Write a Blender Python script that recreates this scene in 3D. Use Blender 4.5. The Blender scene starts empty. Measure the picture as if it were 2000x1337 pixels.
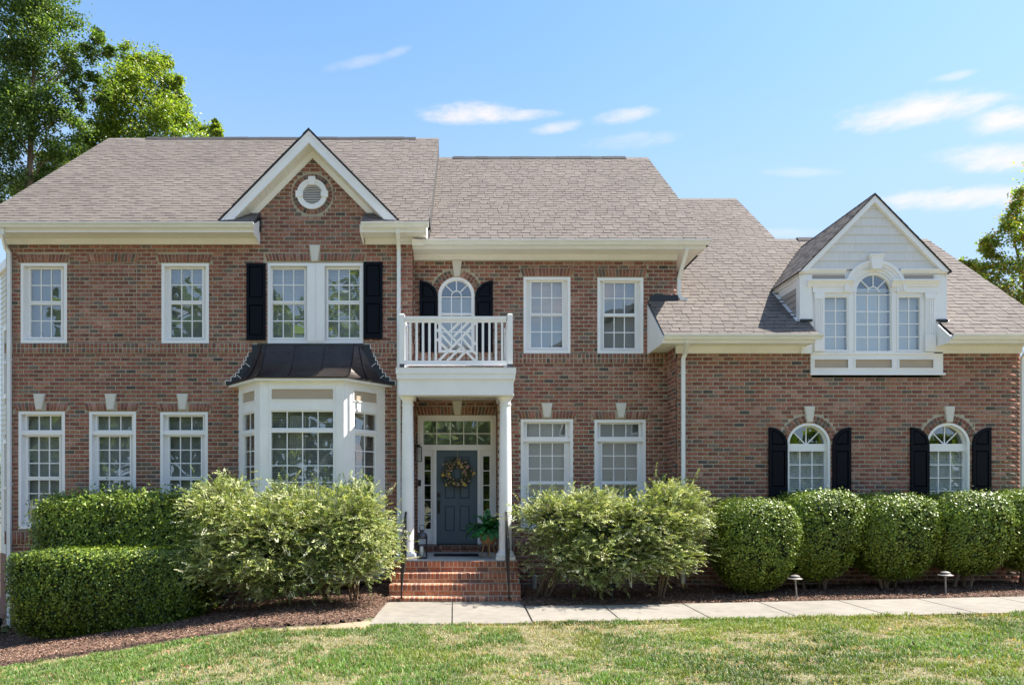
import bpy, bmesh, math, random
import numpy as np
from mathutils import Vector, Matrix

# ------------------------------------------------------------------ camera, sky, sun, exposure
SC = bpy.context.scene
COL = SC.collection
rad = math.radians
EYE = 1.97                    # camera height above the landing, metres
DA = 13.785                   # camera to the main brick wall (that wall is y = 0)
FPX = 1333.33

cam_d = bpy.data.cameras.new("camera")
cam_d.sensor_width = 36.0
cam_d.lens = 24.0
cam_d.shift_x = 0.045
cam_d.shift_y = 0.1443
cam_d.clip_end = 2000
cam = bpy.data.objects.new("camera", cam_d)
cam.location = (0, -DA, EYE)
cam.rotation_euler = (rad(90), 0, 0)
COL.objects.link(cam)
SC.camera = cam

SUN_EL, SUN_AZ = 53.0, 7.0    # azimuth measured from +x towards +y (behind the front wall)
sun_dir = Vector((math.cos(rad(SUN_EL)) * math.cos(rad(SUN_AZ)), math.cos(rad(SUN_EL)) * math.sin(rad(SUN_AZ)), math.sin(rad(SUN_EL))))
sd = bpy.data.lights.new("sun", 'SUN')
sd.energy = 4.1
sd.angle = rad(0.55)
sd.color = (1.0, 0.95, 0.87)
sun = bpy.data.objects.new("sun", sd)
sun.rotation_euler = sun_dir.to_track_quat('Z', 'Y').to_euler()
sun.location = (20, 5, 30)
COL.objects.link(sun)

world = bpy.data.worlds.new("World")
SC.world = world
world.use_nodes = True
wn = world.node_tree
for n in list(wn.nodes):
    wn.nodes.remove(n)
def wnode(t, **k):
    n = wn.nodes.new(t)
    for a, b in k.items():
        setattr(n, a, b)
    return n
def wmath(op, a, b=None, c=None):
    n = wnode('ShaderNodeMath', operation=op)
    for i, s in enumerate((a, b, c)):
        if s is None: continue
        if isinstance(s, (int, float)): n.inputs[i].default_value = s
        else: wn.links.new(s, n.inputs[i])
    return n.outputs[0]
wout = wnode('ShaderNodeOutputWorld')
wbg = wnode('ShaderNodeBackground')
SKY_STRENGTH = 0.11
wbg.inputs['Strength'].default_value = SKY_STRENGTH
sky = wnode('ShaderNodeTexSky', sky_type='NISHITA')
sky.sun_disc = False
sky.sun_elevation = rad(SUN_EL)
sky.sun_rotation = rad(90 - SUN_AZ)
sky.altitude = 100
sky.air_density = 1.0
sky.dust_density = 0.6
sky.ozone_density = 1.6
wtc = wnode('ShaderNodeTexCoord')
wsep = wnode('ShaderNodeSeparateXYZ')
wn.links.new(wtc.outputs['Generated'], wsep.inputs[0])
# fair-weather clouds: small flat banks given by compass bearing and height above the horizon,
# broken up by noise; the rest of the sky carries the same kind of wisps
ysafe = wmath('MAXIMUM', wsep.outputs['Y'], 0.05)
cu = wmath('DIVIDE', wsep.outputs['X'], ysafe)
cv = wmath('DIVIDE', wsep.outputs['Z'], ysafe)
wmap = wnode('ShaderNodeMapping')
wmap.inputs['Scale'].default_value = (9, 9, 26)
wn.links.new(wtc.outputs['Generated'], wmap.inputs[0])
wnoi = wnode('ShaderNodeTexNoise')
wnoi.inputs['Scale'].default_value = 2.8
wnoi.inputs['Detail'].default_value = 10
wnoi.inputs['Roughness'].default_value = 0.64
wn.links.new(wmap.outputs[0], wnoi.inputs['Vector'])
nz = wmath('SUBTRACT', wnoi.outputs['Fac'], 0.5)
CLOUDS = [  # bearing tangent, elevation tangent, half width, half height, tilt, density
    (0.012, 0.552, 0.066, 0.0125, 0.00, 1.0), (0.085, 0.549, 0.045, 0.007, 0.04, .8), (0.132, 0.531, 0.034, 0.0075, 0.15, .7),
    (0.237, 0.548, 0.042, 0.0085, 0.14, .85), (0.245, 0.512, 0.06, 0.009, 0.1, .35), (-0.152, 0.628, 0.045, 0.007, 0.18, .28),
    (-0.105, 0.640, 0.02, 0.006, 0.3, .3), (0.665, 0.556, 0.105, 0.019, 0.14, 1.0), (0.62, 0.546, 0.05, 0.012, 0.1, .8), (0.745, 0.574, 0.06, 0.007, 0.02, .7),
    (0.792, 0.542, 0.055, 0.016, 0.10, 1.0), (0.79, 0.487, 0.088, 0.0155, 0.04, 1.0), (0.72, 0.428, 0.11, 0.0135, 0.05, .95), (0.84, 0.425, 0.08, 0.013, 0.02, .9),
    (0.714, 0.606, 0.03, 0.005, 0.2, .5), (0.49, 0.465, 0.05, 0.006, 0.0, .35), (0.47, 0.377, 0.06, 0.006, 0.0, .3),
]
tot = None
for (u0, v0, a, b, tilt, den) in CLOUDS:
    du = wmath('SUBTRACT', cu, u0)
    dv = wmath('SUBTRACT', wmath('SUBTRACT', cv, v0), wmath('MULTIPLY', du, tilt))
    ex = wmath('DIVIDE', du, a * 1.06)
    # flat undersides: clouds reach less far down than up
    dvn = wmath('DIVIDE', dv, b * 1.22)
    r2 = wmath('ADD', wmath('MULTIPLY', ex, ex), wmath('MULTIPLY', dvn, dvn))
    e = wmath('SUBTRACT', 1.0, r2)
    e = wmath('ADD', e, wmath('MULTIPLY', nz, 3.4))
    m = wnode('ShaderNodeMapRange', interpolation_type='SMOOTHSTEP')
    m.inputs['From Min'].default_value = -0.75
    m.inputs['From Max'].default_value = 1.9
    m.inputs['To Max'].default_value = den
    wn.links.new(e, m.inputs['Value'])
    gate = wmath('LESS_THAN', r2, 5.0)
    c = wmath('MULTIPLY', m.outputs[0], gate)
    tot = c if tot is None else wmath('MAXIMUM', tot, c)
# clouds over the rest of the sky (behind the camera)
behind = wmath('LESS_THAN', wsep.outputs['Y'], 0.2)
wno2 = wnode('ShaderNodeTexNoise')
wno2.inputs['Scale'].default_value = 3.2
wno2.inputs['Detail'].default_value = 6
wmap2 = wnode('ShaderNodeMapping')
wmap2.inputs['Scale'].default_value = (1, 1, 3.2)
wn.links.new(wtc.outputs['Generated'], wmap2.inputs[0])
wn.links.new(wmap2.outputs[0], wno2.inputs['Vector'])
m2 = wnode('ShaderNodeMapRange', interpolation_type='SMOOTHSTEP')
m2.inputs['From Min'].default_value = 0.56
m2.inputs['From Max'].default_value = 0.72
wn.links.new(wno2.outputs['Fac'], m2.inputs['Value'])
tot = wmath('MAXIMUM', tot, wmath('MULTIPLY', m2.outputs[0], behind))
# thin high veil towards the horizon
veil = wnode('ShaderNodeMapRange', interpolation_type='SMOOTHSTEP')
veil.inputs['From Min'].default_value = 0.75
veil.inputs['From Max'].default_value = 0.2
veil.inputs['To Max'].default_value = 0.88
wn.links.new(wsep.outputs['Z'], veil.inputs['Value'])
hsv = wnode('ShaderNodeHueSaturation')
hsv.inputs['Saturation'].default_value = 1.12
hsv.inputs['Value'].default_value = 0.9
hsv.inputs['Hue'].default_value = 0.496
wn.links.new(sky.outputs[0], hsv.inputs['Color'])
mixv = wnode('ShaderNodeMix', data_type='RGBA')
low = wnode('ShaderNodeMapRange', interpolation_type='SMOOTHSTEP')
low.inputs['From Min'].default_value = 0.60
low.inputs['From Max'].default_value = 0.34
wn.links.new(wsep.outputs['Z'], low.inputs['Value'])
mixl = wnode('ShaderNodeMix', data_type='RGBA')
mixl.inputs['A'].default_value = (1.02, 1.88, 3.05, 1)
mixl.inputs['B'].default_value = (1.62, 2.22, 3.05, 1)
wn.links.new(low.outputs[0], mixl.inputs['Factor'])
wn.links.new(mixl.outputs['Result'], mixv.inputs['B'])
wn.links.new(veil.outputs[0], mixv.inputs['Factor'])
wn.links.new(hsv.outputs[0], mixv.inputs['A'])
mixc = wnode('ShaderNodeMix', data_type='RGBA')
mixc.inputs['B'].default_value = (3.35, 3.08, 3.22, 1)
wn.links.new(wmath('MULTIPLY', tot, 0.92), mixc.inputs['Factor'])
wn.links.new(mixv.outputs['Result'], mixc.inputs['A'])
wn.links.new(mixc.outputs['Result'], wbg.inputs['Color'])
wn.links.new(wbg.outputs[0], wout.inputs['Surface'])

SC.view_settings.view_transform = 'Standard'
SC.view_settings.look = 'None'
SC.view_settings.exposure = 1.62
SC.view_settings.gamma = 1
SC.view_settings.use_curve_mapping = False
SC.render.engine = 'CYCLES'
SC.cycles.max_bounces = 8
SC.cycles.diffuse_bounces = 4
SC.cycles.glossy_bounces = 4
SC.cycles.transparent_max_bounces = 16
SC.cycles.sample_clamp_indirect = 6
SC.cycles.use_denoising = True

R = random.Random(11)
NR = np.random.default_rng(5)

# ------------------------------------------------------------------ measurements -> metres
def X(px, d): return (px - 910) * d / FPX          # photo column at distance d
def Z(py, d): return EYE - (py - 957) * d / FPX    # photo row at distance d
YA, YB, YC = 0.0, 0.382, -0.302                    # the three brick fronts
dA, dB, dC = DA + YA, DA + YB, DA + YC

def vnoise(x, y, s, seed=0):
    x = np.asarray(x, float) / s + seed * 17.31; y = np.asarray(y, float) / s + seed * 5.77
    xi = np.floor(x).astype(np.int64); yi = np.floor(y).astype(np.int64)
    fx = x - xi; fy = y - yi
    fx = fx * fx * (3 - 2 * fx); fy = fy * fy * (3 - 2 * fy)
    def h(a, b):
        n = (a * 374761393 + b * 668265263 + seed * 1442695) & 0xffffffff
        n = ((n ^ (n >> 13)) * 1274126177) & 0xffffffff
        return ((n ^ (n >> 16)) & 0xffff) / 65535.0
    return (h(xi, yi) * (1 - fx) + h(xi + 1, yi) * fx) * (1 - fy) + (h(xi, yi + 1) * (1 - fx) + h(xi + 1, yi + 1) * fx) * fy

def gz(x, y):
    """height of the ground: level by the steps, falling away at the left, rising gently to the right"""
    x = np.asarray(x, float); y = np.asarray(y, float)
    t = np.clip(-(x + 2.6), 0, None)
    left = -0.155 * t * t / (t + 0.6)
    left = np.maximum(left, -1.6)
    t2 = np.clip(x - 1.6, 0, None)
    right = 0.0215 * t2 * t2 / (t2 + 0.6)
    right = np.minimum(right, 0.5)
    return left + right

# ------------------------------------------------------------------ materials
def mat(name, base=(.5, .5, .5), rough=.6, metal=0, attr=False, noise=None, bump=None, spec=None, nvar=.15, stretch=None, transl=0, broad=None):
    m = bpy.data.materials.new(name)
    m.use_nodes = True
    nt = m.node_tree
    b = nt.nodes['Principled BSDF']
    b.inputs['Base Color'].default_value = (*base, 1)
    b.inputs['Roughness'].default_value = rough
    b.inputs['Metallic'].default_value = metal
    if spec is not None: b.inputs['Specular IOR Level'].default_value = spec
    src = None
    if attr:
        a = nt.nodes.new('ShaderNodeAttribute'); a.attribute_name = 'Col'
        src = a.outputs['Color']
    geo = nt.nodes.new('ShaderNodeNewGeometry')
    vec = geo.outputs['Position']
    if stretch:
        mp = nt.nodes.new('ShaderNodeMapping'); mp.inputs['Scale'].default_value = stretch
        nt.links.new(vec, mp.inputs[0]); vec = mp.outputs[0]
    if noise:
        n = nt.nodes.new('ShaderNodeTexNoise'); n.inputs['Scale'].default_value = noise
        n.inputs['Detail'].default_value = 5; n.inputs['Roughness'].default_value = .62
        nt.links.new(vec, n.inputs['Vector'])
        mr = nt.nodes.new('ShaderNodeMapRange')
        mr.inputs['From Min'].default_value = .25; mr.inputs['From Max'].default_value = .75
        mr.inputs['To Min'].default_value = 1 - nvar; mr.inputs['To Max'].default_value = 1 + nvar
        nt.links.new(n.outputs['Fac'], mr.inputs['Value'])
        mx = nt.nodes.new('ShaderNodeVectorMath'); mx.operation = 'SCALE'
        if src is not None: nt.links.new(src, mx.inputs[0])
        else: mx.inputs[0].default_value = base
        nt.links.new(mr.outputs[0], mx.inputs['Scale'])
        src = mx.outputs[0]
    if broad and src is not None:      # slow change of tone over metres: weathering, batches
        n = nt.nodes.new('ShaderNodeTexNoise'); n.inputs['Scale'].default_value = broad[0]
        n.inputs['Detail'].default_value = 3
        nt.links.new(geo.outputs['Position'], n.inputs['Vector'])
        mr = nt.nodes.new('ShaderNodeMapRange')
        mr.inputs['From Min'].default_value = .3; mr.inputs['From Max'].default_value = .7
        mr.inputs['To Min'].default_value = 1 - broad[1]; mr.inputs['To Max'].default_value = 1 + broad[1]
        nt.links.new(n.outputs['Fac'], mr.inputs['Value'])
        mx = nt.nodes.new('ShaderNodeVectorMath'); mx.operation = 'SCALE'
        nt.links.new(src, mx.inputs[0]); nt.links.new(mr.outputs[0], mx.inputs['Scale'])
        src = mx.outputs[0]
    if src is not None: nt.links.new(src, b.inputs['Base Color'])
    if bump:
        n2 = nt.nodes.new('ShaderNodeTexNoise'); n2.inputs['Scale'].default_value = bump[0]
        n2.inputs['Detail'].default_value = 4
        nt.links.new(vec, n2.inputs['Vector'])
        bp = nt.nodes.new('ShaderNodeBump'); bp.inputs['Strength'].default_value = bump[1]
        bp.inputs['Distance'].default_value = bump[2] if len(bump) > 2 else .01
        nt.links.new(n2.outputs['Fac'], bp.inputs['Height'])
        nt.links.new(bp.outputs[0], b.inputs['Normal'])
    if transl:
        out = nt.nodes['Material Output']
        tr = nt.nodes.new('ShaderNodeBsdfTranslucent')
        mm = nt.nodes.new('ShaderNodeVectorMath'); mm.operation = 'MULTIPLY'
        mm.inputs[1].default_value = (1.5, 1.5, .45)
        if src is not None: nt.links.new(src, mm.inputs[0])
        else: mm.inputs[0].default_value = base
        nt.links.new(mm.outputs[0], tr.inputs['Color'])
        ms = nt.nodes.new('ShaderNodeMixShader'); ms.inputs[0].default_value = transl
        nt.links.new(b.outputs[0], ms.inputs[1]); nt.links.new(tr.outputs[0], ms.inputs[2])
        nt.links.new(ms.outputs[0], out.inputs['Surface'])
    return m

M = {}
M['brick'] = mat('brick_clay', attr=True, rough=.85, noise=19, nvar=.48, broad=(.7, .10), bump=(120, .5, .004))
M['mortar'] = mat('mortar', (.42, .365, .275), .95, noise=9, nvar=.16, broad=(.9, .12), bump=(160, .5, .003))
M['white'] = mat('white_trim_paint', (.87, .848, .832), .45, noise=3, nvar=.04, broad=(1.1, .045))
M['vinyl'] = mat('white_window_vinyl', (.87, .855, .845), .35, noise=3, nvar=.02)
M['gutter'] = mat('gutter_aluminium', (.80, .80, .79), .35, noise=4, nvar=.06)
M['soffit'] = mat('soffit_vinyl', (.83, .81, .75), .5)
M['tan'] = mat('tan_panel_paint', (.45, .355, .26), .6, noise=5, nvar=.05)
M['stone'] = mat('cast_stone', (.66, .62, .55), .8, noise=30, nvar=.06, bump=(200, .2, .002))
M['shutter'] = mat('black_shutter_vinyl', (.004, .0055, .010), .5, spec=.12, bump=(90, .15, .002), stretch=(6, 6, .6))
M['shingle'] = mat('asphalt_shingle', attr=True, rough=.95, noise=40, nvar=.2, broad=(.45, .09), bump=(400, .5, .003))
M['deck'] = mat('roof_felt', (.05, .047, .045), .95)
M['ridge'] = mat('ridge_vent', (.035, .033, .034), .9)
M['flash'] = mat('black_flashing', (.018, .02, .026), .45)
M['copper'] = mat('dark_bronze_roof_metal', (.06, .048, .043), .36, metal=.55, noise=5, nvar=.3, bump=(6, .08, .02))
M['caulk'] = mat('white_caulk', (.75, .74, .7), .7)
M['concrete'] = mat('concrete', (.245, .219, .182), .9, noise=5, nvar=.17, broad=(.8, .10), bump=(150, .3, .003))
M['porch'] = mat('porch_concrete', (.42, .41, .39), .85, noise=6, nvar=.08)
M['door'] = mat('slate_blue_door_paint', (.066, .103, .138), .4, noise=2, nvar=.04)
M['iron'] = mat('black_wrought_iron', (.012, .012, .013), .4, bump=(80, .2, .002))
M['blind'] = mat('blind_slat', (.36, .365, .35), .5)
M['blind1'] = mat('blind_slat_pale', (.45, .45, .425), .5)
M['blind2'] = mat('blind_slat_dim', (.28, .285, .275), .5)
M['blindw'] = mat('white_blind_slat', (.86, .86, .84), .5)
M['curtain'] = mat('curtain_cloth', (.5, .48, .44), .9)
M['dark'] = mat('dark_interior', (.03, .03, .03), .9)
M['siding'] = mat('cream_siding', (.70, .67, .60), .55, noise=4, nvar=.05)
M['shake'] = mat('pale_shake_siding', attr=True, rough=.6, noise=20, nvar=.05, stretch=(6, 1, .5))
M['taupe'] = mat('taupe_siding', (.40, .345, .31), .6)
M['leafy'] = mat('glossy_leaf', attr=True, rough=.38, transl=.12, spec=.4)
M['leafm'] = mat('matt_leaf', attr=True, rough=.5, transl=.2)
M['treeleaf'] = mat('tree_leaf', attr=True, rough=.36, transl=.5)
M['bark'] = mat('bark', (.16, .115, .08), .95, noise=14, nvar=.35, bump=(40, .8, .02), stretch=(1, 1, .25))
M['stem'] = mat('shrub_stem', (.20, .135, .085), .9, noise=20, nvar=.3)
M['chip'] = mat('wood_chip', attr=True, rough=.9)
M['mulch'] = mat('mulch_soil', (.11, .065, .045), .95, noise=60, nvar=.5, bump=(90, 1., .02))
M['soil'] = mat('bare_soil', (.34, .245, .16), .95, noise=14, nvar=.25, bump=(60, .6, .01))
M['grass'] = mat('grass_blade', attr=True, rough=.55, transl=.3)
M['candle'] = mat('candle_wax', (.8, .77, .68), .5)
M['lanternm'] = mat('lantern_metal', (.03, .03, .032), .38, metal=.4)
M['zinc'] = mat('grey_lantern_cap', (.10, .10, .105), .35, metal=.6)
M['wicker'] = mat('wicker_pot', (.34, .19, .09), .75, bump=(70, .8, .01), noise=30, nvar=.3, stretch=(1, 1, 2.5))
M['wood'] = mat('pale_wood', (.36, .22, .11), .6, noise=12, nvar=.2, stretch=(1, 1, .2))
M['rubber'] = mat('black_coir_mat', (.012, .012, .012), .95, bump=(200, .8, .01))
M['bronze'] = mat('weathered_bronze', (.27, .25, .23), .45, metal=.3)
M['plastic'] = mat('black_plastic', (.015, .015, .016), .4)
M['pvc'] = mat('grey_pipe', (.45, .45, .43), .5)
M['twig'] = mat('wreath_twig', (.13, .08, .045), .9)
M['petal'] = mat('petal', attr=True, rough=.7, transl=.2)

def glass_mat():
    m = bpy.data.materials.new('window_glass')
    m.use_nodes = True
    nt = m.node_tree
    for n in list(nt.nodes): nt.nodes.remove(n)
    out = nt.nodes.new('ShaderNodeOutputMaterial')
    tr = nt.nodes.new('ShaderNodeBsdfTransparent'); tr.inputs[0].default_value = (.93, .95, .95, 1)
    gl = nt.nodes.new('ShaderNodeBsdfGlossy'); gl.inputs['Roughness'].default_value = 0.0
    gl.inputs['Color'].default_value = (.95, .97, 1, 1)
    fr = nt.nodes.new('ShaderNodeFresnel'); fr.inputs['IOR'].default_value = 2.75
    geo = nt.nodes.new('ShaderNodeNewGeometry')
    no = nt.nodes.new('ShaderNodeTexNoise'); no.inputs['Scale'].default_value = 1.7; no.inputs['Detail'].default_value = 1
    nt.links.new(geo.outputs['Position'], no.inputs['Vector'])
    bp = nt.nodes.new('ShaderNodeBump'); bp.inputs['Strength'].default_value = .16; bp.inputs['Distance'].default_value = .03
    nt.links.new(no.outputs['Fac'], bp.inputs['Height'])
    nt.links.new(bp.outputs[0], gl.inputs['Normal'])
    mx = nt.nodes.new('ShaderNodeMixShader')
    inv = nt.nodes.new('ShaderNodeMath'); inv.operation = 'SUBTRACT'; inv.inputs[0].default_value = 1
    nt.links.new(geo.outputs['Backfacing'], inv.inputs[1])
    mu = nt.nodes.new('ShaderNodeMath'); mu.operation = 'MULTIPLY'
    nt.links.new(fr.outputs[0], mu.inputs[0]); nt.links.new(inv.outputs[0], mu.inputs[1])
    nt.links.new(mu.outputs[0], mx.inputs[0])
    nt.links.new(tr.outputs[0], mx.inputs[1]); nt.links.new(gl.outputs[0], mx.inputs[2])
    nt.links.new(mx.outputs[0], out.inputs['Surface'])
    return m
M['glass'] = glass_mat()

# ------------------------------------------------------------------ object helpers
def tag(o, label=None, cat=None, group=None, kind=None):
    if label: o['label'] = label
    if cat: o['category'] = cat
    if group: o['group'] = group
    if kind: o['kind'] = kind
    return o

def world_loc(o):
    v = Vector(o.location)
    while o.parent:
        v = o.matrix_parent_inverse @ v
        o = o.parent
        v = v + Vector(o.location)
    return v

def link(o, parent=None):
    COL.objects.link(o)
    if parent is not None:
        o.parent = parent
        o.matrix_parent_inverse = Matrix.Translation(-world_loc(parent))
    return o

def thing(name, loc, label, cat, group=None):
    o = bpy.data.objects.new(name, None)
    o.empty_display_size = .2
    o.location = loc
    COL.objects.link(o)
    return tag(o, label, cat, group)

class MB:
    """collects simple solids and links them as one mesh object"""
    def __init__(s): s.v = []; s.f = []; s.c = []; s.col = None
    def face(s, pts):
        n = len(s.v); s.v += [tuple(p) for p in pts]; s.f.append(tuple(range(n, n + len(pts)))); s.c.append(s.col); return s
    def poly(s, verts, faces):
        n = len(s.v); s.v += [tuple(p) for p in verts]
        for f in faces: s.f.append(tuple(n + i for i in f)); s.c.append(s.col)
        return s
    def hexa(s, p):   # p0..p3 one end (loop), p4..p7 the other
        return s.poly(p, [(0, 3, 2, 1), (4, 5, 6, 7), (0, 1, 5, 4), (1, 2, 6, 5), (2, 3, 7, 6), (3, 0, 4, 7)])
    def box(s, x0, x1, y0, y1, z0, z1):
        if x0 > x1: x0, x1 = x1, x0
        if y0 > y1: y0, y1 = y1, y0
        if z0 > z1: z0, z1 = z1, z0
        return s.hexa([(x0, y0, z0), (x1, y0, z0), (x1, y1, z0), (x0, y1, z0), (x0, y0, z1), (x1, y0, z1), (x1, y1, z1), (x0, y1, z1)])
    def prism(s, a, b):   # two matching loops
        n = len(a)
        return s.poly(list(a) + list(b), [tuple(range(n - 1, -1, -1)), tuple(range(n, 2 * n))] + [(i, (i + 1) % n, n + (i + 1) % n, n + i) for i in range(n)])
    def prism_y(s, xz, y0, y1): return s.prism([(x, y0, z) for x, z in xz], [(x, y1, z) for x, z in xz])
    def prism_x(s, yz, x0, x1): return s.prism([(x0, y, z) for y, z in yz], [(x1, y, z) for y, z in yz])
    def prism_z(s, xy, z0, z1): return s.prism([(x, y, z0) for x, y in xy], [(x, y, z1) for x, y in xy])
    def frame(s, x0, x1, z0, z1, w, y0, y1, wb=None, wt=None):
        wb = w if wb is None else wb; wt = w if wt is None else wt
        s.box(x0, x0 + w, y0, y1, z0, z1); s.box(x1 - w, x1, y0, y1, z0, z1)
        s.box(x0 + w, x1 - w, y0, y1, z0, z0 + wb); s.box(x0 + w, x1 - w, y0, y1, z1 - wt, z1)
        return s
    def bar(s, p0, p1, w, t, up=(0, 0, 1)):
        p0 = Vector(p0); p1 = Vector(p1); d = (p1 - p0).normalized()
        side = d.cross(Vector(up))
        if side.length < 1e-5: side = d.cross(Vector((1, 0, 0)))
        side.normalize(); u = side.cross(d).normalized()
        a = side * w / 2; b = u * t / 2
        return s.hexa([p0 - a - b, p0 + a - b, p0 + a + b, p0 - a + b, p1 - a - b, p1 + a - b, p1 + a + b, p1 - a + b])
    def tube(s, pts, r, n=8):
        pts = [Vector(p) for p in pts]
        rs = r if isinstance(r, (list, tuple)) else [r] * len(pts)
        rings = []; up = Vector((.13, .31, 1)).normalized()
        for i, p in enumerate(pts):
            d = (pts[min(i + 1, len(pts) - 1)] - pts[max(i - 1, 0)]).normalized()
            a = d.cross(up)
            if a.length < 1e-3: a = d.cross(Vector((1, 0, 0)))
            a.normalize(); b = d.cross(a)
            rings.append([p + (a * math.cos(2 * math.pi * k / n) + b * math.sin(2 * math.pi * k / n)) * rs[i] for k in range(n)])
        vs = [q for rg in rings for q in rg]; fs = []
        for i in range(len(pts) - 1):
            for k in range(n):
                fs.append((i * n + k, i * n + (k + 1) % n, (i + 1) * n + (k + 1) % n, (i + 1) * n + k))
        fs.append(tuple(range(n - 1, -1, -1))); fs.append(tuple((len(pts) - 1) * n + k for k in range(n)))
        return s.poly(vs, fs)
    def lathe(s, prof, cx, cy, n=20):
        vs = []; fs = []
        for r, z in prof:
            vs += [(cx + r * math.cos(2 * math.pi * k / n), cy + r * math.sin(2 * math.pi * k / n), z) for k in range(n)]
        for i in range(len(prof) - 1):
            for k in range(n):
                fs.append((i * n + k, i * n + (k + 1) % n, (i + 1) * n + (k + 1) % n, (i + 1) * n + k))
        fs.append(tuple(range(n - 1, -1, -1))); fs.append(tuple((len(prof) - 1) * n + k for k in range(n)))
        return s.poly(vs, fs)
    def arc(s, cx, cz, r0, r1, a0, a1, n, y0, y1):   # ring sector in the xz plane, angles in degrees
        for i in range(n):
            t0 = rad(a0 + (a1 - a0) * i / n); t1 = rad(a0 + (a1 - a0) * (i + 1) / n)
            q = [(cx + r0 * math.cos(t0), cz + r0 * math.sin(t0)), (cx + r1 * math.cos(t0), cz + r1 * math.sin(t0)),
                 (cx + r1 * math.cos(t1), cz + r1 * math.sin(t1)), (cx + r0 * math.cos(t1), cz + r0 * math.sin(t1))]
            s.prism_y(q, y0, y1)
        return s
    def mesh(s, name, material, smooth=False, recalc=True):
        me = bpy.data.meshes.new(name)
        me.from_pydata(s.v, [], s.f)
        if recalc:
            bm = bmesh.new(); bm.from_mesh(me)
            bmesh.ops.recalc_face_normals(bm, faces=bm.faces)
            bm.to_mesh(me); bm.free()
        if any(c is not None for c in s.c):
            at = me.color_attributes.new('Col', 'FLOAT_COLOR', 'CORNER')
            arr = np.ones((len(me.loops), 4), np.float32)
            k = 0
            for f, c in zip(s.f, s.c):
                if c is not None: arr[k:k + len(f), :3] = c
                k += len(f)
            at.data.foreach_set('color', arr.ravel())
        if smooth:
            me.polygons.foreach_set('use_smooth', [True] * len(me.polygons))
        me.materials.append(material)
        return me
    def build(s, name, material, parent=None, smooth=False, kind=None, recalc=True):
        o = bpy.data.objects.new(name, s.mesh(name, material, smooth, recalc))
        link(o, parent)
        if kind: o['kind'] = kind
        return o

def np_mesh(name, verts, faces, cols, material, parent=None, kind=None, smooth=False):
    """verts (n,3); faces (m,k) all same size; cols (n,3) per vertex"""
    me = bpy.data.meshes.new(name)
    nv, (nf, k) = len(verts), faces.shape
    me.vertices.add(nv); me.vertices.foreach_set('co', np.ascontiguousarray(verts, np.float32).ravel())
    me.loops.add(nf * k); me.loops.foreach_set('vertex_index', np.ascontiguousarray(faces, np.int32).ravel())
    me.polygons.add(nf)
    me.polygons.foreach_set('loop_start', np.arange(0, nf * k, k, dtype=np.int32))
    me.polygons.foreach_set('loop_total', np.full(nf, k, np.int32))
    if smooth: me.polygons.foreach_set('use_smooth', np.ones(nf, bool))
    me.update(calc_edges=True)
    if cols is not None:
        at = me.color_attributes.new('Col', 'FLOAT_COLOR', 'POINT')
        c4 = np.ones((nv, 4), np.float32); c4[:, :3] = cols
        at.data.foreach_set('color', c4.ravel())
    me.materials.append(material)
    o = bpy.data.objects.new(name, me)
    link(o, parent)
    if kind: o['kind'] = kind
    return o

def unit(a):
    return a / np.maximum(np.linalg.norm(a, axis=1, keepdims=True), 1e-9)

def leaves(name, pos, nrm, length, width, cols, material, parent=None, kind=None, tdir=None, jit=.8):
    """one folded diamond leaf per point"""
    n = len(pos)
    nn = unit(nrm + NR.normal(0, jit, (n, 3)))
    t = NR.normal(0, 1, (n, 3)) if tdir is None else tdir + NR.normal(0, .35, (n, 3))
    t = unit(t - nn * np.sum(t * nn, axis=1, keepdims=True))
    b = np.cross(nn, t)
    L = (length * NR.uniform(.7, 1.25, n))[:, None]; W = (width * NR.uniform(.75, 1.2, n))[:, None]
    v = np.empty((n, 4, 3))
    v[:, 0] = pos - t * L * .5
    v[:, 1] = pos + b * W * .5 + nn * W * .16 - t * L * .04
    v[:, 2] = pos + t * L * .5
    v[:, 3] = pos - b * W * .5 + nn * W * .16 - t * L * .04
    base = np.arange(n)[:, None] * 4
    f = np.concatenate([base + np.array([[0, 1, 2]]), base + np.array([[0, 2, 3]])], axis=0)
    return np_mesh(name, v.reshape(-1, 3), f, np.repeat(cols, 4, axis=0), material, parent, kind)

def palette(n, cols, w=None, jit=.12):
    cols = np.array(cols); w = None if w is None else np.array(w) / sum(w)
    c = cols[NR.choice(len(cols), n, p=w)]
    return np.clip(c * NR.uniform(1 - jit, 1 + jit, (n, 1)) * NR.uniform(1 - jit * .4, 1 + jit * .4, (n, 3)), 0, 1)

# ------------------------------------------------------------------ the ground
def poly_inside(px, py, poly):
    inside = np.zeros(np.shape(px), bool)
    n = len(poly)
    for i in range(n):
        x0, y0 = poly[i]; x1, y1 = poly[(i + 1) % n]
        c = ((y0 > py) != (y1 > py)) & (px < (x1 - x0) * (py - y0) / (y1 - y0 + 1e-12) + x0)
        inside ^= c
    return inside

LAND = [(-1.41, -1.72), (0.98, -1.72), (1.05, -2.12), (1.05, -3.60), (-1.42, -3.72)]     # landing at the foot of the steps
WALK_X0, WALK_X1, WALK_Y0, WALK_Y1 = 1.05, 14.0, -3.50, -2.12
BED_LEFT = [(-14, -3.50), (-8.2, -3.75), (-6.2, -4.08), (-4.9, -4.18), (-3.7, -4.05), (-2.7, -4.0), (-2.0, -3.80), (-1.42, -3.45), (-1.30, -1.6), (-1.30, 0.6), (-14, 0.6)]
BED_RIGHT = [(0.95, 0.6), (0.95, -2.1), (14.0, -2.1), (14.0, 0.6)]

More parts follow.
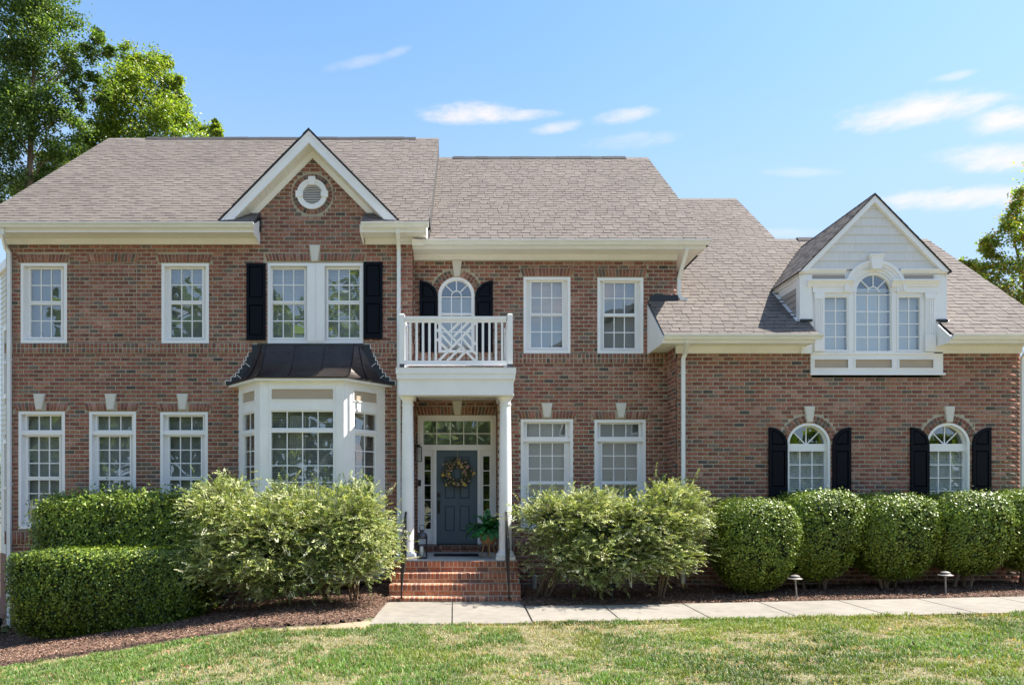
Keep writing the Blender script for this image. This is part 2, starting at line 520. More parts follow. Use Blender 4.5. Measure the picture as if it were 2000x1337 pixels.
def axis_lines(a, b, fine, far):
    core = np.arange(a, b + 1e-6, fine)
    out = []; s = fine * 2; v = b
    while v < far:
        v += s; out.append(v); s *= 1.5
    lo = []; s = fine * 2; v = a
    while v > -far:
        v -= s; lo.append(v); s *= 1.5
    return np.array(lo[::-1] + list(core) + out)

gx = axis_lines(-12, 13, .25, 900); gy = axis_lines(-9, 2, .25, 900)
GX, GY = np.meshgrid(gx, gy)
GZ = gz(GX, GY) - 0.012 + .012 * (vnoise(GX, GY, 1.1, 3) - .5)
GZ = np.where(poly_inside(GX, GY, LAND) | ((GX > WALK_X0) & (GX < WALK_X1) & (GY > WALK_Y0 - .1) & (GY < WALK_Y1 + .1)), GZ - .06, GZ)
nx, ny = len(gx), len(gy)
idx = np.arange(nx * ny).reshape(ny, nx)
gf = np.stack([idx[:-1, :-1], idx[:-1, 1:], idx[1:, 1:], idx[1:, :-1]], -1).reshape(-1, 4)
lawn_m = mat('lawn_soil', (.185, .168, .092), .95, noise=3.2, nvar=.45, bump=(50, .7, .02))
tag(np_mesh('lawn', np.stack([GX, GY, GZ], -1).reshape(-1, 3), gf, None, lawn_m, smooth=True), kind='structure')

def sheet(name, poly, lift, material, step=.12, mound=0.0):
    xs = [p[0] for p in poly]; ys = [p[1] for p in poly]
    ax = np.arange(min(xs), max(xs) + step, step); ay = np.arange(min(ys), max(ys) + step, step)
    PX, PY = np.meshgrid(ax, ay)
    ins = poly_inside(PX, PY, poly)
    id2 = -np.ones(PX.shape, int)
    cell = ins[:-1, :-1] & ins[:-1, 1:] & ins[1:, 1:] & ins[1:, :-1]
    need = np.zeros(PX.shape, bool)
    need[:-1, :-1] |= cell; need[:-1, 1:] |= cell; need[1:, 1:] |= cell; need[1:, :-1] |= cell
    id2[need] = np.arange(need.sum())
    rim = need.copy()
    rim[1:-1, 1:-1] &= ~(need[:-2, 1:-1] & need[2:, 1:-1] & need[1:-1, :-2] & need[1:-1, 2:])
    z = gz(PX, PY) + lift + mound * (vnoise(PX, PY, .5, 9)) + .02 * (vnoise(PX, PY, .16, 4) - .5)
    z = np.where(rim, gz(PX, PY) - .035, z)
    v = np.stack([PX, PY, z], -1)[need]
    f = np.stack([id2[:-1, :-1], id2[:-1, 1:], id2[1:, 1:], id2[1:, :-1]], -1)[cell]
    return tag(np_mesh(name, v, f, None, material, smooth=True), kind='structure')
sheet('mulch_bed', BED_LEFT, .02, M['mulch'], mound=.04)
sheet('mulch_bed', BED_RIGHT, -.012, M['mulch'], mound=.015)
sheet('bare_soil', [(-2.9, -4.2), (-2.2, -4.08), (-1.7, -4.06), (-1.36, -3.96), (-1.34, -3.5), (-1.5, -3.45), (-2.1, -3.82), (-2.7, -4.0)], .012, M['soil'], step=.06)

# ------------------------------------------------------------------ the walk: landing and slabs with joints
walk = thing('walkway', (1.0, -2.8, 0), None, None)
walk['kind'] = 'structure'
def slab(poly):
    mb = MB()
    top = [(x, y, float(gz(x, y)) + .0) for x, y in poly]
    cx = sum(p[0] for p in poly) / len(poly); cy = sum(p[1] for p in poly) / len(poly)
    ins = [(cx + (x - cx) * .992, cy + (y - cy) * .988, z + .006) for x, y, z in top]
    low = [(x, y, z - .09) for x, y, z in top]
    n = len(poly)
    vs = ins + top + low
    fs = [tuple(range(n))] + [(i, (i + 1) % n, n + (i + 1) % n, n + i) for i in range(n)] + [(n + i, n + (i + 1) % n, 2 * n + (i + 1) % n, 2 * n + i) for i in range(n)]
    mb.poly(vs, fs)
    return mb.build('slab', M['concrete'], walk)
slab([(-1.42, -3.72), (-.215, -3.70), (-.25, -1.735), (-1.41, -1.735)])
slab([(-.20, -3.70), (.985, -3.62), (.985, -1.735), (-.235, -1.735)])
edges = [1.0, 2.34, 3.70, 5.00, 6.35, 7.70, 9.05, 10.4, 11.75, 13.1]
for a, b in zip(edges[:-1], edges[1:]):
    slab([(a + .008, WALK_Y0), (b - .008, WALK_Y0), (b - .008, WALK_Y1), (a + .008, WALK_Y1)])

# ------------------------------------------------------------------ the house: masonry
HOUSE = thing('house', (-1.0, 0, 0), 'two storey red brick house with gabled shingle roof and white columned porch', 'house')
BH, BL, JT = .0813, .2065, .0175        # course height, brick module, mortar joint
BRICKC = [(.268, .101, .070), (.318, .133, .094), (.352, .178, .135), (.208, .082, .062), (.285, .127, .074), (.15, .104, .083), (.185, .13, .107), (.085, .069, .062), (.32, .155, .098)]
BRICKW = [28, 22, 10, 20, 7, 6, 6, 1.4, 5]
bricks = []      # (wall, front quad, back quad, tint, full stretcher?)

class Wall:
    def __init__(s, key, O, U, N): s.key = key; s.O = Vector((O[0], O[1], 0)); s.U = Vector((U[0], U[1], 0)); s.N = Vector((N[0], N[1], 0)); s.mb = MB(); s.part = None
    def P(s, u, z, off=0.0): return s.O + s.U * u + s.N * off + Vector((0, 0, z))
    def box(s, u0, u1, z0, z1, o0, o1): s.mb.hexa([s.P(u0, z0, o0), s.P(u1, z0, o0), s.P(u1, z0, o1), s.P(u0, z0, o1), s.P(u0, z1, o0), s.P(u1, z1, o0), s.P(u1, z1, o1), s.P(u0, z1, o1)])
    def brick(s, quad, proud=.009, full=False, tint=None):
        """quad: four (u, z) corners counter-clockwise as seen from outside"""
        pr = proud + R.uniform(-.0015, .0018)
        cu = sum(q[0] for q in quad) / 4; cz = sum(q[1] for q in quad) / 4
        fr = []
        for u, z in quad:
            du, dz = u - cu, z - cz
            fr.append(s.P(u - math.copysign(min(.0035, abs(du)), du) + R.uniform(-.001, .001), z - math.copysign(min(.0035, abs(dz)), dz) + R.uniform(-.001, .001), pr))
        bk = [s.P(u, z, -.004) for u, z in quad]
        t = tint or R.choices(BRICKC, BRICKW)[0]
        k = R.uniform(.84, 1.14)
        bricks.append((s, fr, bk, tuple(c * k * R.uniform(.96, 1.04) for c in t), full, (cu, cz)))

def cut(segs, blk):
    b0, b1, c0, c1 = blk
    out = []
    for (u0, u1, z0, z1) in segs:
        if b1 <= u0 or b0 >= u1 or c1 <= z0 or c0 >= z1:
            out.append((u0, u1, z0, z1)); continue
        if b0 > u0: out.append((u0, b0, z0, z1))
        if b1 < u1: out.append((b1, u1, z0, z1))
        m0, m1 = max(u0, b0), min(u1, b1)
        if c0 - z0 > .004: out.append((m0, m1, z0, c0))
        if z1 - c1 > .004: out.append((m0, m1, c1, z1))
    return out

def rect(u0, u1, z0, z1): return lambda zl, zh: [(u0, u1, z0, z1)]
def disc(cx, cz, r, zmin=-99):     # blocked circle (above zmin only)
    def f(zl, zh):
        if zh <= zmin: return []
        zz = cz if zl <= cz <= zh else (zl if abs(zl - cz) < abs(zh - cz) else zh)
        if abs(zz - cz) >= r: return []
        h = math.sqrt(r * r - (zz - cz) ** 2)
        return [(cx - h, cx + h, max(zl, zmin), zh)]
    return f

def field(w, bounds, z0, z1, holes, brick_holes=(), datum=0.0, phase=0.0, thick=.1, bricks_on=True, mortar=True):
    """bounds(zl, zh) -> list of (u0, u1); holes pierce the wall, brick_holes only leave out bricks"""
    k0 = int(math.floor((z0 - datum) / BH)); k1 = int(math.ceil((z1 - datum) / BH))
    runs = {}
    def flush(key):
        a, b = runs.pop(key)
        if mortar: w.box(key[0], key[1], a, b, 0, -thick)
    for k in range(k0, k1):
        zl, zh = max(datum + k * BH, z0), min(datum + (k + 1) * BH, z1)
        if zh - zl < .004: continue
        segs = [(a, b, zl, zh) for a, b in bounds(zl, zh)]
        for h in holes:
            for blk in h(zl, zh): segs = cut(segs, blk)
        cur = {}
        for (a, b, c, d) in segs: cur.setdefault((round(a, 4), round(b, 4)), []).append((c, d))
        for key in list(runs):
            if key not in cur or abs(cur[key][0][0] - runs[key][1]) > 1e-4: flush(key)
        for key, lst in cur.items():
            for (c, d) in lst:
                if key in runs and abs(runs[key][1] - c) < 1e-4: runs[key] = (runs[key][0], d)
                else:
                    if key in runs: flush(key)
                    runs[key] = (c, d)
        if not bricks_on: continue
        for h in brick_holes:
            for blk in h(zl, zh): segs = cut(segs, blk)
        for (a, b, c, d) in segs:
            if d - c < .03 or b - a < .03: continue
            zb0 = c + JT / 2; zb1 = d - JT / 2
            off = phase + (BL / 2 if k % 2 else 0)
            i = math.floor((a - off) / BL)
            while off + i * BL < b:
                u0 = max(off + i * BL, a); u1 = min(off + (i + 1) * BL, b)
                full = u1 - u0 > BL - 1e-4 and d - c > BH - 1e-3
                jl = JT / 2 if u0 > a + 1e-4 else .004
                jr = JT / 2 if u1 < b - 1e-4 else .004
                i += 1
                if u1 - u0 - jl - jr < .025: continue
                j = R.uniform(-.003, .003)
                w.brick([(u0 + jl + j, zb0), (u1 - jr + j, zb0), (u1 - jr + j, zb1), (u0 + jl + j, zb1)], full=full)
    for key in list(runs): flush(key)

def rowlock_band(w, u0, u1, z0, rows, h, proud, pitch=.0815, soldier=False):
    """projecting courses of bricks on end, joints in line"""
    w.box(u0, u1, z0, z0 + rows * h, .002, proud - .008)
    for r in range(rows):
        n = max(1, round((u1 - u0) / pitch)); p = (u1 - u0) / n
        for i in range(n):
            a = u0 + i * p; zz = z0 + r * h
            w.brick([(a + .008, zz + .008), (a + p - .008, zz + .008), (a + p - .008, zz + h - .007), (a + .008, zz + h - .007)], proud=proud)

def jack_arch(w, u0, u1, z0, z1, key=None, splay=.045, proud=.02):
    """flat arch of splayed soldier bricks; key = (top u0, top u1, bottom u0, bottom u1)"""
    um = (u0 + u1) / 2
    w.mb.poly([tuple(w.P(u0, z0, .001)), tuple(w.P(u1, z0, .001)), tuple(w.P(u1 + splay, z1, .001)), tuple(w.P(u0 - splay, z1, .001)),
               tuple(w.P(u0, z0, proud - .009)), tuple(w.P(u1, z0, proud - .009)), tuple(w.P(u1 + splay, z1, proud - .009)), tuple(w.P(u0 - splay, z1, proud - .009))],
              [(4, 5, 6, 7), (0, 1, 5, 4), (1, 2, 6, 5), (2, 3, 7, 6), (3, 0, 4, 7)])
    n = max(3, round((u1 - u0) / .071)); n += (n % 2 == 0)
    for i in range(n):
        f0, f1 = i / n, (i + 1) / n
        b0, b1 = u0 + (u1 - u0) * f0, u0 + (u1 - u0) * f1
        t0, t1 = u0 - splay + (u1 - u0 + 2 * splay) * f0, u0 - splay + (u1 - u0 + 2 * splay) * f1
        if key:
            if t0 < key[1] and t1 > key[0]: 
                if t0 < key[0] - .025: t1 = key[0] ; b1 = min(b1, key[2])
                elif t1 > key[1] + .025: t0 = key[1]; b0 = max(b0, key[3])
                else: continue
        w.brick([(b0 + .006, z0 + .004), (b1 - .006, z0 + .004), (t1 - .006, z1 - .008), (t0 + .006, z1 - .008)], proud=proud)

def ring_arch(w, cx, cz, r0, r1, a0, a1, rows=1, proud=.016, pitch=.078, skip=None):
    """rings of bricks on end round a curved opening"""
    n = 40
    for i in range(n):   # mortar behind
        t0 = rad(a0 + (a1 - a0) * i / n); t1 = rad(a0 + (a1 - a0) * (i + 1) / n)
        q = [(cx + r0 * math.cos(t0), cz + r0 * math.sin(t0)), (cx + (r1 + .05) * math.cos(t0), cz + (r1 + .05) * math.sin(t0)),
             (cx + (r1 + .05) * math.cos(t1), cz + (r1 + .05) * math.sin(t1)), (cx + r0 * math.cos(t1), cz + r0 * math.sin(t1))]
        w.mb.prism([w.P(u, z, .003) for u, z in q], [w.P(u, z, -.1) for u, z in q])
    dr = (r1 - r0) / rows
    for r in range(rows):
        ra, rb = r0 + r * dr, r0 + (r + 1) * dr
        m = max(3, round(abs(rad(a1 - a0)) * (ra + rb) / 2 / pitch))
        for i in range(m):
            g = .0075 / rb
            t0 = rad(a0 + (a1 - a0) * i / m) + g; t1 = rad(a0 + (a1 - a0) * (i + 1) / m) - g
            tm = math.degrees((t0 + t1) / 2)
            if skip and skip[0] < tm < skip[1]: continue
            q = [(cx + (ra + .005) * math.cos(t0), cz + (ra + .005) * math.sin(t0)), (cx + (rb - .005) * math.cos(t0), cz + (rb - .005) * math.sin(t0)),
                 (cx + (rb - .005) * math.cos(t1), cz + (rb - .005) * math.sin(t1)), (cx + (ra + .005) * math.cos(t1), cz + (ra + .005) * math.sin(t1))]
            w.brick(q, proud=proud, tint=R.choices(BRICKC, [16, 14, 8, 22, 4, 14, 10, 6, 2])[0])

def keystone(w, tu0, tu1, bu0, bu1, z0, z1, proud=.05):
    mb = MB()
    c = [(bu0, z0), (bu1, z0), (tu1, z1), (tu0, z1)]
    i = [(bu0 + .012, z0 + .012), (bu1 - .012, z0 + .012), (tu1 - .014, z1 - .012), (tu0 + .014, z1 - .012)]
    mb.prism([tuple(w.P(u, z, proud - .012)) for u, z in c], [tuple(w.P(u, z, -.01)) for u, z in c])
    mb.prism([tuple(w.P(u, z, proud)) for u, z in i], [tuple(w.P(u, z, proud - .012)) for u, z in i])
    return mb.build('keystone', M['stone'], HOUSE)

WA = Wall('A', (0, YA), (1, 0), (0, -1))
WB = Wall('B', (0, YB), (1, 0), (0, -1))
WC = Wall('C', (0, YC), (1, 0), (0, -1))
XA0, XA1 = -9.287, -1.086
XB1 = 4.376
XC0, XC1 = 4.177, 10.95
WAR = Wall('AR', (XA1, 0), (0, 1), (1, 0))         # return of the left block, faces right
WCR = Wall('CR', (XC0, 0), (0, 1), (-1, 0))        # return of the right block, faces left
YD = .965                                          # the door plane, set back in the porch recess
WD = Wall('D', (0, YD), (1, 0), (0, -1))
XR1 = .66                                          # right side of the recess
WRR = Wall('RR', (XR1, 0), (0, 1), (-1, 0))

def xa(p): return X(p, dA)
def za(p): return Z(p, dA)
def xb(p): return X(p, dB)
def zb(p): return Z(p, dB)
def xc(p): return X(p, dC)
def zc(p): return Z(p, dC)

A_UP = [(40.5, 131, 513.8, 669.5), (315.5, 408, 514, 670)]
A_DBL = (522.8, 709.4, 513.5, 671.5)
A_LOW = [(36.3, 127, 803, 1032), (174.3, 265.8, 803.3, 1032), (313, 406, 804.2, 1032)]
A_LKEY = [(67, 90, 72, 83.5), (206, 229, 211, 223.5), (346.6, 368.6, 351, 363.5)]
B_UP = [(1022.5, 1114, 540.7, 689.3), (1166.8, 1256.3, 542, 690)]
B_LOW = [(1017.2, 1119, 818.2, 1035), (1161, 1261, 819.2, 1035)]
B_LKEY = [(1057, 1079, 1062, 1074), (1201.6, 1223, 1207, 1218)]
AX = xb(891.4); AR_ = 35.4 * dB / FPX; AZS = zb(576.5); AZ0 = zb(688)          # arched balcony window
CWIN = [xc(1579.3), xc(1851.8)]; CR_ = 42 * dC / FPX; CZS = zc(867.5); CZ0 = zc(1032)
VX, VZ, VR = xa(610), za(379.7), .305                                           # gable vent

DAT_A = za(689.6); DAT_B = zb(709.2); DAT_C = zc(793) 
# --- left block
GAX, GAZ = -3.093, 9.07
ZFA = 6.925     # underside of the frieze board
def bA(zl, zh):
    if zl < ZFA: return [(XA0, XA1)]
    zz = (zl + zh) / 2
    h = min(1.06, max(0, 8.66 - zz + .1))
    return [(GAX - h, GAX + h)] if h > .05 else []
hol = []; bh = []
for (a, b, t, o) in A_UP + [A_DBL] + A_LOW:
    hol.append(rect(xa(a), xa(b), za(o), za(t)))
    bh.append(rect(xa(a) - .075, xa(b) + .055, za(t) - .002, za(t) + .19))
bh.append(rect(xa(174.5) - .006, xa(266.5) + .006, za(670), za(497)))       # bricked-up window panel
bh.append(rect(XA0, XA1, za(689.6), za(670)))                          # belt course
hol.append(disc(VX, VZ, VR)); bh.append(disc(VX, VZ, VR + .115))
bh.append(rect(xa(470), xa(750), za(1032), za(744)))                   # behind the bay
bh.append(rect(XA0, XA1, za(1062), za(1036)))
field(WA, bA, -1.25, 8.75, hol, bh, datum=DAT_A, phase=.05)
rowlock_band(WA, XA0 - .02, xa(494), za(689.6), 2, (za(670) - za(689.6)) / 2, .026)
rowlock_band(WA, xa(724), XA1 + .02, za(689.6), 2, (za(670) - za(689.6)) / 2, .026)
rowlock_band(WA, XA0 - .02, xa(466), za(1062), 1, za(1036) - za(1062), .028, pitch=.083)
rowlock_band(WA, xa(754), XA1, za(1062), 1, za(1036) - za(1062), .028, pitch=.083)
for (a, b, t, o) in A_UP: jack_arch(WA, xa(a) - .05, xa(b) + .03, za(t) + .01, za(t) + .182)
jack_arch(WA, xa(173), xa(268), za(513), za(496), proud=.024)
field(WA, lambda a, b: [(xa(174.5), xa(266.5))], za(670), za(513), [], [], datum=DAT_A, phase=.11, mortar=False)
k = (xa(604.6), xa(626), xa(609), xa(621.5))
jack_arch(WA, xa(521), xa(711), za(510), za(494.5), key=k)
keystone(WA, *k, za(510.8), za(479.5))
for (a, b, t, o), kk in zip(A_LOW, A_LKEY):
    kk = tuple(xa(q) for q in kk)
    jack_arch(WA, xa(a) - .05, xa(b) + .03, za(t) + .01, za(t) + .182, key=kk)
    keystone(WA, *kk, za(799.8), za(768.8))
ring_arch(WA, VX, VZ, VR + .004, VR + .105, 0, 360, proud=.014, pitch=.075)
# --- return of the left block
field(WAR, lambda a, b: [(0.003, YB)], .1, ZFA, [], [rect(0, YB, za(689.6), za(670))], datum=DAT_A, phase=.02)
rowlock_band(WAR, .0, YB, za(689.6), 2, (za(670) - za(689.6)) / 2, .026)
# --- middle block
ZFB = 6.74
hol = []; bh = []
for (a, b, t, o) in B_UP + B_LOW:
    hol.append(rect(xb(a), xb(b), zb(o), zb(t)))
    bh.append(rect(xb(a) - .06, xb(b) + .07, zb(t) - .002, zb(t) + .185))
hol.append(rect(AX - AR_, AX + AR_, AZ0, AZS)); hol.append(disc(AX, AZS, AR_, AZS))
bh.append(disc(AX, AZS, AR_ + .165, AZS))
bh.append(rect(XA1, XB1, zb(709.2), zb(690)))
hol.append(rect(XA1 - .1, XR1, .0, 3.92))                              # porch recess
bh.append(rect(XR1, XC0, zb(1078), zb(1051)))
field(WB, lambda a, b: [(XA1, XB1)], -.2, ZFB, hol, bh, datum=DAT_B, phase=.07)
rowlock_band(WB, XA1, XC0 - .002, zb(709.2), 2, (zb(690) - zb(709.2)) / 2, .026)
rowlock_band(WB, XR1, XC0 - .002, zb(1078), 1, zb(1051) - zb(1078), .026, pitch=.083)
for (a, b, t, o) in B_UP: jack_arch(WB, xb(a) - .03, xb(b) + .04, zb(t) + .012, zb(t) + .185)
for (a, b, t, o), kk in zip(B_LOW, B_LKEY):
    kk = tuple(xb(q) for q in kk)
    jack_arch(WB, xb(a) - .03, xb(b) + .04, zb(t) + .012, zb(t) + .18, key=kk)
    keystone(WB, *kk, zb(815.3), zb(787))
ring_arch(WB, AX, AZS, AR_ + .004, AR_ + .155, 4, 176, rows=2, skip=(80, 100))
keystone(WB, xb(882.5), xb(902), xb(887), xb(898), zb(539.5), zb(509))
# --- recess behind the porch
field(WD, lambda a, b: [(XA1, XR1)], .0, 4.0, [rect(X(816, 14.75), X(968.8, 14.75), .0, Z(811, 14.75))],
      [rect(XA1, XR1, Z(810.5, 14.75), Z(793, 14.75))], datum=DAT_B)
kd = tuple(X(q, 14.75) for q in (883, 902.5, 888, 898.5))
jack_arch(WD, XA1 + .05, XR1 - .05, Z(810, 14.75), Z(793, 14.75), key=kd)
keystone(WD, *kd, Z(810, 14.75), Z(782.5, 14.75))
WAR2 = Wall('AR2', (XA1, 0), (0, 1), (1, 0))
field(WAR2, lambda a, b: [(YB + .1, YD)], .0, 3.95, [], [], datum=DAT_B, phase=.02)
field(WAR2, lambda a, b: [(YB + .0, YB + .1)], .0, 3.92, [], [], datum=DAT_B, phase=.02)
field(WRR, lambda a, b: [(YB + .004, YD)], .0, 3.92, [], [], datum=DAT_B, phase=.05)
# --- right block
ZFC = 4.67
hol = []; bh = []
for cx in CWIN:
    hol += [rect(cx - CR_, cx + CR_, CZ0, CZS), disc(cx, CZS, CR_, CZS)]
    bh.append(disc(cx, CZS, CR_ + .165, CZS))
def bC(zl, zh):
    if zh > zc(731.5): return [(XC0, xc(1584.5)), (xc(1841.5), XC1)]
    return [(XC0, XC1)]
bh.append(rect(XC0, XC1, zc(1080), zc(1053)))
field(WC, bC, -.2, ZFC, hol, bh, datum=DAT_C, phase=.03)
rowlock_band(WC, XC0 - .02, XC1, zc(1080), 1, zc(1053) - zc(1080), .026, pitch=.083)
for cx, (a, b, c, d) in zip(CWIN, [(1569.3, 1590, 1574, 1586), (1842.3, 1863, 1847, 1858.5)]):
    ring_arch(WC, cx, CZS, CR_ + .004, CR_ + .155, 8, 172, rows=2, skip=(81, 99))
    keystone(WC, xc(a), xc(b), xc(c), xc(d), zc(824), zc(793))
field(WCR, lambda a, b: [(YC + .003, YB)], -.2, 4.9, [], [rect(YC - .1, YB, zb(709.2), zb(690))], datum=DAT_C, phase=.04)
rowlock_band(WCR, YC + .12, YB, zb(709.2), 2, (zb(690) - zb(709.2)) / 2, .024)

for w, nm in ((WA, 'wall'), (WAR, 'wall'), (WB, 'wall'), (WD, 'wall'), (WAR2, 'wall'), (WRR, 'wall'), (WC, 'wall'), (WCR, 'wall')):
    w.part = w.mb.build(nm, M['mortar'], HOUSE)
# other sides of the house, plain masonry
side = MB()
side.box(XA0, XA0 + .1, .1, 9.3, -1.6, 7.1); side.box(XA0, XA1, 9.3, 9.4, -1.6, 7.1)
side.box(XA1 - .1, XA1, YD + .1, 9.3, -.3, 7.1)
side.box(XA1, XB1, 9.0, 9.1, -.3, 6.9); side.box(XB1 - .1, XB1, YB + .1, 9.0, -.3, 6.9)
side.box(XC0 + .1, XC1, 6.6, 6.7, -.3, 5.1); side.box(XC1 - .1, XC1, YC + .1, 6.6, -.3, 5.1)
side.build('side_wall', mat('plain_brickwork', (.25, .12, .095), .9, noise=12, nvar=.3), HOUSE)

def emit_bricks():
    """the largest-looking full bricks become parts, the rest one piece of brickwork"""
    cand = []
    for i, (w, fr, bk, t, full, (cu, cz)) in enumerate(bricks):
        if not full or w.key not in 'C': continue
        c = (fr[0] + fr[2]) / 2
        d = c.y + DA; py = 957 - (c.z - EYE) * FPX / d; px = 910 + c.x * FPX / d
        if py < 950 and px < 1995: cand.append((abs(py - 830) + abs(px - 1640) * .35, i))
    # even spread over the nearest wall, which shows its bricks largest
    cand.sort()
    pick = set(i for _, i in cand[:300])
    meshes = {}
    fw, fh = BL - JT - .007, BH - JT - .007
    for j, t in enumerate(BRICKC):
        for v in range(2):
            mb = MB(); k = R.uniform(.86, 1.12); mb.col = tuple(c * k for c in t)
            f = [(-fw / 2 + R.uniform(-.001, .001), -.009 - R.uniform(0, .002), s * fh / 2) for s in (-1, 1)]
            vs = [(-fw / 2, -.0095, -fh / 2), (fw / 2, -.0085, -fh / 2), (fw / 2, -.0095, fh / 2), (-fw / 2, -.009, fh / 2)]
            vb = [(-fw / 2 - .0035, .004, -fh / 2 - .0035), (fw / 2 + .0035, .004, -fh / 2 - .0035), (fw / 2 + .0035, .004, fh / 2 + .0035), (-fw / 2 - .0035, .004, fh / 2 + .0035)]
            mb.hexa(vb + vs)
            meshes[(j, v)] = mb.mesh('brick', M['brick'])
    V = []; F = []; Cc = []
    for i, (w, fr, bk, t, full, (cu, cz)) in enumerate(bricks):
        if i in pick:
            j = R.choices(range(len(BRICKC)), BRICKW)[0]
            o = bpy.data.objects.new('brick', meshes[(j, R.randint(0, 1))])
            o.location = w.P(cu, cz, 0)
            link(o, w.part)
            continue
        b = len(V)
        nrm = (fr[1] - fr[0]).cross(fr[2] - fr[0])
        if nrm.dot(w.N) < 0: fr = fr[::-1]; bk = bk[::-1]
        V += [tuple(p) for p in fr] + [tuple(p) for p in bk]
        F += [(b, b + 1, b + 2, b + 3)] + [(b + 4 + k, b + 4 + (k + 1) % 4, b + (k + 1) % 4, b + k) for k in range(4)]
        Cc += [t] * 8
    np_mesh('brickwork', np.array(V), np.array(F), np.array(Cc), M['brick'], HOUSE, kind='stuff')
emit_bricks()

# ------------------------------------------------------------------ windows
PANES = {}
def place(mb, xf):
    if xf is not None: mb.v = [tuple(xf(Vector(p))) for p in mb.v]
    return mb

def plate(mb, x0, x1, z0, z1, holes, y0, y1):
    """slab with rectangular openings (x0, x1, z0, z1)"""
    zs = sorted({z0, z1} | {h[2] for h in holes} | {h[3] for h in holes})
    for a, b in zip(zs[:-1], zs[1:]):
        if b - a < 1e-5: continue
        m = (a + b) / 2; xs = [(x0, x1)]
        for h in holes:
            if h[2] < m < h[3]:
                nxt = []
                for (p, q) in xs:
                    if h[1] <= p or h[0] >= q: nxt.append((p, q)); continue
                    if h[0] > p: nxt.append((p, h[0]))
                    if h[1] < q: nxt.append((h[1], q))
                xs = nxt
        for p, q in xs: mb.box(p, q, y0, y1, a, b)

def blinds(x0, x1, z0, z1, y, parent, xf=None, pitch=.05, tilt=68, material='blind'):
    if material == 'blind': material = R.choice(('blind', 'blind', 'blind1', 'blind2')); tilt += R.uniform(-5, 5)
    mb = MB(); z = z1 - .02; t = rad(tilt); w = .033 if material == 'blindw' else .0275
    while z > z0 - .02:
        dy, dz = w * math.cos(t), w * math.sin(t)
        mb.hexa([(x0, y - dy, z - dz), (x1, y - dy, z - dz), (x1, y - dy + .002, z - dz + .003), (x0, y - dy + .002, z - dz + .003),
                 (x0, y + dy, z + dz), (x1, y + dy, z + dz), (x1, y + dy + .002, z + dz + .003), (x0, y + dy + .002, z + dz + .003)])
        z -= pitch
    return place(mb, xf).build('blind', M[material], parent, kind='stuff')

def glaze(parent, gx0, gx1, gz0, gz1, cols, rows, y, xf=None, mw=.019, frame_mb=None):
    """panes as single objects, glazing bars added to frame_mb"""
    pw = (gx1 - gx0) / cols; ph = (gz1 - gz0) / rows
    for i in range(cols):
        for j in range(rows):
            mb = MB().box(gx0 + i * pw, gx0 + (i + 1) * pw, y, y + .004, gz0 + j * ph, gz0 + (j + 1) * ph)
            place(mb, xf).build('pane', M['glass'], parent)
    for i in range(1, cols): frame_mb.box(gx0 + i * pw - mw / 2, gx0 + i * pw + mw / 2, y - .014, y - .001, gz0, gz1)
    for j in range(1, rows):
        z = gz0 + j * ph
        for i in range(cols):
            frame_mb.box(gx0 + i * pw + (mw / 2 if i else 0), gx0 + (i + 1) * pw - (mw / 2 if i < cols - 1 else 0), y - .0135, y - .001, z - mw / 2, z + mw / 2)

def window(Y, x0, x1, z0, z1, secs, gd=.10, cas=.055, parent=None, xf=None, name='window', back=True, blind=True, extra=None, label=None, front=-.004):
    """secs: (gx0, gx1, gz0, gz1, cols, rows) glass areas in metres"""
    mb = MB()
    mb.frame(x0, x1, z0, z1, cas, Y + front, Y + gd + .03)
    holes = [s[:4] for s in secs]
    plate(mb, x0 + cas, x1 - cas, z0 + cas, z1 - cas, holes, Y + gd - .012, Y + gd + .028)
    for (a, b, c, d, nc, nr) in secs:
        # sash edge round the glass
        e = .032
        mb.frame(max(a - e, x0 + cas), min(b + e, x1 - cas), max(c - e, z0 + cas), min(d + e, z1 - cas), min(e, a - x0 - cas) - .001, Y + gd - .034, Y + gd - .012)
    if extra: extra(mb)
    o = place(mb, xf).build(name, M['vinyl'], parent or HOUSE)
    if label: o['label'] = label
    for (a, b, c, d, nc, nr) in secs:
        bars = MB(); glaze(o, a, b, c, d, nc, nr, Y + gd, xf, frame_mb=bars)
        if bars.v: place(bars, xf).build('glazing_bar', M['vinyl'], o)
    if blind:
        blinds(x0 + .03, x1 - .03, z0 + .03, z1 - .03, Y + gd + .10, o, xf)
    return o

def S(d, px0, px1, py0, py1, c, r): return (X(px0, d), X(px1, d), Z(py1, d), Z(py0, d), c, r)

dg = dA + .10
def upper(Y, d, op, gl):
    a, b, t, o = op
    return window(Y, X(a, d), X(b, d), Z(o, d), Z(t, d), [S(d + .1, *g) for g in gl])
upper(YA, dA, A_UP[0], [(61.5, 121, 526.5, 588.5, 3, 2), (61.5, 121, 595.5, 658.5, 3, 2)])
upper(YA, dA, A_UP[1], [(335, 396, 526, 587.5, 3, 2), (335, 396, 594.5, 659, 3, 2)])
# double window under the gable
def mull(mb):
    x0, x1 = xa(600), xa(634)
    mb.box(x0, x1, YA - .01, YA + .06, za(668), za(517))
    mb.box(x0 + .012, x0 + .165, YA - .022, YA - .01, za(666), za(518.5)); mb.box(x1 - .165, x1 - .012, YA - .022, YA - .01, za(666), za(518.5))
a, b, t, o = A_DBL
window(YA, xa(a), xa(b), za(o), za(t), [S(dg, 533, 594.5, 526.5, 587.5, 3, 2), S(dg, 533, 594.5, 594.5, 659, 3, 2), S(dg, 641.5, 703.5, 526.5, 587.5, 3, 2), S(dg, 641.5, 703.5, 594.5, 659, 3, 2)], extra=mull, name='double_window')
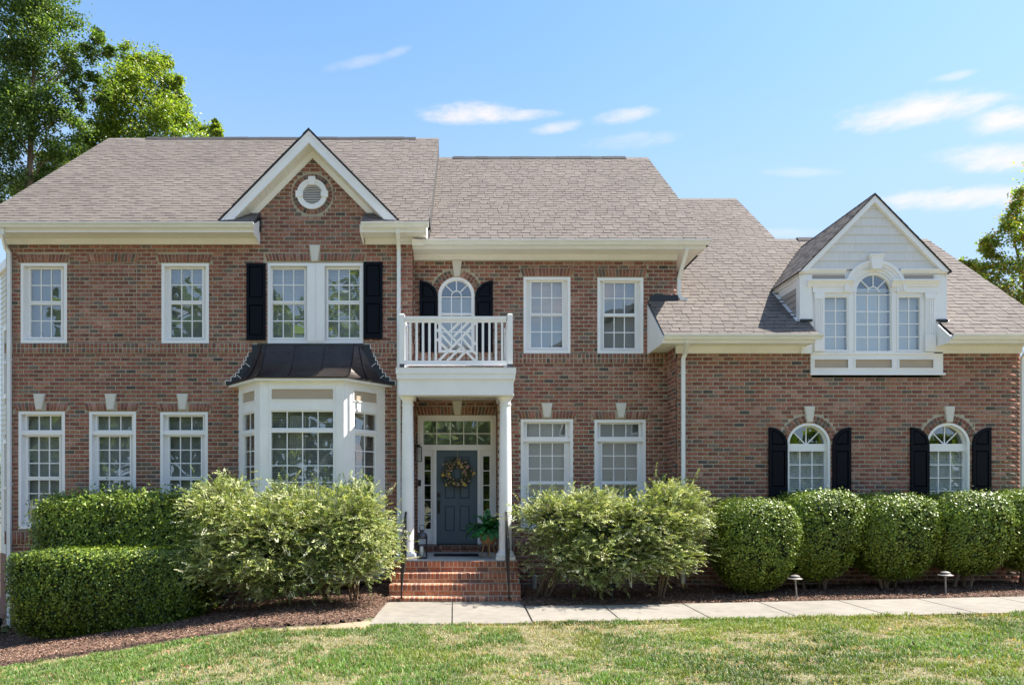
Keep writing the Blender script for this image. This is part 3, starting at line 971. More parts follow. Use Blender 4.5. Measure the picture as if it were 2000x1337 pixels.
# left block, ground floor
for (a, b, t, o), (g0, g1, h0, h1) in zip(A_LOW, [(54.7, 122, 56.5, 117.5), (191.5, 259, 194, 255), (330, 397.5, 332.5, 393.5)]):
    window(YA, xa(a), xa(b), za(o), za(t), [S(dg, g0, g1, 811.5, 839.5, 3, 1), S(dg, h0, h1, 852.5, 930, 3, 3), S(dg, h0, h1, 937, 1015, 3, 3)],
           extra=lambda mb, a=a, b=b: mb.box(xa(a) + .055, xa(b) - .055, YA + .02, YA + .066, Z(849, dA + .05), Z(840.5, dA + .05)))
# middle block
dgb = dB + .10
upper(YB, dB, B_UP[0], [(1037.5, 1097.5, 551.5, 612, 3, 2), (1037, 1098, 617.5, 678.5, 3, 2)])
upper(YB, dB, B_UP[1], [(1180, 1239, 553, 612.5, 3, 2), (1179, 1239.5, 618.5, 680, 3, 2)])
for (a, b, t, o), (g0, g1, h0, h1) in zip(B_LOW, [(1029, 1104, 1032.5, 1101.5), (1172, 1247, 1175.5, 1244)]):
    window(YB, xb(a), xb(b), zb(o), zb(t), [S(dgb, g0, g1, 824.5, 852.5, 3, 1), S(dgb, h0, h1, 865, 939, 3, 3), S(dgb, h0, h1, 945, 1019, 3, 3)],
           extra=lambda mb, a=a, b=b: mb.box(xb(a) + .055, xb(b) - .055, YB + .02, YB + .066, Z(862, dB + .05), Z(853.5, dB + .05)))

def arched_window(Y, cx, r, zs, z0, fw, gd, cols, zrows, inner=True, meeting=None, rail=None, name='arched_window', front=-.006, parent=None):
    """round-headed window; zrows = heights of the horizontal bars from the sill glass edge up to the spring"""
    mb = MB()
    mb.arc(cx, zs, r - fw, r, 0, 180, 28, Y + front, Y + gd + .03)
    mb.box(cx - r, cx - r + fw, Y + front, Y + gd + .03, z0, zs); mb.box(cx + r - fw, cx + r, Y + front, Y + gd + .03, z0, zs)
    mb.box(cx - r + fw, cx + r - fw, Y + front, Y + gd + .03, z0, z0 + fw)
    mb.arc(cx, zs, r - fw - .018, r - fw, 0, 180, 28, Y + gd - .03, Y + gd + .025)
    rg = r - fw - .018
    top = zs
    if rail:      # solid rail between fan and sash
        mb.box(cx - r + fw, cx + r - fw, Y + gd - .05, Y + gd + .03, rail[0], rail[1]); top = rail[0]
        mb.box(cx - r + fw, cx - rg, Y + gd - .02, Y + gd + .025, z0 + fw, top); mb.box(cx + rg, cx + r - fw, Y + gd - .02, Y + gd + .025, z0 + fw, top)
    else:
        mb.box(cx - r + fw, cx - rg, Y + gd - .02, Y + gd + .025, z0 + fw, top); mb.box(cx + rg, cx + r - fw, Y + gd - .02, Y + gd + .025, z0 + fw, top)
    o = mb.build(name, M['vinyl'], parent or HOUSE)
    bars = MB(); mw = .02; y = Y + gd
    pw = 2 * rg / cols
    zz = list(zrows)
    for a, b in zip(zz[:-1], zz[1:]):
        for i in range(cols):
            MB().box(cx - rg + i * pw, cx - rg + (i + 1) * pw, y, y + .004, a, b).build('pane', M['glass'], o)
    for i in range(1, cols): bars.box(cx - rg + i * pw - mw / 2, cx - rg + i * pw + mw / 2, y - .014, y - .001, zz[0], zz[-1])
    for z in zz[1:] if not rail else zz[1:-1]:
        h = mw * (1.9 if meeting is not None and abs(z - meeting) < .01 else 1)
        bars.box(cx - rg, cx + rg, y - (.03 if h > mw else .0135), y - .0012, z - h / 2, z + h / 2)
    ri = pw / 2 if inner else 0
    zb_ = zs
    if inner:
        bars.arc(cx, zb_, ri - mw / 2, ri + mw / 2, 0, 180, 14, y - .014, y - .001)
        hp = [(cx + ri * math.cos(rad(t)), zb_ + ri * math.sin(rad(t))) for t in range(0, 181, 15)]
        MB().prism_y(hp, y, y + .004).build('pane', M['glass'], o)
    for a in (0, 45, 90, 135):
        pts = [(cx + rg * math.cos(rad(t)), zb_ + rg * math.sin(rad(t))) for t in range(a, a + 46, 9)]
        if inner: pts += [(cx + ri * math.cos(rad(t)), zb_ + ri * math.sin(rad(t))) for t in range(a + 45, a - 1, -15)]
        else: pts += [(cx, zb_)]
        MB().prism_y(pts, y, y + .004).build('pane', M['glass'], o)
    for a in (45, 90, 135):
        c, s = math.cos(rad(a)), math.sin(rad(a))
        bars.bar((cx + ri * c, y - .0075, zb_ + ri * s), (cx + rg * c, y - .0075, zb_ + rg * s), mw, .0128, up=(0, 1, 0))
    if rail: bars.box(cx - rg, cx + rg, y - .014, y - .001, zb_ - .0, zb_ + mw)
    bars.build('glazing_bar', M['vinyl'], o)
    return o
w_ = arched_window(YB, AX, AR_, AZS, AZ0, .05, .055, 3, [Z(681.5, dB + .05), Z(648, dB + .05), Z(613.5, dB + .05), Z(580, dB + .05)], meeting=Z(613.5, dB + .05))
blinds(AX - AR_ + .04, AX + AR_ - .04, AZ0 + .04, AZS - .03, YB + .17, w_)
for cx in CWIN:
    rl = (Z(881, dC + .12), Z(866.5, dC + .12))
    w_ = arched_window(YC, cx, CR_, CZS, CZ0, .045, .115, 3, [Z(1016, dC + .12), Z(992, dC + .12), Z(968, dC + .12), Z(958, dC + .12), Z(932.4, dC + .12), Z(907, dC + .12), rl[0]], inner=False, rail=rl, meeting=Z(963, dC + .12))
    blinds(cx - CR_ + .04, cx + CR_ - .04, CZ0 + .05, rl[0], YC + .185, w_, tilt=48, material='blindw')

# ------------------------------------------------------------------ shutters
def shutter(w, u0, u1, z0, z1, panels, arch=None, proud=.012, t=.035):
    """arch: 'l' or 'r' = the side that stays tall under a quarter-round top starting at panels' top"""
    mb = MB(); st = .055
    if arch is None:
        hs = [(u0 + st, u1 - st, a, b) for a, b in panels]
        zs = sorted({z0, z1} | {h[2] for h in hs} | {h[3] for h in hs})
        body = []
        for a, b in zip(zs[:-1], zs[1:]):
            m = (a + b) / 2
            if any(h[2] < m < h[3] for h in hs): body += [(u0, u0 + st, a, b), (u1 - st, u1, a, b)]
            else: body += [(u0, u1, a, b)]
        for q in body: w_box(mb, w, *q, proud, proud + t)
    else:
        zsp, hgt = arch
        side = hgt[0]; zt = hgt[1]
        ww = u1 - u0
        hs = [(u0 + st, u1 - st, a, b) for a, b in panels]
        zs = sorted({z0, zsp} | {h[2] for h in hs} | {h[3] for h in hs})
        for a, b in zip(zs[:-1], zs[1:]):
            m = (a + b) / 2
            if any(h[2] < m < h[3] for h in hs): w_box(mb, w, u0, u0 + st, a, b, proud, proud + t); w_box(mb, w, u1 - st, u1, a, b, proud, proud + t)
            else: w_box(mb, w, u0, u1, a, b, proud, proud + t)
        # quarter-round head: rim and tall stile
        cu = u0 if side == 'l' else u1; sg = 1 if side == 'l' else -1
        n = 12; H = zt - zsp
        def pt(f, k): return (cu + sg * (ww * k) * math.cos(f), zsp + (H * k if k == 1 else H - (1 - k) * ww) * math.sin(f))
        for i in range(n):
            f0, f1 = math.pi / 2 * i / n, math.pi / 2 * (i + 1) / n
            ki = 1 - st / ww
            def q(f, inn): 
                rx = ww - (st if inn else 0); rz = H - (st if inn else 0)
                return (cu + sg * rx * math.cos(f), zsp + rz * math.sin(f))
            P4 = [q(f0, 1), q(f0, 0), q(f1, 0), q(f1, 1)]
            mb.prism([tuple(w.P(u, z, proud + t)) for u, z in P4], [tuple(w.P(u, z, proud)) for u, z in P4])
        s0, s1 = (cu, cu + sg * st)
        w_box(mb, w, min(s0, s1), max(s0, s1), zsp, zt - .002, proud, proud + t - .001)
    o = mb.build('shutter', M['shutter'], HOUSE)
    def raised(q):
        p = MB()
        cu = sum(a for a, b in q) / len(q); cz = sum(b for a, b in q) / len(q)
        def shrink(k): 
            return [(cu + (a - cu) * (1 - k / max(.05, abs(a - cu))) if abs(a - cu) > .001 else a, cz + (b - cz) * (1 - k / max(.05, abs(b - cz))) if abs(b - cz) > .001 else b) for a, b in q]
        inn = shrink(.022)
        n = len(q)
        vs = [tuple(w.P(a, b, proud + .008)) for a, b in q] + [tuple(w.P(a, b, proud + t - .006)) for a, b in inn] + [tuple(w.P(a, b, proud)) for a, b in q]
        fs = [tuple(range(n, 2 * n))] + [(i, (i + 1) % n, n + (i + 1) % n, n + i) for i in range(n)] + [(2 * n + i, 2 * n + (i + 1) % n, (i + 1) % n, i) for i in range(n)]
        p.poly(vs, fs).build('panel', M['shutter'], o)
    for a, b in panels: raised([(u0 + st, a), (u1 - st, a), (u1 - st, b), (u0 + st, b)])
    if arch:
        n = 8; rx = ww - st; rz = H - st
        b0 = zsp + .002
        q = [(cu + sg * st, b0), (cu + sg * rx * .995, b0)] + [(cu + sg * rx * math.cos(math.pi / 2 * i / n), zsp + rz * math.sin(math.pi / 2 * i / n)) for i in range(1, n - 1)]
        q = [p for p in q if (p[0] - cu) * sg >= st - 1e-6] 
        zst = zsp + rz * math.sqrt(max(0, 1 - (st / rx) ** 2))
        q.append((cu + sg * st, zst))
        raised(q)
    return o
def w_box(mb, w, u0, u1, z0, z1, o0, o1):
    mb.hexa([w.P(u0, z0, o0), w.P(u1, z0, o0), w.P(u1, z0, o1), w.P(u0, z0, o1), w.P(u0, z1, o0), w.P(u1, z1, o0), w.P(u1, z1, o1), w.P(u0, z1, o1)])

shutter(WA, xa(482.5), xa(519.5), za(664.5), za(515), [(za(655), za(596)), (za(582), za(521))])
shutter(WA, xa(710.5), xa(747.5), za(662), za(512.5), [(za(652), za(593)), (za(580), za(518.5))])
for u0, u1, s in ((819.7, 854.8, 'l'), (928, 962.6, 'r')):
    shutter(WB, xb(u0), xb(u1), zb(687.5), zb(580), [(zb(678), zb(639)), (zb(630), zb(590))], arch=(zb(580.5), (s, zb(549))))
for u0, u1, s in ((1500.3, 1536.6, 'l'), (1624.6, 1660.3, 'r'), (1776.6, 1812.8, 'l'), (1897.4, 1933.2, 'r')):
    shutter(WC, xc(u0), xc(u1), zc(972), zc(868), [(zc(950), zc(880))], arch=(zc(868), (s, zc(834))))

# ------------------------------------------------------------------ gable vent
mb = MB()
mb.arc(VX, VZ, VR - .062, VR, 0, 360, 36, YA - .04, YA + .09)
mb.arc(VX, VZ, VR - .105, VR - .062, 0, 360, 36, YA - .028, YA + .09)
mb.prism_y([(VX - .055, VZ + VR - .13), (VX + .055, VZ + VR - .13), (VX + .072, VZ + VR + .035), (VX - .072, VZ + VR + .035)], YA - .07, YA - .005)
for s in (-1, 1): mb.prism_y([(VX + s * (VR - .125), VZ - .05), (VX + s * (VR + .022), VZ - .075), (VX + s * (VR + .022), VZ + .06), (VX + s * (VR - .125), VZ + .035)], YA - .058, YA - .02)
vent = mb.build('gable_vent', M['white'], HOUSE)
rr = VR - .105
MB().arc(VX, VZ, .001, rr, 0, 360, 24, YA + .07, YA + .085).build('backing', M['dark'], vent)
for i in range(10):
    z = VZ - rr + .045 + i * (2 * rr - .07) / 9.5
    if abs(z - VZ) >= rr: continue
    h = math.sqrt(rr * rr - (z - VZ) ** 2)
    MB().hexa([(VX - h, YA - .015, z - .014), (VX + h, YA - .015, z - .014), (VX + h, YA - .009, z - .018), (VX - h, YA - .009, z - .018),
               (VX - h, YA + .04, z + .026), (VX + h, YA + .04, z + .026), (VX + h, YA + .046, z + .022), (VX - h, YA + .046, z + .022)]).build('slat', M['white'], vent)

# ------------------------------------------------------------------ bay window
BCX = -3.115
FL, FR = BCX - .80, BCX + .80
YF = -.805
WL, WRt = -4.593, -1.623
BZ0, BZ1 = .27, 4.06
bay = MB()
# front wall with openings, local side panels below
tanz = (3.703, 3.894); trz = (3.158, 3.466); mz = (1.25, 3.048)
gxf = (X(532.6, dA + YF + .04), X(650, dA + YF + .04))
plate(bay, FL, FR, BZ0, BZ1, [(gxf[0] - .05, gxf[1] + .05, 1.15, 3.53), (X(529.5, 12.98), X(651.5, 12.98), tanz[0] - .01, tanz[1] + .01)], YF, YF + .08)
for x0, x1 in ((FL, FL + .16), (FR - .16, FR)): bay.box(x0 + .004, x1 - .004, YF - .012, YF - .0005, BZ0 + .25, BZ1 - .02)
bay.box(gxf[0] - .06, gxf[1] + .06, YF - .012, YF - .0005, .55, 1.06)
def side_xf(p0, p1):
    d = Vector((p1[0] - p0[0], p1[1] - p0[1], 0)).normalized(); n = Vector((-d.y, d.x, 0))
    o = Vector((p0[0], p0[1], 0))
    return (lambda v: o + d * v.x + n * v.y + Vector((0, 0, v.z))), math.hypot(p1[0] - p0[0], p1[1] - p0[1])
xr, LR = side_xf((FR, YF), (WRt, 0)); xl, LL = side_xf((WL, 0), (FL, YF))
sides = []
for xf, L, mirror in ((xr, LR, 0), (xl, LL, 1)):
    a, b = .215, .85
    if mirror: a, b = L - .85, L - .215
    m2 = MB()
    plate(m2, .0, L, BZ0, BZ1, [(a, b, 1.15, 3.53), (a, b, tanz[0] - .012, tanz[1] + .012)], .001, .08)
    bay.poly([tuple(xf(Vector(p))) for p in m2.v], m2.f)
    sides.append((xf, L, a, b))
bayo = bay.build('bay_window', M['white'], HOUSE)
def tan_panel(x0, x1, z0, z1, y, xf=None, parent=None):
    o = place(MB().box(x0, x1, y + .012, y + .03, z0, z1), xf).build('panel', M['tan'], parent or bayo)
    place(MB().frame(x0 - .022, x1 + .022, z0 - .022, z1 + .022, .022, y - .012, y + .02), xf).build('panel_frame', M['white'], parent or bayo)
tan_panel(X(530.5, 12.98), X(650.5, 12.98), tanz[0], tanz[1], YF)
def bay_light(x0, x1, cols, rows, xf, y):
    f = MB(); w = .035
    f.frame(x0, x1, 1.15, 3.53, w, y - .008, y + .06)
    f.box(x0 + w, x1 - w, y - .012, y + .06, 3.07, 3.135)
    f.box(x0 + w, x1 - w, y + .012, y + .058, 3.135, 3.158); f.box(x0 + w, x1 - w, y + .012, y + .058, 3.466, 3.53 - w)
    def bar_set(b):
        if b.v: place(b, xf).build('glazing_bar', M['vinyl'], bayo)
    bars = MB()
    glaze(bayo, x0 + w, x1 - w, 3.158, 3.466, cols, 1, y + .04, xf, frame_mb=bars); bar_set(bars); bars = MB()
    if rows:
        glaze(bayo, x0 + w, x1 - w, 1.15 + w, 3.07, cols, rows, y + .04, xf, frame_mb=bars)
    else:
        f.frame(x0 + w, x1 - w, 2.10, 3.07, .035, y + .012, y + .058); f.frame(x0 + w, x1 - w, 1.15 + w, 2.10, .035, y + .03, y + .066)
        glaze(bayo, x0 + w + .035, x1 - w - .035, 2.14, 3.035, cols, 3, y + .04, xf, frame_mb=bars); bar_set(bars); bars = MB()
        glaze(bayo, x0 + w + .035, x1 - w - .035, 1.22, 2.065, cols, 3, y + .05, xf, frame_mb=bars)
    place(f, xf).build('window_frame', M['vinyl'], bayo)
    bar_set(bars)
    blinds(x0 + .02, x1 - .02, 1.2, 3.5, y + .16, bayo, xf, tilt=50)
bay_light(gxf[0] - .05, gxf[1] + .05, 4, 6, None, YF)
for xf, L, a, b in sides:
    bay_light(a, b, 2, 0, xf, 0)
    tan_panel(a + .022, b - .022, tanz[0], tanz[1], 0, xf)
# curtain panel just inside the front light
mb = MB()
xs = np.linspace(gxf[0] + .30, gxf[0] + .62, 40)
q = [(x, YF + .10 + .018 * math.sin(i * 1.3)) for i, x in enumerate(xs)]
mb.prism_z(q + [(x, y + .004) for x, y in q[::-1]], 1.2, 3.4)
mb.build('curtain', M['curtain'], bayo)
# bay roof of dark metal, hollow curve
def roofring(t):
    z = 4.115 + (4.885 - 4.115) * (1 - t) ** 2.15
    top = [(-4.20, -.0), (-4.03, -.07), (-2.25, -.07), (-2.05, -.0)]
    bot = [(-4.815, 0.0), (-3.985, YF - .125), (-2.245, YF - .125), (-1.46, 0.0)]
    f = t
    return [(a[0] + (b[0] - a[0]) * f, a[1] + (b[1] - a[1]) * f, z) for a, b in zip(top, bot)]
rings = [roofring(i / 12) for i in range(13)]
mb = MB()
vs = [p for r in rings for p in r]; fs = []
for i in range(12):
    for k in range(3): fs.append((i * 4 + k, i * 4 + k + 1, (i + 1) * 4 + k + 1, (i + 1) * 4 + k))
nb = len(vs)
low = [(p[0], p[1], 4.085) for p in rings[-1]]
vs += low
for k in range(3): fs.append((48 + k, 48 + k + 1, nb + k + 1, nb + k))
fs.append((nb, nb + 1, nb + 2, nb + 3)); fs.append((3, 2, 1, 0))
fs.append(tuple([i * 4 for i in range(13)] + [nb])); fs.append(tuple([i * 4 + 3 for i in range(12, -1, -1)][::1] + [])+(nb+3,))
mb.poly(vs, fs)
bro = mb.build('bay_roof', M['copper'], HOUSE)
for k in range(3):
    for f in ((0, 1 / 3, 2 / 3) if k == 1 else (0, .5) if k == 2 else (.5, )):
        pts = []
        for r in rings:
            a, b = Vector(r[k]), Vector(r[k + 1]); p = a.lerp(b, f); pts.append(p)
        m = MB()
        for p, q in zip(pts[:-1], pts[1:]): m.bar(p, q, .016, .045)
        m.build('seam', M['copper'], bro)
for r in (2,):
    pts = [Vector(rg[2]) for rg in rings]; m = MB()
    for p, q in zip(pts[:-1], pts[1:]): m.bar(p, q, .016, .045)
    m.build('seam', M['copper'], bro)
MB().box(-4.2, -2.06, -.045, -.012, 4.86, 4.925).build('head_flashing', M['copper'], bro)
# eave board under the metal
tri = [(-4.79, -.0), (-3.975, YF - .105), (-2.255, YF - .105), (-1.49, 0.0)]
MB().prism_z(tri, 4.045, 4.0845).build('eave_board', M['white'], bro)
# stepped flashing with pale caulk edge
for sgn in (-1, 1):
    fl = MB()
    def roofline(z):
        t = 1 - max(0, (z - 4.115) / (4.885 - 4.115)) ** (1 / 2.15) if z > 4.115 else 1
        return (-4.20 + (-4.815 + 4.20) * t) if sgn < 0 else (-2.05 + (-1.46 + 2.05) * t)
    prev = None
    for k in range(10):
        z0 = 4.09 + k * BH
        o = roofline(z0) + sgn * .095
        if k == 0: o = roofline(4.115) + sgn * .03
        i2 = (-4.0 if sgn < 0 else -2.3)
        fl.box(min(o, i2), max(o, i2), -.026, -.011, z0, z0 + BH)
        nx_ = roofline(z0 + BH) + sgn * .095
        MB().box(min(o, o + sgn * .015), max(o, o + sgn * .015), -.024, -.009, z0, z0 + BH).build('caulk_line', M['caulk'], bro)
        if k < 9: MB().box(min(nx_ + sgn * .0151, o + sgn * .015), max(nx_ + sgn * .0151, o + sgn * .015), -.0235, -.0095, z0 + BH + .0005, z0 + BH + .014).build('caulk_line', M['caulk'], bro)
        if k in (2, 5):
            MB().bar((o - sgn * .02, -.0285, z0 + .04), (o - sgn * .11, -.0285, z0 - .035), .013, .003, up=(0, 1, 0)).build('caulk_line', M['caulk'], bro)
    fl.build('step_flashing', M['flash'], bro)
# timber skirt below the bay
MB().prism_z([(WL + .05, -.001), (FL + .03, YF + .05), (FR - .03, YF + .05), (WRt - .05, -.001)], .2, .2695).build('bay_floor', M['white'], bayo)

# ------------------------------------------------------------------ eaves: frieze, soffit, fascia, gutter
def gutter_run(x0, x1, yf, ztop, name='gutter', ends=True):
    prof = [(yf, ztop - .085), (yf - .055, ztop - .085), (yf - .075, ztop - .05), (yf - .108, ztop - .03), (yf - .115, ztop - .002), (yf - .100, ztop), (yf - .098, ztop - .012), (yf - .012, ztop - .012), (yf, ztop)]
    return MB().prism_x(prof, x0, x1).build(name, M['gutter'], HOUSE)
def soffit_run(x0, x1, y0, y1, z, step=.103):
    n = max(1, round((x1 - x0) / step)); p = (x1 - x0) / n
    me = MB().box(-p / 2 + .0022, p / 2 - .0022, y0, y1, -.012, 0).mesh('soffit_panel', M['soffit'])
    back = MB().box(x0, x1, y0, y1, z + .001, z + .012).build('soffit', M['soffit'], HOUSE)
    for i in range(n):
        o = bpy.data.objects.new('soffit_panel', me); o.location = (x0 + (i + .5) * p, 0, z)
        link(o, back)
    h = MB()
    for i in range(n):
        xx = x0 + (i + .5) * p
        for dx in (-.02, .02): h.box(xx + dx - .006, xx + dx + .006, y1 - .034, y1 - .022, z - .0135, z - .0118)
    h.build('vent_slots', M['dark'], back, kind='stuff')
def eave(x0, x1, Yw, over, zf0, zs, zg, gx=None, fx=None):
    """frieze on the wall, soffit, fascia board and gutter; gx: gutter ends; fx: frieze ends"""
    f0, f1 = fx or (x0, x1)
    MB().box(f0, f1, Yw - .03, Yw - .0005, zf0, zs + .0).build('frieze_board', M['white'], HOUSE)
    MB().box(f0, f1, Yw - .052, Yw - .0305, zs - .045, zs - .0125).build('bed_mould', M['white'], HOUSE)
    soffit_run(x0, x1, Yw - over, Yw - .0525, zs)
    MB().prism_x([(Yw - over - .03, zs - .035), (Yw - over - .005, zs - .035), (Yw - over - .005, zg - .02), (Yw - over - .055, zg - .02), (Yw - over - .03, zs + .02)], x0, x1).build('fascia_board', M['white'], HOUSE)
    g0, g1 = gx or (x0, x1)
    return gutter_run(g0, g1, Yw - over - .055, zg)
def end_cap(poly, x0, x1):
    return MB().prism_x(poly, x0, x1).build('eave_end', M['white'], HOUSE)

ZSA, ZGA = 7.05, 7.172
EA = .40
eave(-9.66, xa(505), YA, EA, ZFA, ZSA, ZGA, gx=(-9.70, X(495.6, 13.26)), fx=(XA0, xa(507.5)))
eave(X(712, dA), X(830, 13.4), YA, EA, ZFA, ZSA, ZGA, gx=(X(705, 13.26), X(837, 13.26)), fx=(xa(713.5), XA1 + .02))
for x0, x1 in ((xa(505), xa(508)), (X(709, dA) , X(712, dA))):
    end_cap([(-EA - .02, ZSA - .03), (-.0005, ZFA), (-.0005, ZGA + .24), (-EA - .06, ZGA - .02), (-EA - .03, ZSA + .03)], x0 + .001, x1 - .001)
end_cap([(-EA - .02, ZSA - .03), (-.0005, ZSA - .03), (-.0005, ZGA + .30), (-EA - .06, ZGA - .02)], X(830, 13.4), X(830, 13.4) + .03)
ZSB, ZGB = 6.862, 6.975
YEB_ = -.105
eave(xb(808.5), 4.80, YB, EA, ZFB, ZSB, ZGB, gx=(X(826, 13.66), 4.885), fx=(XA1 + .003, XB1))
end_cap([(YB - EA - .02, ZSB - .03), (YB - .0005, ZSB - .03), (YB - .0005, ZGB + .25), (YB - EA - .06, ZGB - .02)], 4.80, 4.83)
MB().box(XB1 + .001, 4.80, YB - .0525, 8.9, ZSB, ZSB + .012).build('soffit', M['soffit'], HOUSE)
MB().box(XA1 + .004, X(827, 13.66), YEB_ - .035, YEB_ + .01, ZSB + .004, ZGB + .012).build('fascia_board', M['white'], HOUSE)
ZSC, ZGC = 4.822, 4.932
xcl, xcr = 6.66, X(1864, 12.95)
eave(3.80, xcl, YC, EA, ZFC, ZSC, ZGC, gx=(X(1297.5, 12.98), X(1608, 12.95)), fx=(X(1318.5, dC), xc(1584)))
eave(xcr, 11.35, YC, EA, ZFC, ZSC, ZGC, gx=(X(1862, 12.95), 11.4), fx=(xc(1842.5), XC1 + .02))
end_cap([(YC - EA - .03, ZSC - .035), (YB - .002, ZSC - .035), (YB - .002, ZGC + .88), (YC - EA - .06, ZGC - .02)], 3.76, 3.80)
end_cap([(YC - EA - .03, ZSC - .03), (YC - .06, ZSC - .03), (YC - .06, ZGC + .33), (YC - EA - .06, ZGC - .02)], xcl, xcl + .025)
end_cap([(YC - EA - .03, ZSC - .03), (YC - .06, ZSC - .03), (YC - .06, ZGC + .33), (YC - EA - .06, ZGC - .02)], xcr - .025, xcr)
MB().box(3.80, XC0, YC - .052, YB - .003, ZSC, ZSC + .012).build('soffit', M['soffit'], HOUSE)
MB().box(XC0 - .02, X(1318.5, dC), YC - .028, YC + .002, ZFC, ZSC - .002).build('frieze_board', M['white'], HOUSE)

# ------------------------------------------------------------------ downspouts
def downspout(pts, w=.075, t=.055, straps=()):
    m = MB()
    n = len(pts)
    for i in range(n - 1):
        p, q = Vector(pts[i]), Vector(pts[i + 1])
        m.bar(p, q + (q - p).normalized() * (.012 if i < n - 2 else 0), w - i * .0006, t - i * .0006, up=(0, 1, .001))
    for z in straps:
        x, y = pts[-1][0], pts[-1][1]
        m.box(x - w / 2 - .006, x + w / 2 + .006, y - t / 2 - .004, y + .06, z - .012, z + .012)
    return m.build('downspout', M['gutter'], HOUSE)
xd = xa(21.5)
downspout([(X(3, 13.3), -.44, 7.09), (X(4, 13.35), -.43, 6.98), (xd - .03, -.12, 6.83), (xd, -.055, 6.74), (xd, -.055, -.78)], straps=(4.6, 2.1))
xd = xa(779.5)
downspout([(X(776.5, 13.3), -.44, 7.09), (X(776.5, 13.35), -.42, 7.0), (xd, -.09, 6.86), (xd, -.055, 6.8), (xd, -.055, .25)], straps=(5.6, 3.35))
downspout([(X(1341, 13.8), YB - .42, 6.9), (X(1340, 13.8), YB - .42, 6.82), (4.43, YB - .1, 6.48), (4.425, YB + .02, 6.36), (4.425, YB + .04, 6.02), (4.50, YB + .03, 5.93), (4.60, YB + .0, 5.90)])
xd = xc(1332.5)
downspout([(X(1341.5, 13.05), YC - .44, 4.86), (X(1341, 13.1), YC - .43, 4.80), (xd + .02, YC - .1, 4.64), (xd, YC - .055, 4.56), (xd, YC - .055, .15)], straps=(4.28, 1.9))
xd = xc(1993)
downspout([(X(2006, 13.05), YC - .44, 4.86), (X(2004, 13.1), YC - .43, 4.80), (xd + .02, YC - .1, 4.64), (xd, YC - .055, 4.56), (xd, YC - .055, .35)])

# ------------------------------------------------------------------ roofs
ROOF = MB()
PT = .833
def main_roof(x0, x1, ye, ze, yr, y_front=None, thick_under=.06):
    """solid of a gabled roof: front slope from (ye, ze) up to the ridge at yr and down behind"""
    zr = ze + PT * (yr - ye)
    yf = ye if y_front is None else y_front
    zf = ze + PT * (yf - ye)
    yb = 2 * yr - ye
    ROOF.prism_x([(yf, zf), (yr, zr), (yb, ze), (yb, ze - thick_under), (yf, min(ze - thick_under, zf - .06) if y_front is None else zf - .25)], x0, x1)
    return zr
YEA, ZEA = -.485, 7.165
YEB, ZEB = -.105, 6.968
YEC, ZEC = -.79, 4.925
YRA = 4.68; YRB = 4.65; YRC1 = 3.096; YRC2 = 5.557
ZRA = main_roof(-9.66, -.735, YEA, ZEA, YRA, y_front=.1)
for x0, x1 in ((-9.66, xa(508.5)), (X(712, dA), -.735)):
    z1 = ZEA + PT * (.105 - YEA)
    ROOF.prism_x([(YEA, ZEA), (.105, z1), (.105, z1 - .07), (YEA, ZEA - .03)], x0, x1)
ZRB = main_roof(-1.083, 4.90, YEB, ZEB, YRB)
ZRC1 = main_roof(3.78, 6.585, YEC, ZEC, YRC1, y_front=-.2)
ZRC1 = main_roof(6.585, 9.43, YEC, ZEC, YRC1, y_front=1.0)
ZRC1 = main_roof(9.43, 11.40, YEC, ZEC, YRC1, y_front=-.2)
ZRC2 = main_roof(4.40, 7.655, YEC, ZEC, YRC2, y_front=2.0)
for x0, x1 in ((3.78, 6.72), (9.30, 11.40)):
    z1 = ZEC + PT * (-.195 - YEC)
    ROOF.prism_x([(YEC, ZEC), (-.36, ZEC + PT * (-.36 - YEC)), (-.36, ZEC + PT * (-.36 - YEC) - .07), (YEC, ZEC - .03)], x0, x1)
for x0, x1 in ((3.78, 6.60), (9.415, 11.40)):
    ROOF.prism_x([(-.36, ZEC + PT * (-.36 - YEC)), (-.195, z1), (-.195, z1 - .07), (-.36, ZEC + PT * (-.36 - YEC) - .07)], x0, x1)
roof_o = ROOF.build('roof', M['deck'], HOUSE)

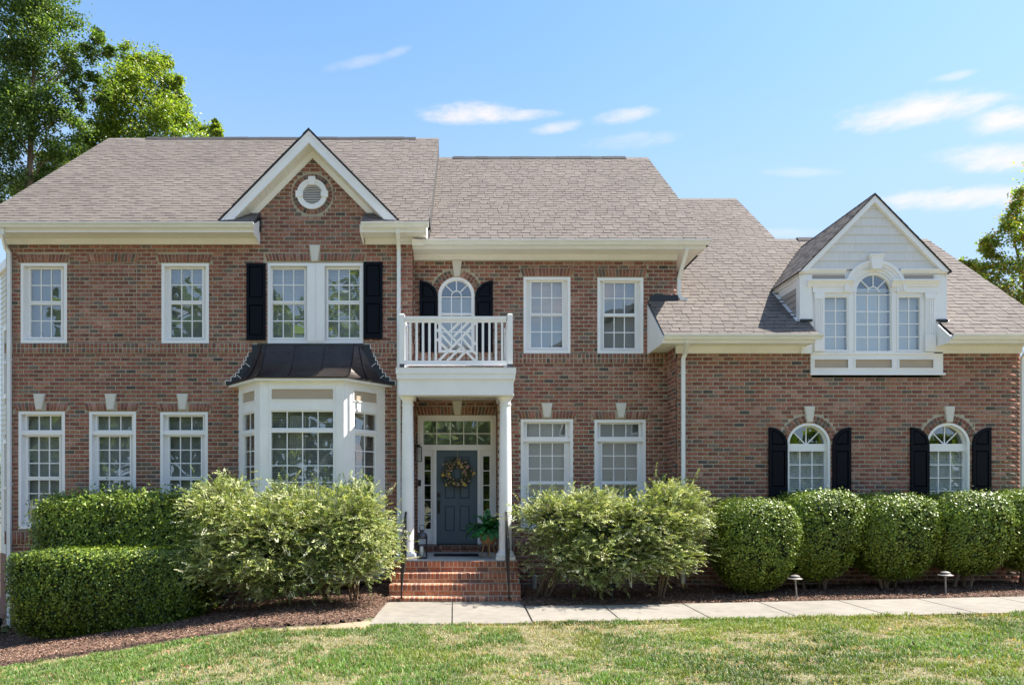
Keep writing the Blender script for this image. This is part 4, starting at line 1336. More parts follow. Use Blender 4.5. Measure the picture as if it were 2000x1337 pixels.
SHC = [(.229, .190, .162), (.237, .197, .168), (.219, .181, .155), (.250, .208, .178), (.205, .168, .146), (.188, .155, .137), (.233, .195, .162)]
SHW = [26, 22, 16, 12, 10, 5, 8]
bands = []
shingles = []   # (corners top quad..., tint, size)
def shingle_field(O, U, V, umin, umax, vmax, allow, expo=.153, tint=1.0, big=False):
    """courses of laminated tabs on a slope. allow(v0, v1) -> list of (u0, u1)"""
    O = Vector(O); U = Vector(U).normalized(); V = Vector(V).normalized(); N = U.cross(V)
    if N.z < 0: N = -N
    nrow = int(vmax / expo) + 1
    for r in range(nrow):
        v0 = r * expo; v1 = min(v0 + expo + .02, vmax + .02)
        if vmax - v0 < .02: break
        for (a, b) in allow(v0, min(v0 + expo, vmax)):
            a = max(a, umin); b = min(b, umax)
            if b - a < .03: continue
            u = a - R.uniform(0, .2); thick = R.random() < .5
            while u < b:
                w = R.uniform(.15, .25) if thick else R.uniform(.16, .27)
                u0 = max(u, a); u1 = min(u + w, b); u += w
                thick = not thick if R.random() < .85 else thick
                if u1 - u0 < .02: continue
                t = .0115 if thick else .007
                t += R.uniform(-.001, .001)
                dv = R.uniform(-.002, .002)
                sl = R.uniform(.004, .012) if thick else -.002   # tabs taper upwards
                tl, tr = (u0 + (sl if u0 > a + .001 else 0), u1 - (sl if u1 < b - .001 else 0))
                g = .0022
                f0 = O + U * (u0 + g) + V * (v0 + dv); f1 = O + U * (u1 - g) + V * (v0 + dv)
                b1 = O + U * (tr - g) + V * v1; b0 = O + U * (tl + g) + V * v1
                tnt = R.choices(SHC, SHW)[0] if thick else R.choices(SHC, [22, 18, 20, 8, 14, 4, 8])[0]
                k = R.uniform(.64, .705) * tint
                shingles.append((f0 + N * t, f1 + N * t, b1 + N * .003, b0 + N * .003, f0 - N * .002, f1 - N * .002, tuple(c * k for c in tnt), (u1 - u0), big, (r, v0)))
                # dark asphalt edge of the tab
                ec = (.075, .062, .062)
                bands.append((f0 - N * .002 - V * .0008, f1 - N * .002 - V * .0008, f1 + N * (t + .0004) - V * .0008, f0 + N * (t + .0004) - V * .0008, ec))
                # printed shadow band on thin tabs; painted shadow line under next course on thick
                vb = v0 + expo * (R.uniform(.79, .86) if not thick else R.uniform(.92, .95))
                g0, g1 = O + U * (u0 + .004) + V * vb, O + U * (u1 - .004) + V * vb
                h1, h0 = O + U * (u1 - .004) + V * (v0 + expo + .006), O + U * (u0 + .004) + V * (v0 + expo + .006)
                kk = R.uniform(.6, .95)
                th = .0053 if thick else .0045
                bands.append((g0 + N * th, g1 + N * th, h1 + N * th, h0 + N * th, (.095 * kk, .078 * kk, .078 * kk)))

cs = 1 / math.sqrt(1 + PT * PT)
VV = (0, cs, PT * cs)
def slope_len(yr, ye): return (yr - ye) / cs
# left roof, with the gable cut out
def allowA(v0, v1):
    y = YEA + (v0 + v1) / 2 * cs
    z = ZEA + PT * (y - YEA)
    if y < .0: return [(-9.68, xa(508.2)), (X(712, dA), -.72)]
    h = GAZ - z
    if h < .06: return [(-9.68, -.72)]
    return [(-9.68, GAX - h + .05), (GAX + h - .05, -.72)]
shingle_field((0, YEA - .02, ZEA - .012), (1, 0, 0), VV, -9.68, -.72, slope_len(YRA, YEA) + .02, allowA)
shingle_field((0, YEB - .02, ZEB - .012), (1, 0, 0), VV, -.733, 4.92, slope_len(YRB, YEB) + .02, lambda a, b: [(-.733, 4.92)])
# right roof, with the dormer cut out
DAX, DAZ, DHW, DSL = 7.985, 7.74, 1.455, 1.02
def allowC(v0, v1):
    y = YEC + (v0 + v1) / 2 * cs; z = ZEC + PT * (y - YEC)
    left = 3.77 if y < YB else XB1 + .02
    right = 11.42 if z < ZRC1 - .03 else 7.67
    if z > ZRC1 - .03:
        zd = DAZ - z
        return [(left, right)]
    if y < -.36: cuts = (6.735, 9.285)
    elif z < DAZ - DHW * DSL + .03: cuts = (6.60, 9.415)
    else:
        h = (DAZ - z) / DSL
        cuts = (DAX - h + .05, DAX + h - .05) if h > .08 else None
    if cuts is None: return [(left, right)]
    return [(left, cuts[0]), (cuts[1], right)]
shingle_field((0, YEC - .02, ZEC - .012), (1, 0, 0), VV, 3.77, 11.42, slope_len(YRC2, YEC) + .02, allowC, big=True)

# --- front gable over the left block: two slopes, rakes, soffit
def gable_slopes(ax, az, yf, sl, hw, yb, zcut, thick, name, shing_tint=1.0, parent=HOUSE, mat_='white'):
    """two slope slabs with a raking fascia; the lower ends are cut level at zcut"""
    out = []
    for s in (-1, 1):
        q = [(ax, az), (ax + s * hw, az - hw * sl), (ax + s * (hw - thick / sl), az - hw * sl), (ax, az - thick)]
        out.append(MB().prism_y(q, yf, yb).build(name, M[mat_], parent))
    return out
rk = gable_slopes(GAX, GAZ - .02, -.345, 1.015, 1.79, 1.9, 7.2, .235, 'rake_board')
for s, o in zip((-1, 1), rk):
    # drip edge and roof felt on top
    q = [(GAX, GAZ + .012), (GAX + s * 1.825, GAZ + .012 - 1.825 * 1.015), (GAX + s * 1.825, GAZ - .019 - 1.825 * 1.015), (GAX, GAZ - .019)]
    MB().prism_y(q, -.37, 1.95).build('drip_edge', M['ridge'], o)
    # moulding strip on the face of the rake
    q = [(GAX, GAZ - .03), (GAX + s * 1.76, GAZ - .03 - 1.76 * 1.015), (GAX + s * 1.71, GAZ - .03 - 1.76 * 1.015), (GAX, GAZ - .09)]
    MB().prism_y(q, -.358, -.3455).build('rake_mould', M['white'], o)
    # frieze board against the brick
    q = [(GAX, GAZ - .235), (GAX + s * 1.30, GAZ - .235 - 1.30 * 1.015), (GAX + s * 1.135, GAZ - .235 - 1.30 * 1.015), (GAX, GAZ - .405)]
    MB().prism_y(q, -.03, -.0005).build('frieze_board', M['white'], o)
    # grooved soffit panels under the rake
    n = 19; L = 1.70
    for i in range(n):
        a, b = L * i / n + .004, L * (i + 1) / n - .004
        za_, zb__ = GAZ - .256 - a * 1.015, GAZ - .256 - b * 1.015
        MB().prism_y([(GAX + s * a, za_), (GAX + s * b, zb__), (GAX + s * b, zb__ - .01), (GAX + s * a, za_ - .01)], -.335, -.0305).build('soffit_panel', M['soffit'], o)
    # shingles on the slope
    U = Vector((0, 1, 0)); Vv = Vector((-s, 0, 1.015)).normalized()
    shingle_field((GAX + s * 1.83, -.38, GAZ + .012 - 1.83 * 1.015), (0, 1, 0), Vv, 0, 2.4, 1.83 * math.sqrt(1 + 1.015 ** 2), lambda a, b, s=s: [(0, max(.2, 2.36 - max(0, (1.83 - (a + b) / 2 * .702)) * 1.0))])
MB().box(xa(505.5), xa(510.5), -.06, -.011, ZGA + .0, ZGA + .10).build('flashing', M['flash'], HOUSE)
MB().prism_y([(xa(502), za(433)), (xa(510.5), za(447)), (xa(510.5), za(427)), (xa(497), za(421))], -.045, -.012).build('flashing', M['flash'], HOUSE)

# --- ridges
def ridge(x0, x1, y, z, vent=None):
    n = int((x1 - x0) / .2); 
    m = MB()
    for i in range(n):
        a = x0 + (x1 - x0) * i / n; b = x0 + (x1 - x0) * (i + 1.15) / n
        h = .012 + .004 * (i % 2)
        m.prism_x([(y - .13, z - .13 * PT + h), (y, z + h + .008), (y + .13, z - .13 * PT + h), (y + .13, z - .13 * PT - .01), (y, z - .01), (y - .13, z - .13 * PT - .01)], a, min(b, x1))
    m.build('ridge_cap', mat('ridge_shingle', (.17, .145, .125), .95, noise=40, nvar=.3), roof_o)
    if vent:
        a, b = vent
        m = MB()
        nn = int((b - a) / .3)
        for i in range(nn):
            h = .045 + R.uniform(-.006, .006)
            m.prism_x([(y - .12, z - .12 * PT + .02), (y - .11, z - .1 + h), (y, z + h + .01), (y + .12, z - .1 + h), (y + .12, z - .12 * PT + .02)], a + (b - a) * i / nn, a + (b - a) * (i + 1) / nn - .002)
        m.build('ridge_vent', M['ridge'], roof_o)
ridge(-9.66, -.735, YRA, ZRA, (X(285, 18.4), X(812, 18.4)))
ridge(-.734, 4.90, YRB, ZRB, (X(885, 18.4), X(1222, 18.4)))
ridge(7.4, 11.40, YRC1, ZRC1, (X(1555, 16.9), X(1592, 16.9)))
ridge(4.40, 7.655, YRC2, ZRC2)

# ------------------------------------------------------------------ dormer
YDm = -.355
dD = DA + YDm
def xd_(p): return X(p, dD)
def zd_(p): return Z(p, dD)
dm = thing('dormer', (DAX, YDm, 4.25), None, None)
bpy.context.scene.collection.objects.unlink(dm); link(dm, HOUSE)
dm.location = (DAX, YDm, 4.25)
def part(mb, name, m): return mb.build(name, M[m], dm)
DX0, DX1 = 6.589, 9.42
DZ0 = zd_(731)
DCX = xd_(1706.5); DZS = zd_(570.5); DRO = .385
gxl = (xd_(1611), xd_(1654.5)); gxr = (xd_(1755.5), xd_(1796.5))
gz_ = (zd_(682.5), zd_(580.5))
def dholes(): return [(DCX - DRO, DCX + DRO, zd_(686), DZS), (gxl[0] - .045, gxl[1] + .045, gz_[0] - .045, gz_[1] + .045), (gxr[0] - .045, gxr[1] + .045, gz_[0] - .045, gz_[1] + .045)]
mb = MB()
x0p, x1p = xd_(1584), xd_(1842)
plate(mb, x0p, x1p, DZ0, zd_(690), [(xd_(1589), xd_(1657), zd_(719.5), zd_(700.5)), (xd_(1669), xd_(1742.5), zd_(719.5), zd_(700.5)), (xd_(1754.5), xd_(1823.5), zd_(719.5), zd_(700.5))], YDm, YC + .02)
plate(mb, DX0, DX1, zd_(690), DZS, dholes(), YDm, YDm + .06)
# wall above the spring, round the arch
n = 24
ztop = zd_(528)
for i in range(n):
    t0, t1 = math.pi * i / n, math.pi * (i + 1) / n
    xs0, xs1 = DCX + DRO * math.cos(t1), DCX + DRO * math.cos(t0)
    mb.prism_y([(xs0, DZS + DRO * math.sin(t1)), (xs1, DZS + DRO * math.sin(t0)), (xs1, ztop), (xs0, ztop)], YDm, YDm + .06)
mb.box(DX0, DCX - DRO, YDm, YDm + .06, DZS, ztop); mb.box(DCX + DRO, DX1, YDm, YDm + .06, DZS, ztop)
part(mb, 'dormer_front', 'white')
for a, b in ((1591, 1655.5), (1671, 1741), (1756.5, 1822)):
    part(MB().box(xd_(a), xd_(b), YDm + .015, YDm + .03, zd_(718), zd_(702)), 'panel', 'tan')
    part(MB().frame(xd_(a) - .03, xd_(b) + .03, zd_(718) - .025, zd_(702) + .025, .024, YDm - .014, YDm + .01), 'panel_frame', 'white')
part(MB().box(x0p - .02, x1p + .03, YDm - .03, YDm - .002, DZ0 - .012, DZ0 + .03), 'bottom_rail', 'white')
part(MB().box(x0p + .02, x1p - .02, YDm - .02, YDm - .002, zd_(692), zd_(687.5)), 'sill', 'white')
# corner boards and the taupe panels beside the arch
for a, b in ((DX0 - .004, xd_(1585)), (xd_(1823.5), DX1 + .004)):
    part(MB().box(a, b, YDm - .02, YDm + .002, zd_(690), zd_(536)), 'corner_board', 'white')
for a, b in ((1586.5, 1650), (1765, 1822)):
    part(MB().box(xd_(a), xd_(b), YDm - .006, YDm - .001, zd_(549), zd_(537)), 'panel', 'taupe')
# level cornice broken by the arch
for a, b in ((1562.8, 1653.5), (1760, 1854)):
    z0, z1 = zd_(535), zd_(527)
    part(MB().prism_x([(YDm - .001, z0), (YDm - .03, z0), (YDm - .075, z1 - .03), (YDm - .09, z1 - .02), (YDm - .09, z1), (YDm - .001, z1)], X(a, dD - .08), X(b, dD - .08)), 'cornice', 'white')
# side entablatures
for a, b in ((1580, 1669), (1744.5, 1837)):
    z0, z1 = zd_(561), zd_(548)
    part(MB().prism_x([(YDm - .001, z0), (YDm - .045, z0), (YDm - .06, z0 + .05), (YDm - .10, z1 - .035), (YDm - .115, z1 - .03), (YDm - .115, z1), (YDm - .001, z1)], X(a, dD - .1), X(b, dD - .1)), 'entablature', 'white')
    a2, b2 = a + 6, b - 6
    part(MB().box(xd_(a2), xd_(b2), YDm - .035, YDm - .001, zd_(572), z0 - .001), 'frieze_board', 'white')
# arch moulding rings and keystone
mb = MB()
for r0, r1, y in ((DRO + .0, DRO + .05, .02), (DRO + .05, DRO + .115, .036), (DRO + .115, DRO + .165, .05), (DRO + .165, DRO + .225, .07)):
    mb.arc(DCX, DZS + .01, r0, r1, 0, 180, 28, YDm - y, YDm - .0005)
part(mb, 'arch_moulding', 'white')
mb = MB()
mb.prism_y([(DCX - .085, zd_(528)), (DCX + .085, zd_(528)), (DCX + .13, zd_(502)), (DCX - .13, zd_(502))], YDm - .12, YDm - .001)
mb.prism_y([(DCX - .145, zd_(503)), (DCX + .145, zd_(503)), (DCX + .15, zd_(500)), (DCX - .15, zd_(500))], YDm - .135, YDm - .001)
part(mb, 'keystone', 'white')
# fluted pilasters
for a, b in ((1590, 1607), (1805.5, 1823.5)):
    xa0, xb0 = xd_(a), xd_(b)
    mb = MB(); mb.box(xa0, xb0, YDm - .03, YDm - .001, zd_(686.5), zd_(572.5))
    part(mb, 'pilaster', 'white')
    mb = MB()
    mb.box(xa0 - .012, xb0 + .012, YDm - .05, YDm - .031, zd_(584.5), zd_(572.5)); mb.box(xa0 - .012, xb0 + .012, YDm - .05, YDm - .031, zd_(686.5), zd_(653))
    w = (xb0 - xa0 - .02) / 9
    for i in range(5): mb.box(xa0 + .01 + i * 2 * w, xa0 + .01 + (i * 2 + 1) * w, YDm - .042, YDm - .0305, zd_(652.5), zd_(585))
    part(mb, 'flute', 'white')
# windows of the dormer (parts of the house, so that their panes stay sub-parts)
for g in (gxl, gxr):
    ow = window(YDm, g[0] - .044, g[1] + .044, gz_[0] - .044, gz_[1] + .044, [(g[0], g[1], gz_[0], gz_[1], 2, 4)], gd=.035, cas=.02, blind=False, front=-.012)
    blinds(g[0] - .02, g[1] + .02, gz_[0], gz_[1], YDm + .14, ow, tilt=64, material='blindw')
dw = arched_window(YDm, DCX, DRO - .001, DZS, zd_(688), .03, .035, 3, [zd_(684.5), zd_(657.5), zd_(632.5), zd_(607.5), zd_(574.5)], front=-.012)
blinds(DCX - DRO + .04, DCX + DRO - .04, zd_(684), zd_(560), YDm + .14, dw, tilt=64, material='blindw')
# gable: shakes
base_z = zd_(527)
mb = MB(); mb.prism_y([(DAX - 1.40, base_z), (DAX + 1.40, base_z), (DAX, DAZ - .06)], YDm - .03, YDm + .03)
part(mb, 'gable_backing', 'white')
nc = 8; ch = .169
for r in range(nc):
    z0 = base_z + r * ch; z1 = z0 + ch + .012
    h0 = (DAZ - .10 - z0) / DSL
    if h0 < .04: break
    u = -h0 - R.uniform(0, .1)
    while u < h0:
        w = R.choice((.10, .13, .16, .2)); a, b = max(u, -h0), min(u + w, h0); u += w
        if b - a < .015: continue
        zt = min(z1, DAZ - .1)
        # top corners follow the rake
        def lim(x): return min(zt, max(z0 + .002, DAZ - .09 - abs(x) * DSL))
        t = .020 + R.uniform(-.0008, .0008); g = .0008
        q = [(a + g, z0), (b - g, z0), (b - g, lim(b)), (a + g, lim(a))]
        m = MB(); k = R.uniform(.97, 1.02); m.col = (.72 * k, .695 * k, .675 * k)
        dz = 0
        m.poly([(DAX + q[0][0], YDm - .03 - t, q[0][1] + dz), (DAX + q[1][0], YDm - .03 - t, q[1][1] + dz), (DAX + q[2][0], YDm - .034, q[2][1]), (DAX + q[3][0], YDm - .034, q[3][1]),
                (DAX + q[0][0], YDm - .028, q[0][1] + dz), (DAX + q[1][0], YDm - .028, q[1][1] + dz), (DAX + q[2][0], YDm - .028, q[2][1]), (DAX + q[3][0], YDm - .028, q[3][1])],
               [(0, 1, 2, 3), (4, 7, 6, 5), (0, 4, 5, 1), (1, 5, 6, 2), (2, 6, 7, 3), (3, 7, 4, 0)])
        m.build('shake', M['shake'], dm)
# dormer roof slopes, rake trim
for s in (-1, 1):
    hw = DHW
    q = [(DAX, DAZ - .012), (DAX + s * hw, DAZ - .012 - hw * DSL), (DAX + s * (hw - .13), DAZ - .012 - hw * DSL), (DAX, DAZ - .145)]
    part(MB().prism_y(q, YDm - .105, YDm - .0305), 'rake_board', 'white')
    q = [(DAX, DAZ + .01), (DAX + s * (hw + .03), DAZ + .01 - (hw + .03) * DSL), (DAX + s * (hw + .03), DAZ - .0115 - (hw + .03) * DSL), (DAX, DAZ - .0115)]
    part(MB().prism_y(q, YDm - .12, 2.75), 'roof_deck', 'ridge')
    q = [(DAX, DAZ - .013), (DAX + s * hw, DAZ - .013 - hw * DSL), (DAX + s * (hw - .05), DAZ - .06 - (hw) * DSL), (DAX, DAZ - .12)]
    part(MB().prism_y(q, YDm - .02, 2.7), 'roof_underside', 'white')
    Vv = Vector((-s, 0, DSL)).normalized()
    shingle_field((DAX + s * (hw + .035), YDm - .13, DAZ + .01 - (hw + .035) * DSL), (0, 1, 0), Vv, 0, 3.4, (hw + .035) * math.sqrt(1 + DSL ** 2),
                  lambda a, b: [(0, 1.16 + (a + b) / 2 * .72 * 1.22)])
# cheeks: frieze, siding boards, corner board, eave moulding
for s, xw in ((-1, DX0), (1, DX1)):
    ze = DAZ - DHW * DSL - .06
    c = MB()
    z_at = lambda y: ZEC + PT * (y - YEC)
    ylim = (ze - ZEC) / PT + YEC
    c.prism_x([(YDm + .002, z_at(YDm) - .1), (ylim + .1, ze - .05), (ylim + .1, ze + .02), (YDm + .002, ze + .02)], min(xw, xw - s * .06), max(xw, xw - s * .06))
    part(c, 'cheek_wall', 'white')
    # tapered boards between frieze and roof
    y0 = YDm + .16; zt = ze - .20
    k = 0
    while True:
        z1 = zt - k * .125; z0 = z1 - .118
        ya = y0; yb_ = min((z1 - .03 - ZEC) / PT + YEC, ylim)
        yb0 = (z0 - ZEC) / PT + YEC
        if yb_ - ya < .03: break
        c = MB()
        lo = max(ya, yb0)
        X0, X1 = xw + s * .002, xw + s * .022
        poly = [(ya, z1), (yb_, z1), (lo, max(z0, z_at(lo))), (ya, max(z0, z_at(ya)))]
        c.prism([(X0, y, z) for y, z in poly], [(xw + s * (.012 if z == z1 else .024), y, z) for y, z in poly])
        part(c, 'siding_board', 'taupe'); k += 1
        if k > 8: break
    c = MB(); c.prism_x([(YDm - .02, ze + .02), (ylim + .1, ze + .02), (ylim + .02, ze - .05), (YDm - .02, ze - .05)], min(xw, xw + s * .035), max(xw, xw + s * .035))
    part(c, 'eave_mould', 'white')
    c = MB(); c.prism_x([(YDm - .0195, ze - .051), (YDm + .13, ze - .051), (YDm + .13, z_at(YDm + .13)), (YDm - .0195, z_at(YDm - .0195))], min(xw + s * .0045, xw + s * .03), max(xw + s * .0045, xw + s * .03))
    part(c, 'corner_board', 'white')
    c = MB(); c.bar((xw + s * .05, YDm - .0, z_at(YDm) + .012), (xw + s * .05, ylim, z_at(ylim) + .012), .09, .006, up=(0, -.64, .77)); part(c, 'flashing', 'gutter')
for x0, x1 in ((DX0 - .03, 6.79), (9.24, DX1 + .03)):
    zz = ZEC + PT * (YDm - YEC)
    part(MB().box(x0, x1, YDm - .06, YDm - .021, zz - .01, zz + .035), 'flashing', 'flash')
# step flashing where the right roof meets the middle block
MB().box(X(1269, dB), XB1 + .02, YB - .03, YB - .010, Z(588, dB), Z(576.5, dB)).build('flashing', M['flash'], HOUSE)
MB().prism_y([(X(1269.5, dB), Z(588.2, dB)), (X(1287, dB), Z(588.2, dB)), (X(1277, dB), Z(605, dB))], YB - .028, YB - .011).build('flashing', M['flash'], HOUSE)

def emit_shingles():
    cand = []
    for i, s in enumerate(shingles):
        if not s[8]: continue
        c = (s[0] + s[2]) / 2; d = c.y + DA
        px = 910 + c.x * FPX / d
        if px < 1998: cand.append((-s[7] / d / d * (1.0 if s[9][1] < 3 else .6), i))
    cand.sort(); pick = set(i for _, i in cand[:300])
    V = []; F = []; Cc = []
    for i, s in enumerate(shingles):
        p = [tuple(q) for q in s[:6]]
        f = [(0, 1, 2, 3), (4, 5, 1, 0), (4, 0, 3), (5, 2, 1)]
        if i in pick:
            o = Vector(p[0]); m = MB(); m.col = s[6]
            m.poly([tuple(Vector(q) - o) for q in p], f)
            ob = bpy.data.objects.new('shingle', m.mesh('shingle', M['shingle'], recalc=False)); ob.location = o
            link(ob, roof_o); continue
        b = len(V); V += p
        F += [(b, b + 1, b + 2, b + 3), (b + 4, b + 5, b + 1, b), (b + 4, b, b + 3, b + 3), (b + 5, b + 2, b + 1, b + 1)]
        Cc += [s[6]] * 6
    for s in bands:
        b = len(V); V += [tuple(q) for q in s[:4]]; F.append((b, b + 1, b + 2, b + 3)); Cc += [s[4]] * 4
    me = bpy.data.meshes.new('shingle_courses')
    me.from_pydata(V, [], [tuple(dict.fromkeys(f)) for f in F])
    at = me.color_attributes.new('Col', 'FLOAT_COLOR', 'POINT')
    c4 = np.ones((len(V), 4), np.float32); c4[:, :3] = np.array(Cc); at.data.foreach_set('color', c4.ravel())
    me.materials.append(M['shingle'])
    o = bpy.data.objects.new('shingle_courses', me); link(o, roof_o); o['kind'] = 'stuff'
emit_shingles()

# ------------------------------------------------------------------ porch: floor, columns, flat roof, balcony railing
PZ = .65
dP = 12.9
YP = dP - DA           # front edge of the porch, about -.885
PX0, PX1 = -1.385, .985
MB().box(XA1 + .002, XR1, YP + .9, YD + .2, .3, PZ - .001).box(PX0 + .012, PX1 - .012, YP + .012, YP + .9, .3, PZ - .0005).build('porch_floor', M['porch'], HOUSE)
def column(cx, cy):
    z0, z1 = PZ, Z(768, 12.95)
    m = MB()
    m.box(cx - .182, cx + .182, cy - .182, cy + .182, z0, z0 + .062)
    m.box(cx - .155, cx + .155, cy - .155, cy + .155, z1 - .045, z1)
    o = m.build('column', M['white'], HOUSE)
    prof = [(.17, z0 + .062), (.178, z0 + .085), (.17, z0 + .115), (.146, z0 + .125), (.144, z0 + .15), (.127, z0 + .165)]
    n = 10
    for i in range(n + 1):
        t = i / n; prof.append((.1245 - .020 * t ** 1.8, z0 + .18 + (z1 - z0 - .40) * t))
    prof += [(.104, z1 - .215), (.118, z1 - .208), (.118, z1 - .19), (.104, z1 - .182), (.105, z1 - .12), (.118, z1 - .11), (.142, z1 - .065), (.148, z1 - .046)]
    MB().lathe(prof, cx, cy, 32).build('shaft', M['white'], o, smooth=True)
    return o
column(-1.117, YP + .2); column(.755, YP + .2)
# entablature
ex0, ex1 = X(778, 12.85), X(1003, 12.85)
zb0, zb1, zb2 = Z(771, 12.86), Z(740, 12.85), Z(717, 12.8)
yfr = 12.86 - DA
mb = MB()
mb.box(ex0, ex1, yfr, yfr + .27, zb0, zb1)
mb.box(ex1 - .27, ex1, yfr + .27, YB - .002, zb0, zb1); mb.box(ex0, ex0 + .27, yfr + .27, -.002, zb0, zb1)
mb.build('porch_beam', M['white'], HOUSE)
mb = MB()
mb.box(ex0 - .03, ex1 + .03, yfr - .035, -.03, zb1 + .0005, zb2 - .115); mb.box(XA1 + .03, ex1 + .03, -.03, YB - .002, zb1 + .0005, zb2 - .115)
mb.box(ex0 - .045, ex1 + .045, yfr - .05, -.03, zb2 - .1145, zb2 - .012); mb.box(XA1 + .03, ex1 + .045, -.03, YB - .002, zb2 - .1145, zb2 - .012)
mb.build('porch_fascia', M['white'], HOUSE)
MB().box(ex0 - .05, ex1 + .05, yfr - .055, -.03, zb2 - .0115, zb2).box(XA1 + .03, ex1 + .05, -.0295, YB - .002, zb2 - .0115, zb2 - .0003).build('porch_roof', M['gutter'], HOUSE)
# porch ceiling boards
n = 22; a0, a1 = ex0 + .272, ex1 - .272
for i in range(n):
    x0 = XA1 + (XR1 - XA1) * i / n; x1 = XA1 + (XR1 - XA1) * (i + 1) / n
    MB().box(max(x0, a0) + .002, min(x1, XR1) - .002, yfr + .272, YD - .002, 3.906, 3.93).build('ceiling_board', M['soffit'], HOUSE)
MB().box(ex0 + .27, ex1 - .27, yfr + .27, -.004, 3.93, 3.94).build('porch_ceiling', M['white'], HOUSE)
# railing
dR = 12.95; YR = dR - DA
def xr_(p): return X(p, dR)
def zr_(p): return Z(p, dR)
rail = MB()
rail.box(xr_(791), xr_(989), YR - .045, YR + .045, zr_(624.5), zr_(618.3)); rail.box(xr_(791), xr_(989), YR - .03, YR + .03, zr_(629), zr_(624.6))
rail.box(xr_(790), xr_(990), YR - .035, YR + .035, zr_(713), zr_(704.3))
ro = rail.build('balcony_railing', M['white'], HOUSE)
for px0, px1 in ((780.5, 790.6), (990.7, 1001.2)):
    m = MB(); x0, x1 = xr_(px0), xr_(px1); ym = YR
    h = (x1 - x0) / 2
    m.box(x0, x1, ym - h, ym + h, zr_(711), zr_(615))
    c = (x0 + x1) / 2
    m.poly([(x0, ym - h, zr_(615) + .0005), (x1, ym - h, zr_(615) + .0005), (x1, ym + h, zr_(615) + .0005), (x0, ym + h, zr_(615) + .0005), (c - h * .6, ym - h * .6, zr_(613)), (c + h * .6, ym - h * .6, zr_(613)), (c + h * .6, ym + h * .6, zr_(613)), (c - h * .6, ym + h * .6, zr_(613))],
           [(4, 5, 6, 7), (0, 1, 5, 4), (1, 2, 6, 5), (2, 3, 7, 6), (3, 0, 4, 7), (0, 3, 2, 1)])
    m.build('post', M['white'], ro)
    MB().box(x0 + .004, x1 - .004, ym - h + .004, ym + h - .004, zb2, zr_(711)).build('post_foot', M['zinc'], ro)
for a, b in ((799, 803.4), (811.6, 816), (824, 828.4), (836.5, 841), (848.7, 853), (929, 933), (941, 945.4), (953.8, 958), (966.3, 971), (978.6, 982.6)):
    MB().box(xr_(a), xr_(b), YR - .02, YR + .02, zr_(704.3), zr_(629)).build('baluster', M['white'], ro)
def zd2(p): return (760 + p[0] / 8, 600 + p[1] / 8)
diag = [((775, 834), (1352, 238), 0), ((758, 234), (1042, 525), 1), ((1078, 560), (1345, 834), 1), ((948, 382), (1098, 233), 1), ((1012, 452), (1236, 233), 1),
        ((746, 345), (980, 598), 1), ((746, 492), (912, 664), 1), ((1140, 476), (1352, 725), 1), ((1212, 404), (1352, 578), 1), ((905, 834), (1122, 626), 1), ((1050, 834), (1190, 690), 1)]
for p, q, j in diag:
    (a, b), (c, d) = zd2(p), zd2(q)
    MB().bar((xr_(a), YR + .0004 * j, zr_(b)), (xr_(c), YR + .0004 * j, zr_(d)), .042, .032 if j else .036, up=(0, 1, 0)).build('lattice_bar', M['white'], ro)
for xs, y1 in ((xr_(785.5), -.05), (xr_(996), YB - .03)):
    m = MB()
    m.box(xs - .04, xs + .04, YR + .052, y1, zr_(625), zr_(618.8)); m.box(xs - .03, xs + .03, YR + .052, y1, zr_(712.6), zr_(704.8))
    m.box(xs - .05, xs + .05, y1, y1 + .028, zr_(711), zr_(612))
    m.build('side_rail', M['white'], ro)
    nb = 6 if y1 < 0 else 8
    for i in range(nb):
        y = YR + .11 + (y1 - YR - .14) * i / (nb - 1)
        MB().box(xs - .02, xs + .02, y - .02, y + .02, zr_(704.8), zr_(625)).build('baluster', M['white'], ro)

# ------------------------------------------------------------------ door set
dO = DA + YD
def xo(p): return X(p, dO)
def zo(p): return Z(p, dO)
ZT = zo(1062)          # threshold
fr = MB()
fr.box(xo(816), xo(823), YD - .02, YD + .12, ZT, zo(811)); fr.box(xo(962), xo(968.8), YD - .02, YD + .12, ZT, zo(811))
fr.box(xo(823), xo(962), YD - .02, YD + .12, zo(817.5), zo(811))
fr.box(xo(823), xo(962), YD + .0, YD + .12, zo(878.5), zo(871.5))
for a, b in ((846.5, 852.3), (932.7, 938.5)): fr.box(xo(a), xo(b), YD - .005, YD + .12, ZT, zo(878.5))
dset = fr.build('door_frame', M['white'], HOUSE)
tr = MB(); tr.frame(xo(823), xo(962), zo(871.5), zo(817.5), .042, YD + .03, YD + .10)
tr.build('transom_frame', M['white'], dset)
bars = MB(); glaze(dset, xo(826.5), xo(958.5), zo(869.5), zo(822), 5, 2, YD + .065, frame_mb=bars)
bars.build('glazing_bar', M['white'], dset)
MB().box(xo(823), xo(962), YD + .16, YD + .17, zo(872), zo(817)).build('interior_shade', mat('transom_shade', (.20, .21, .22), .8), dset)
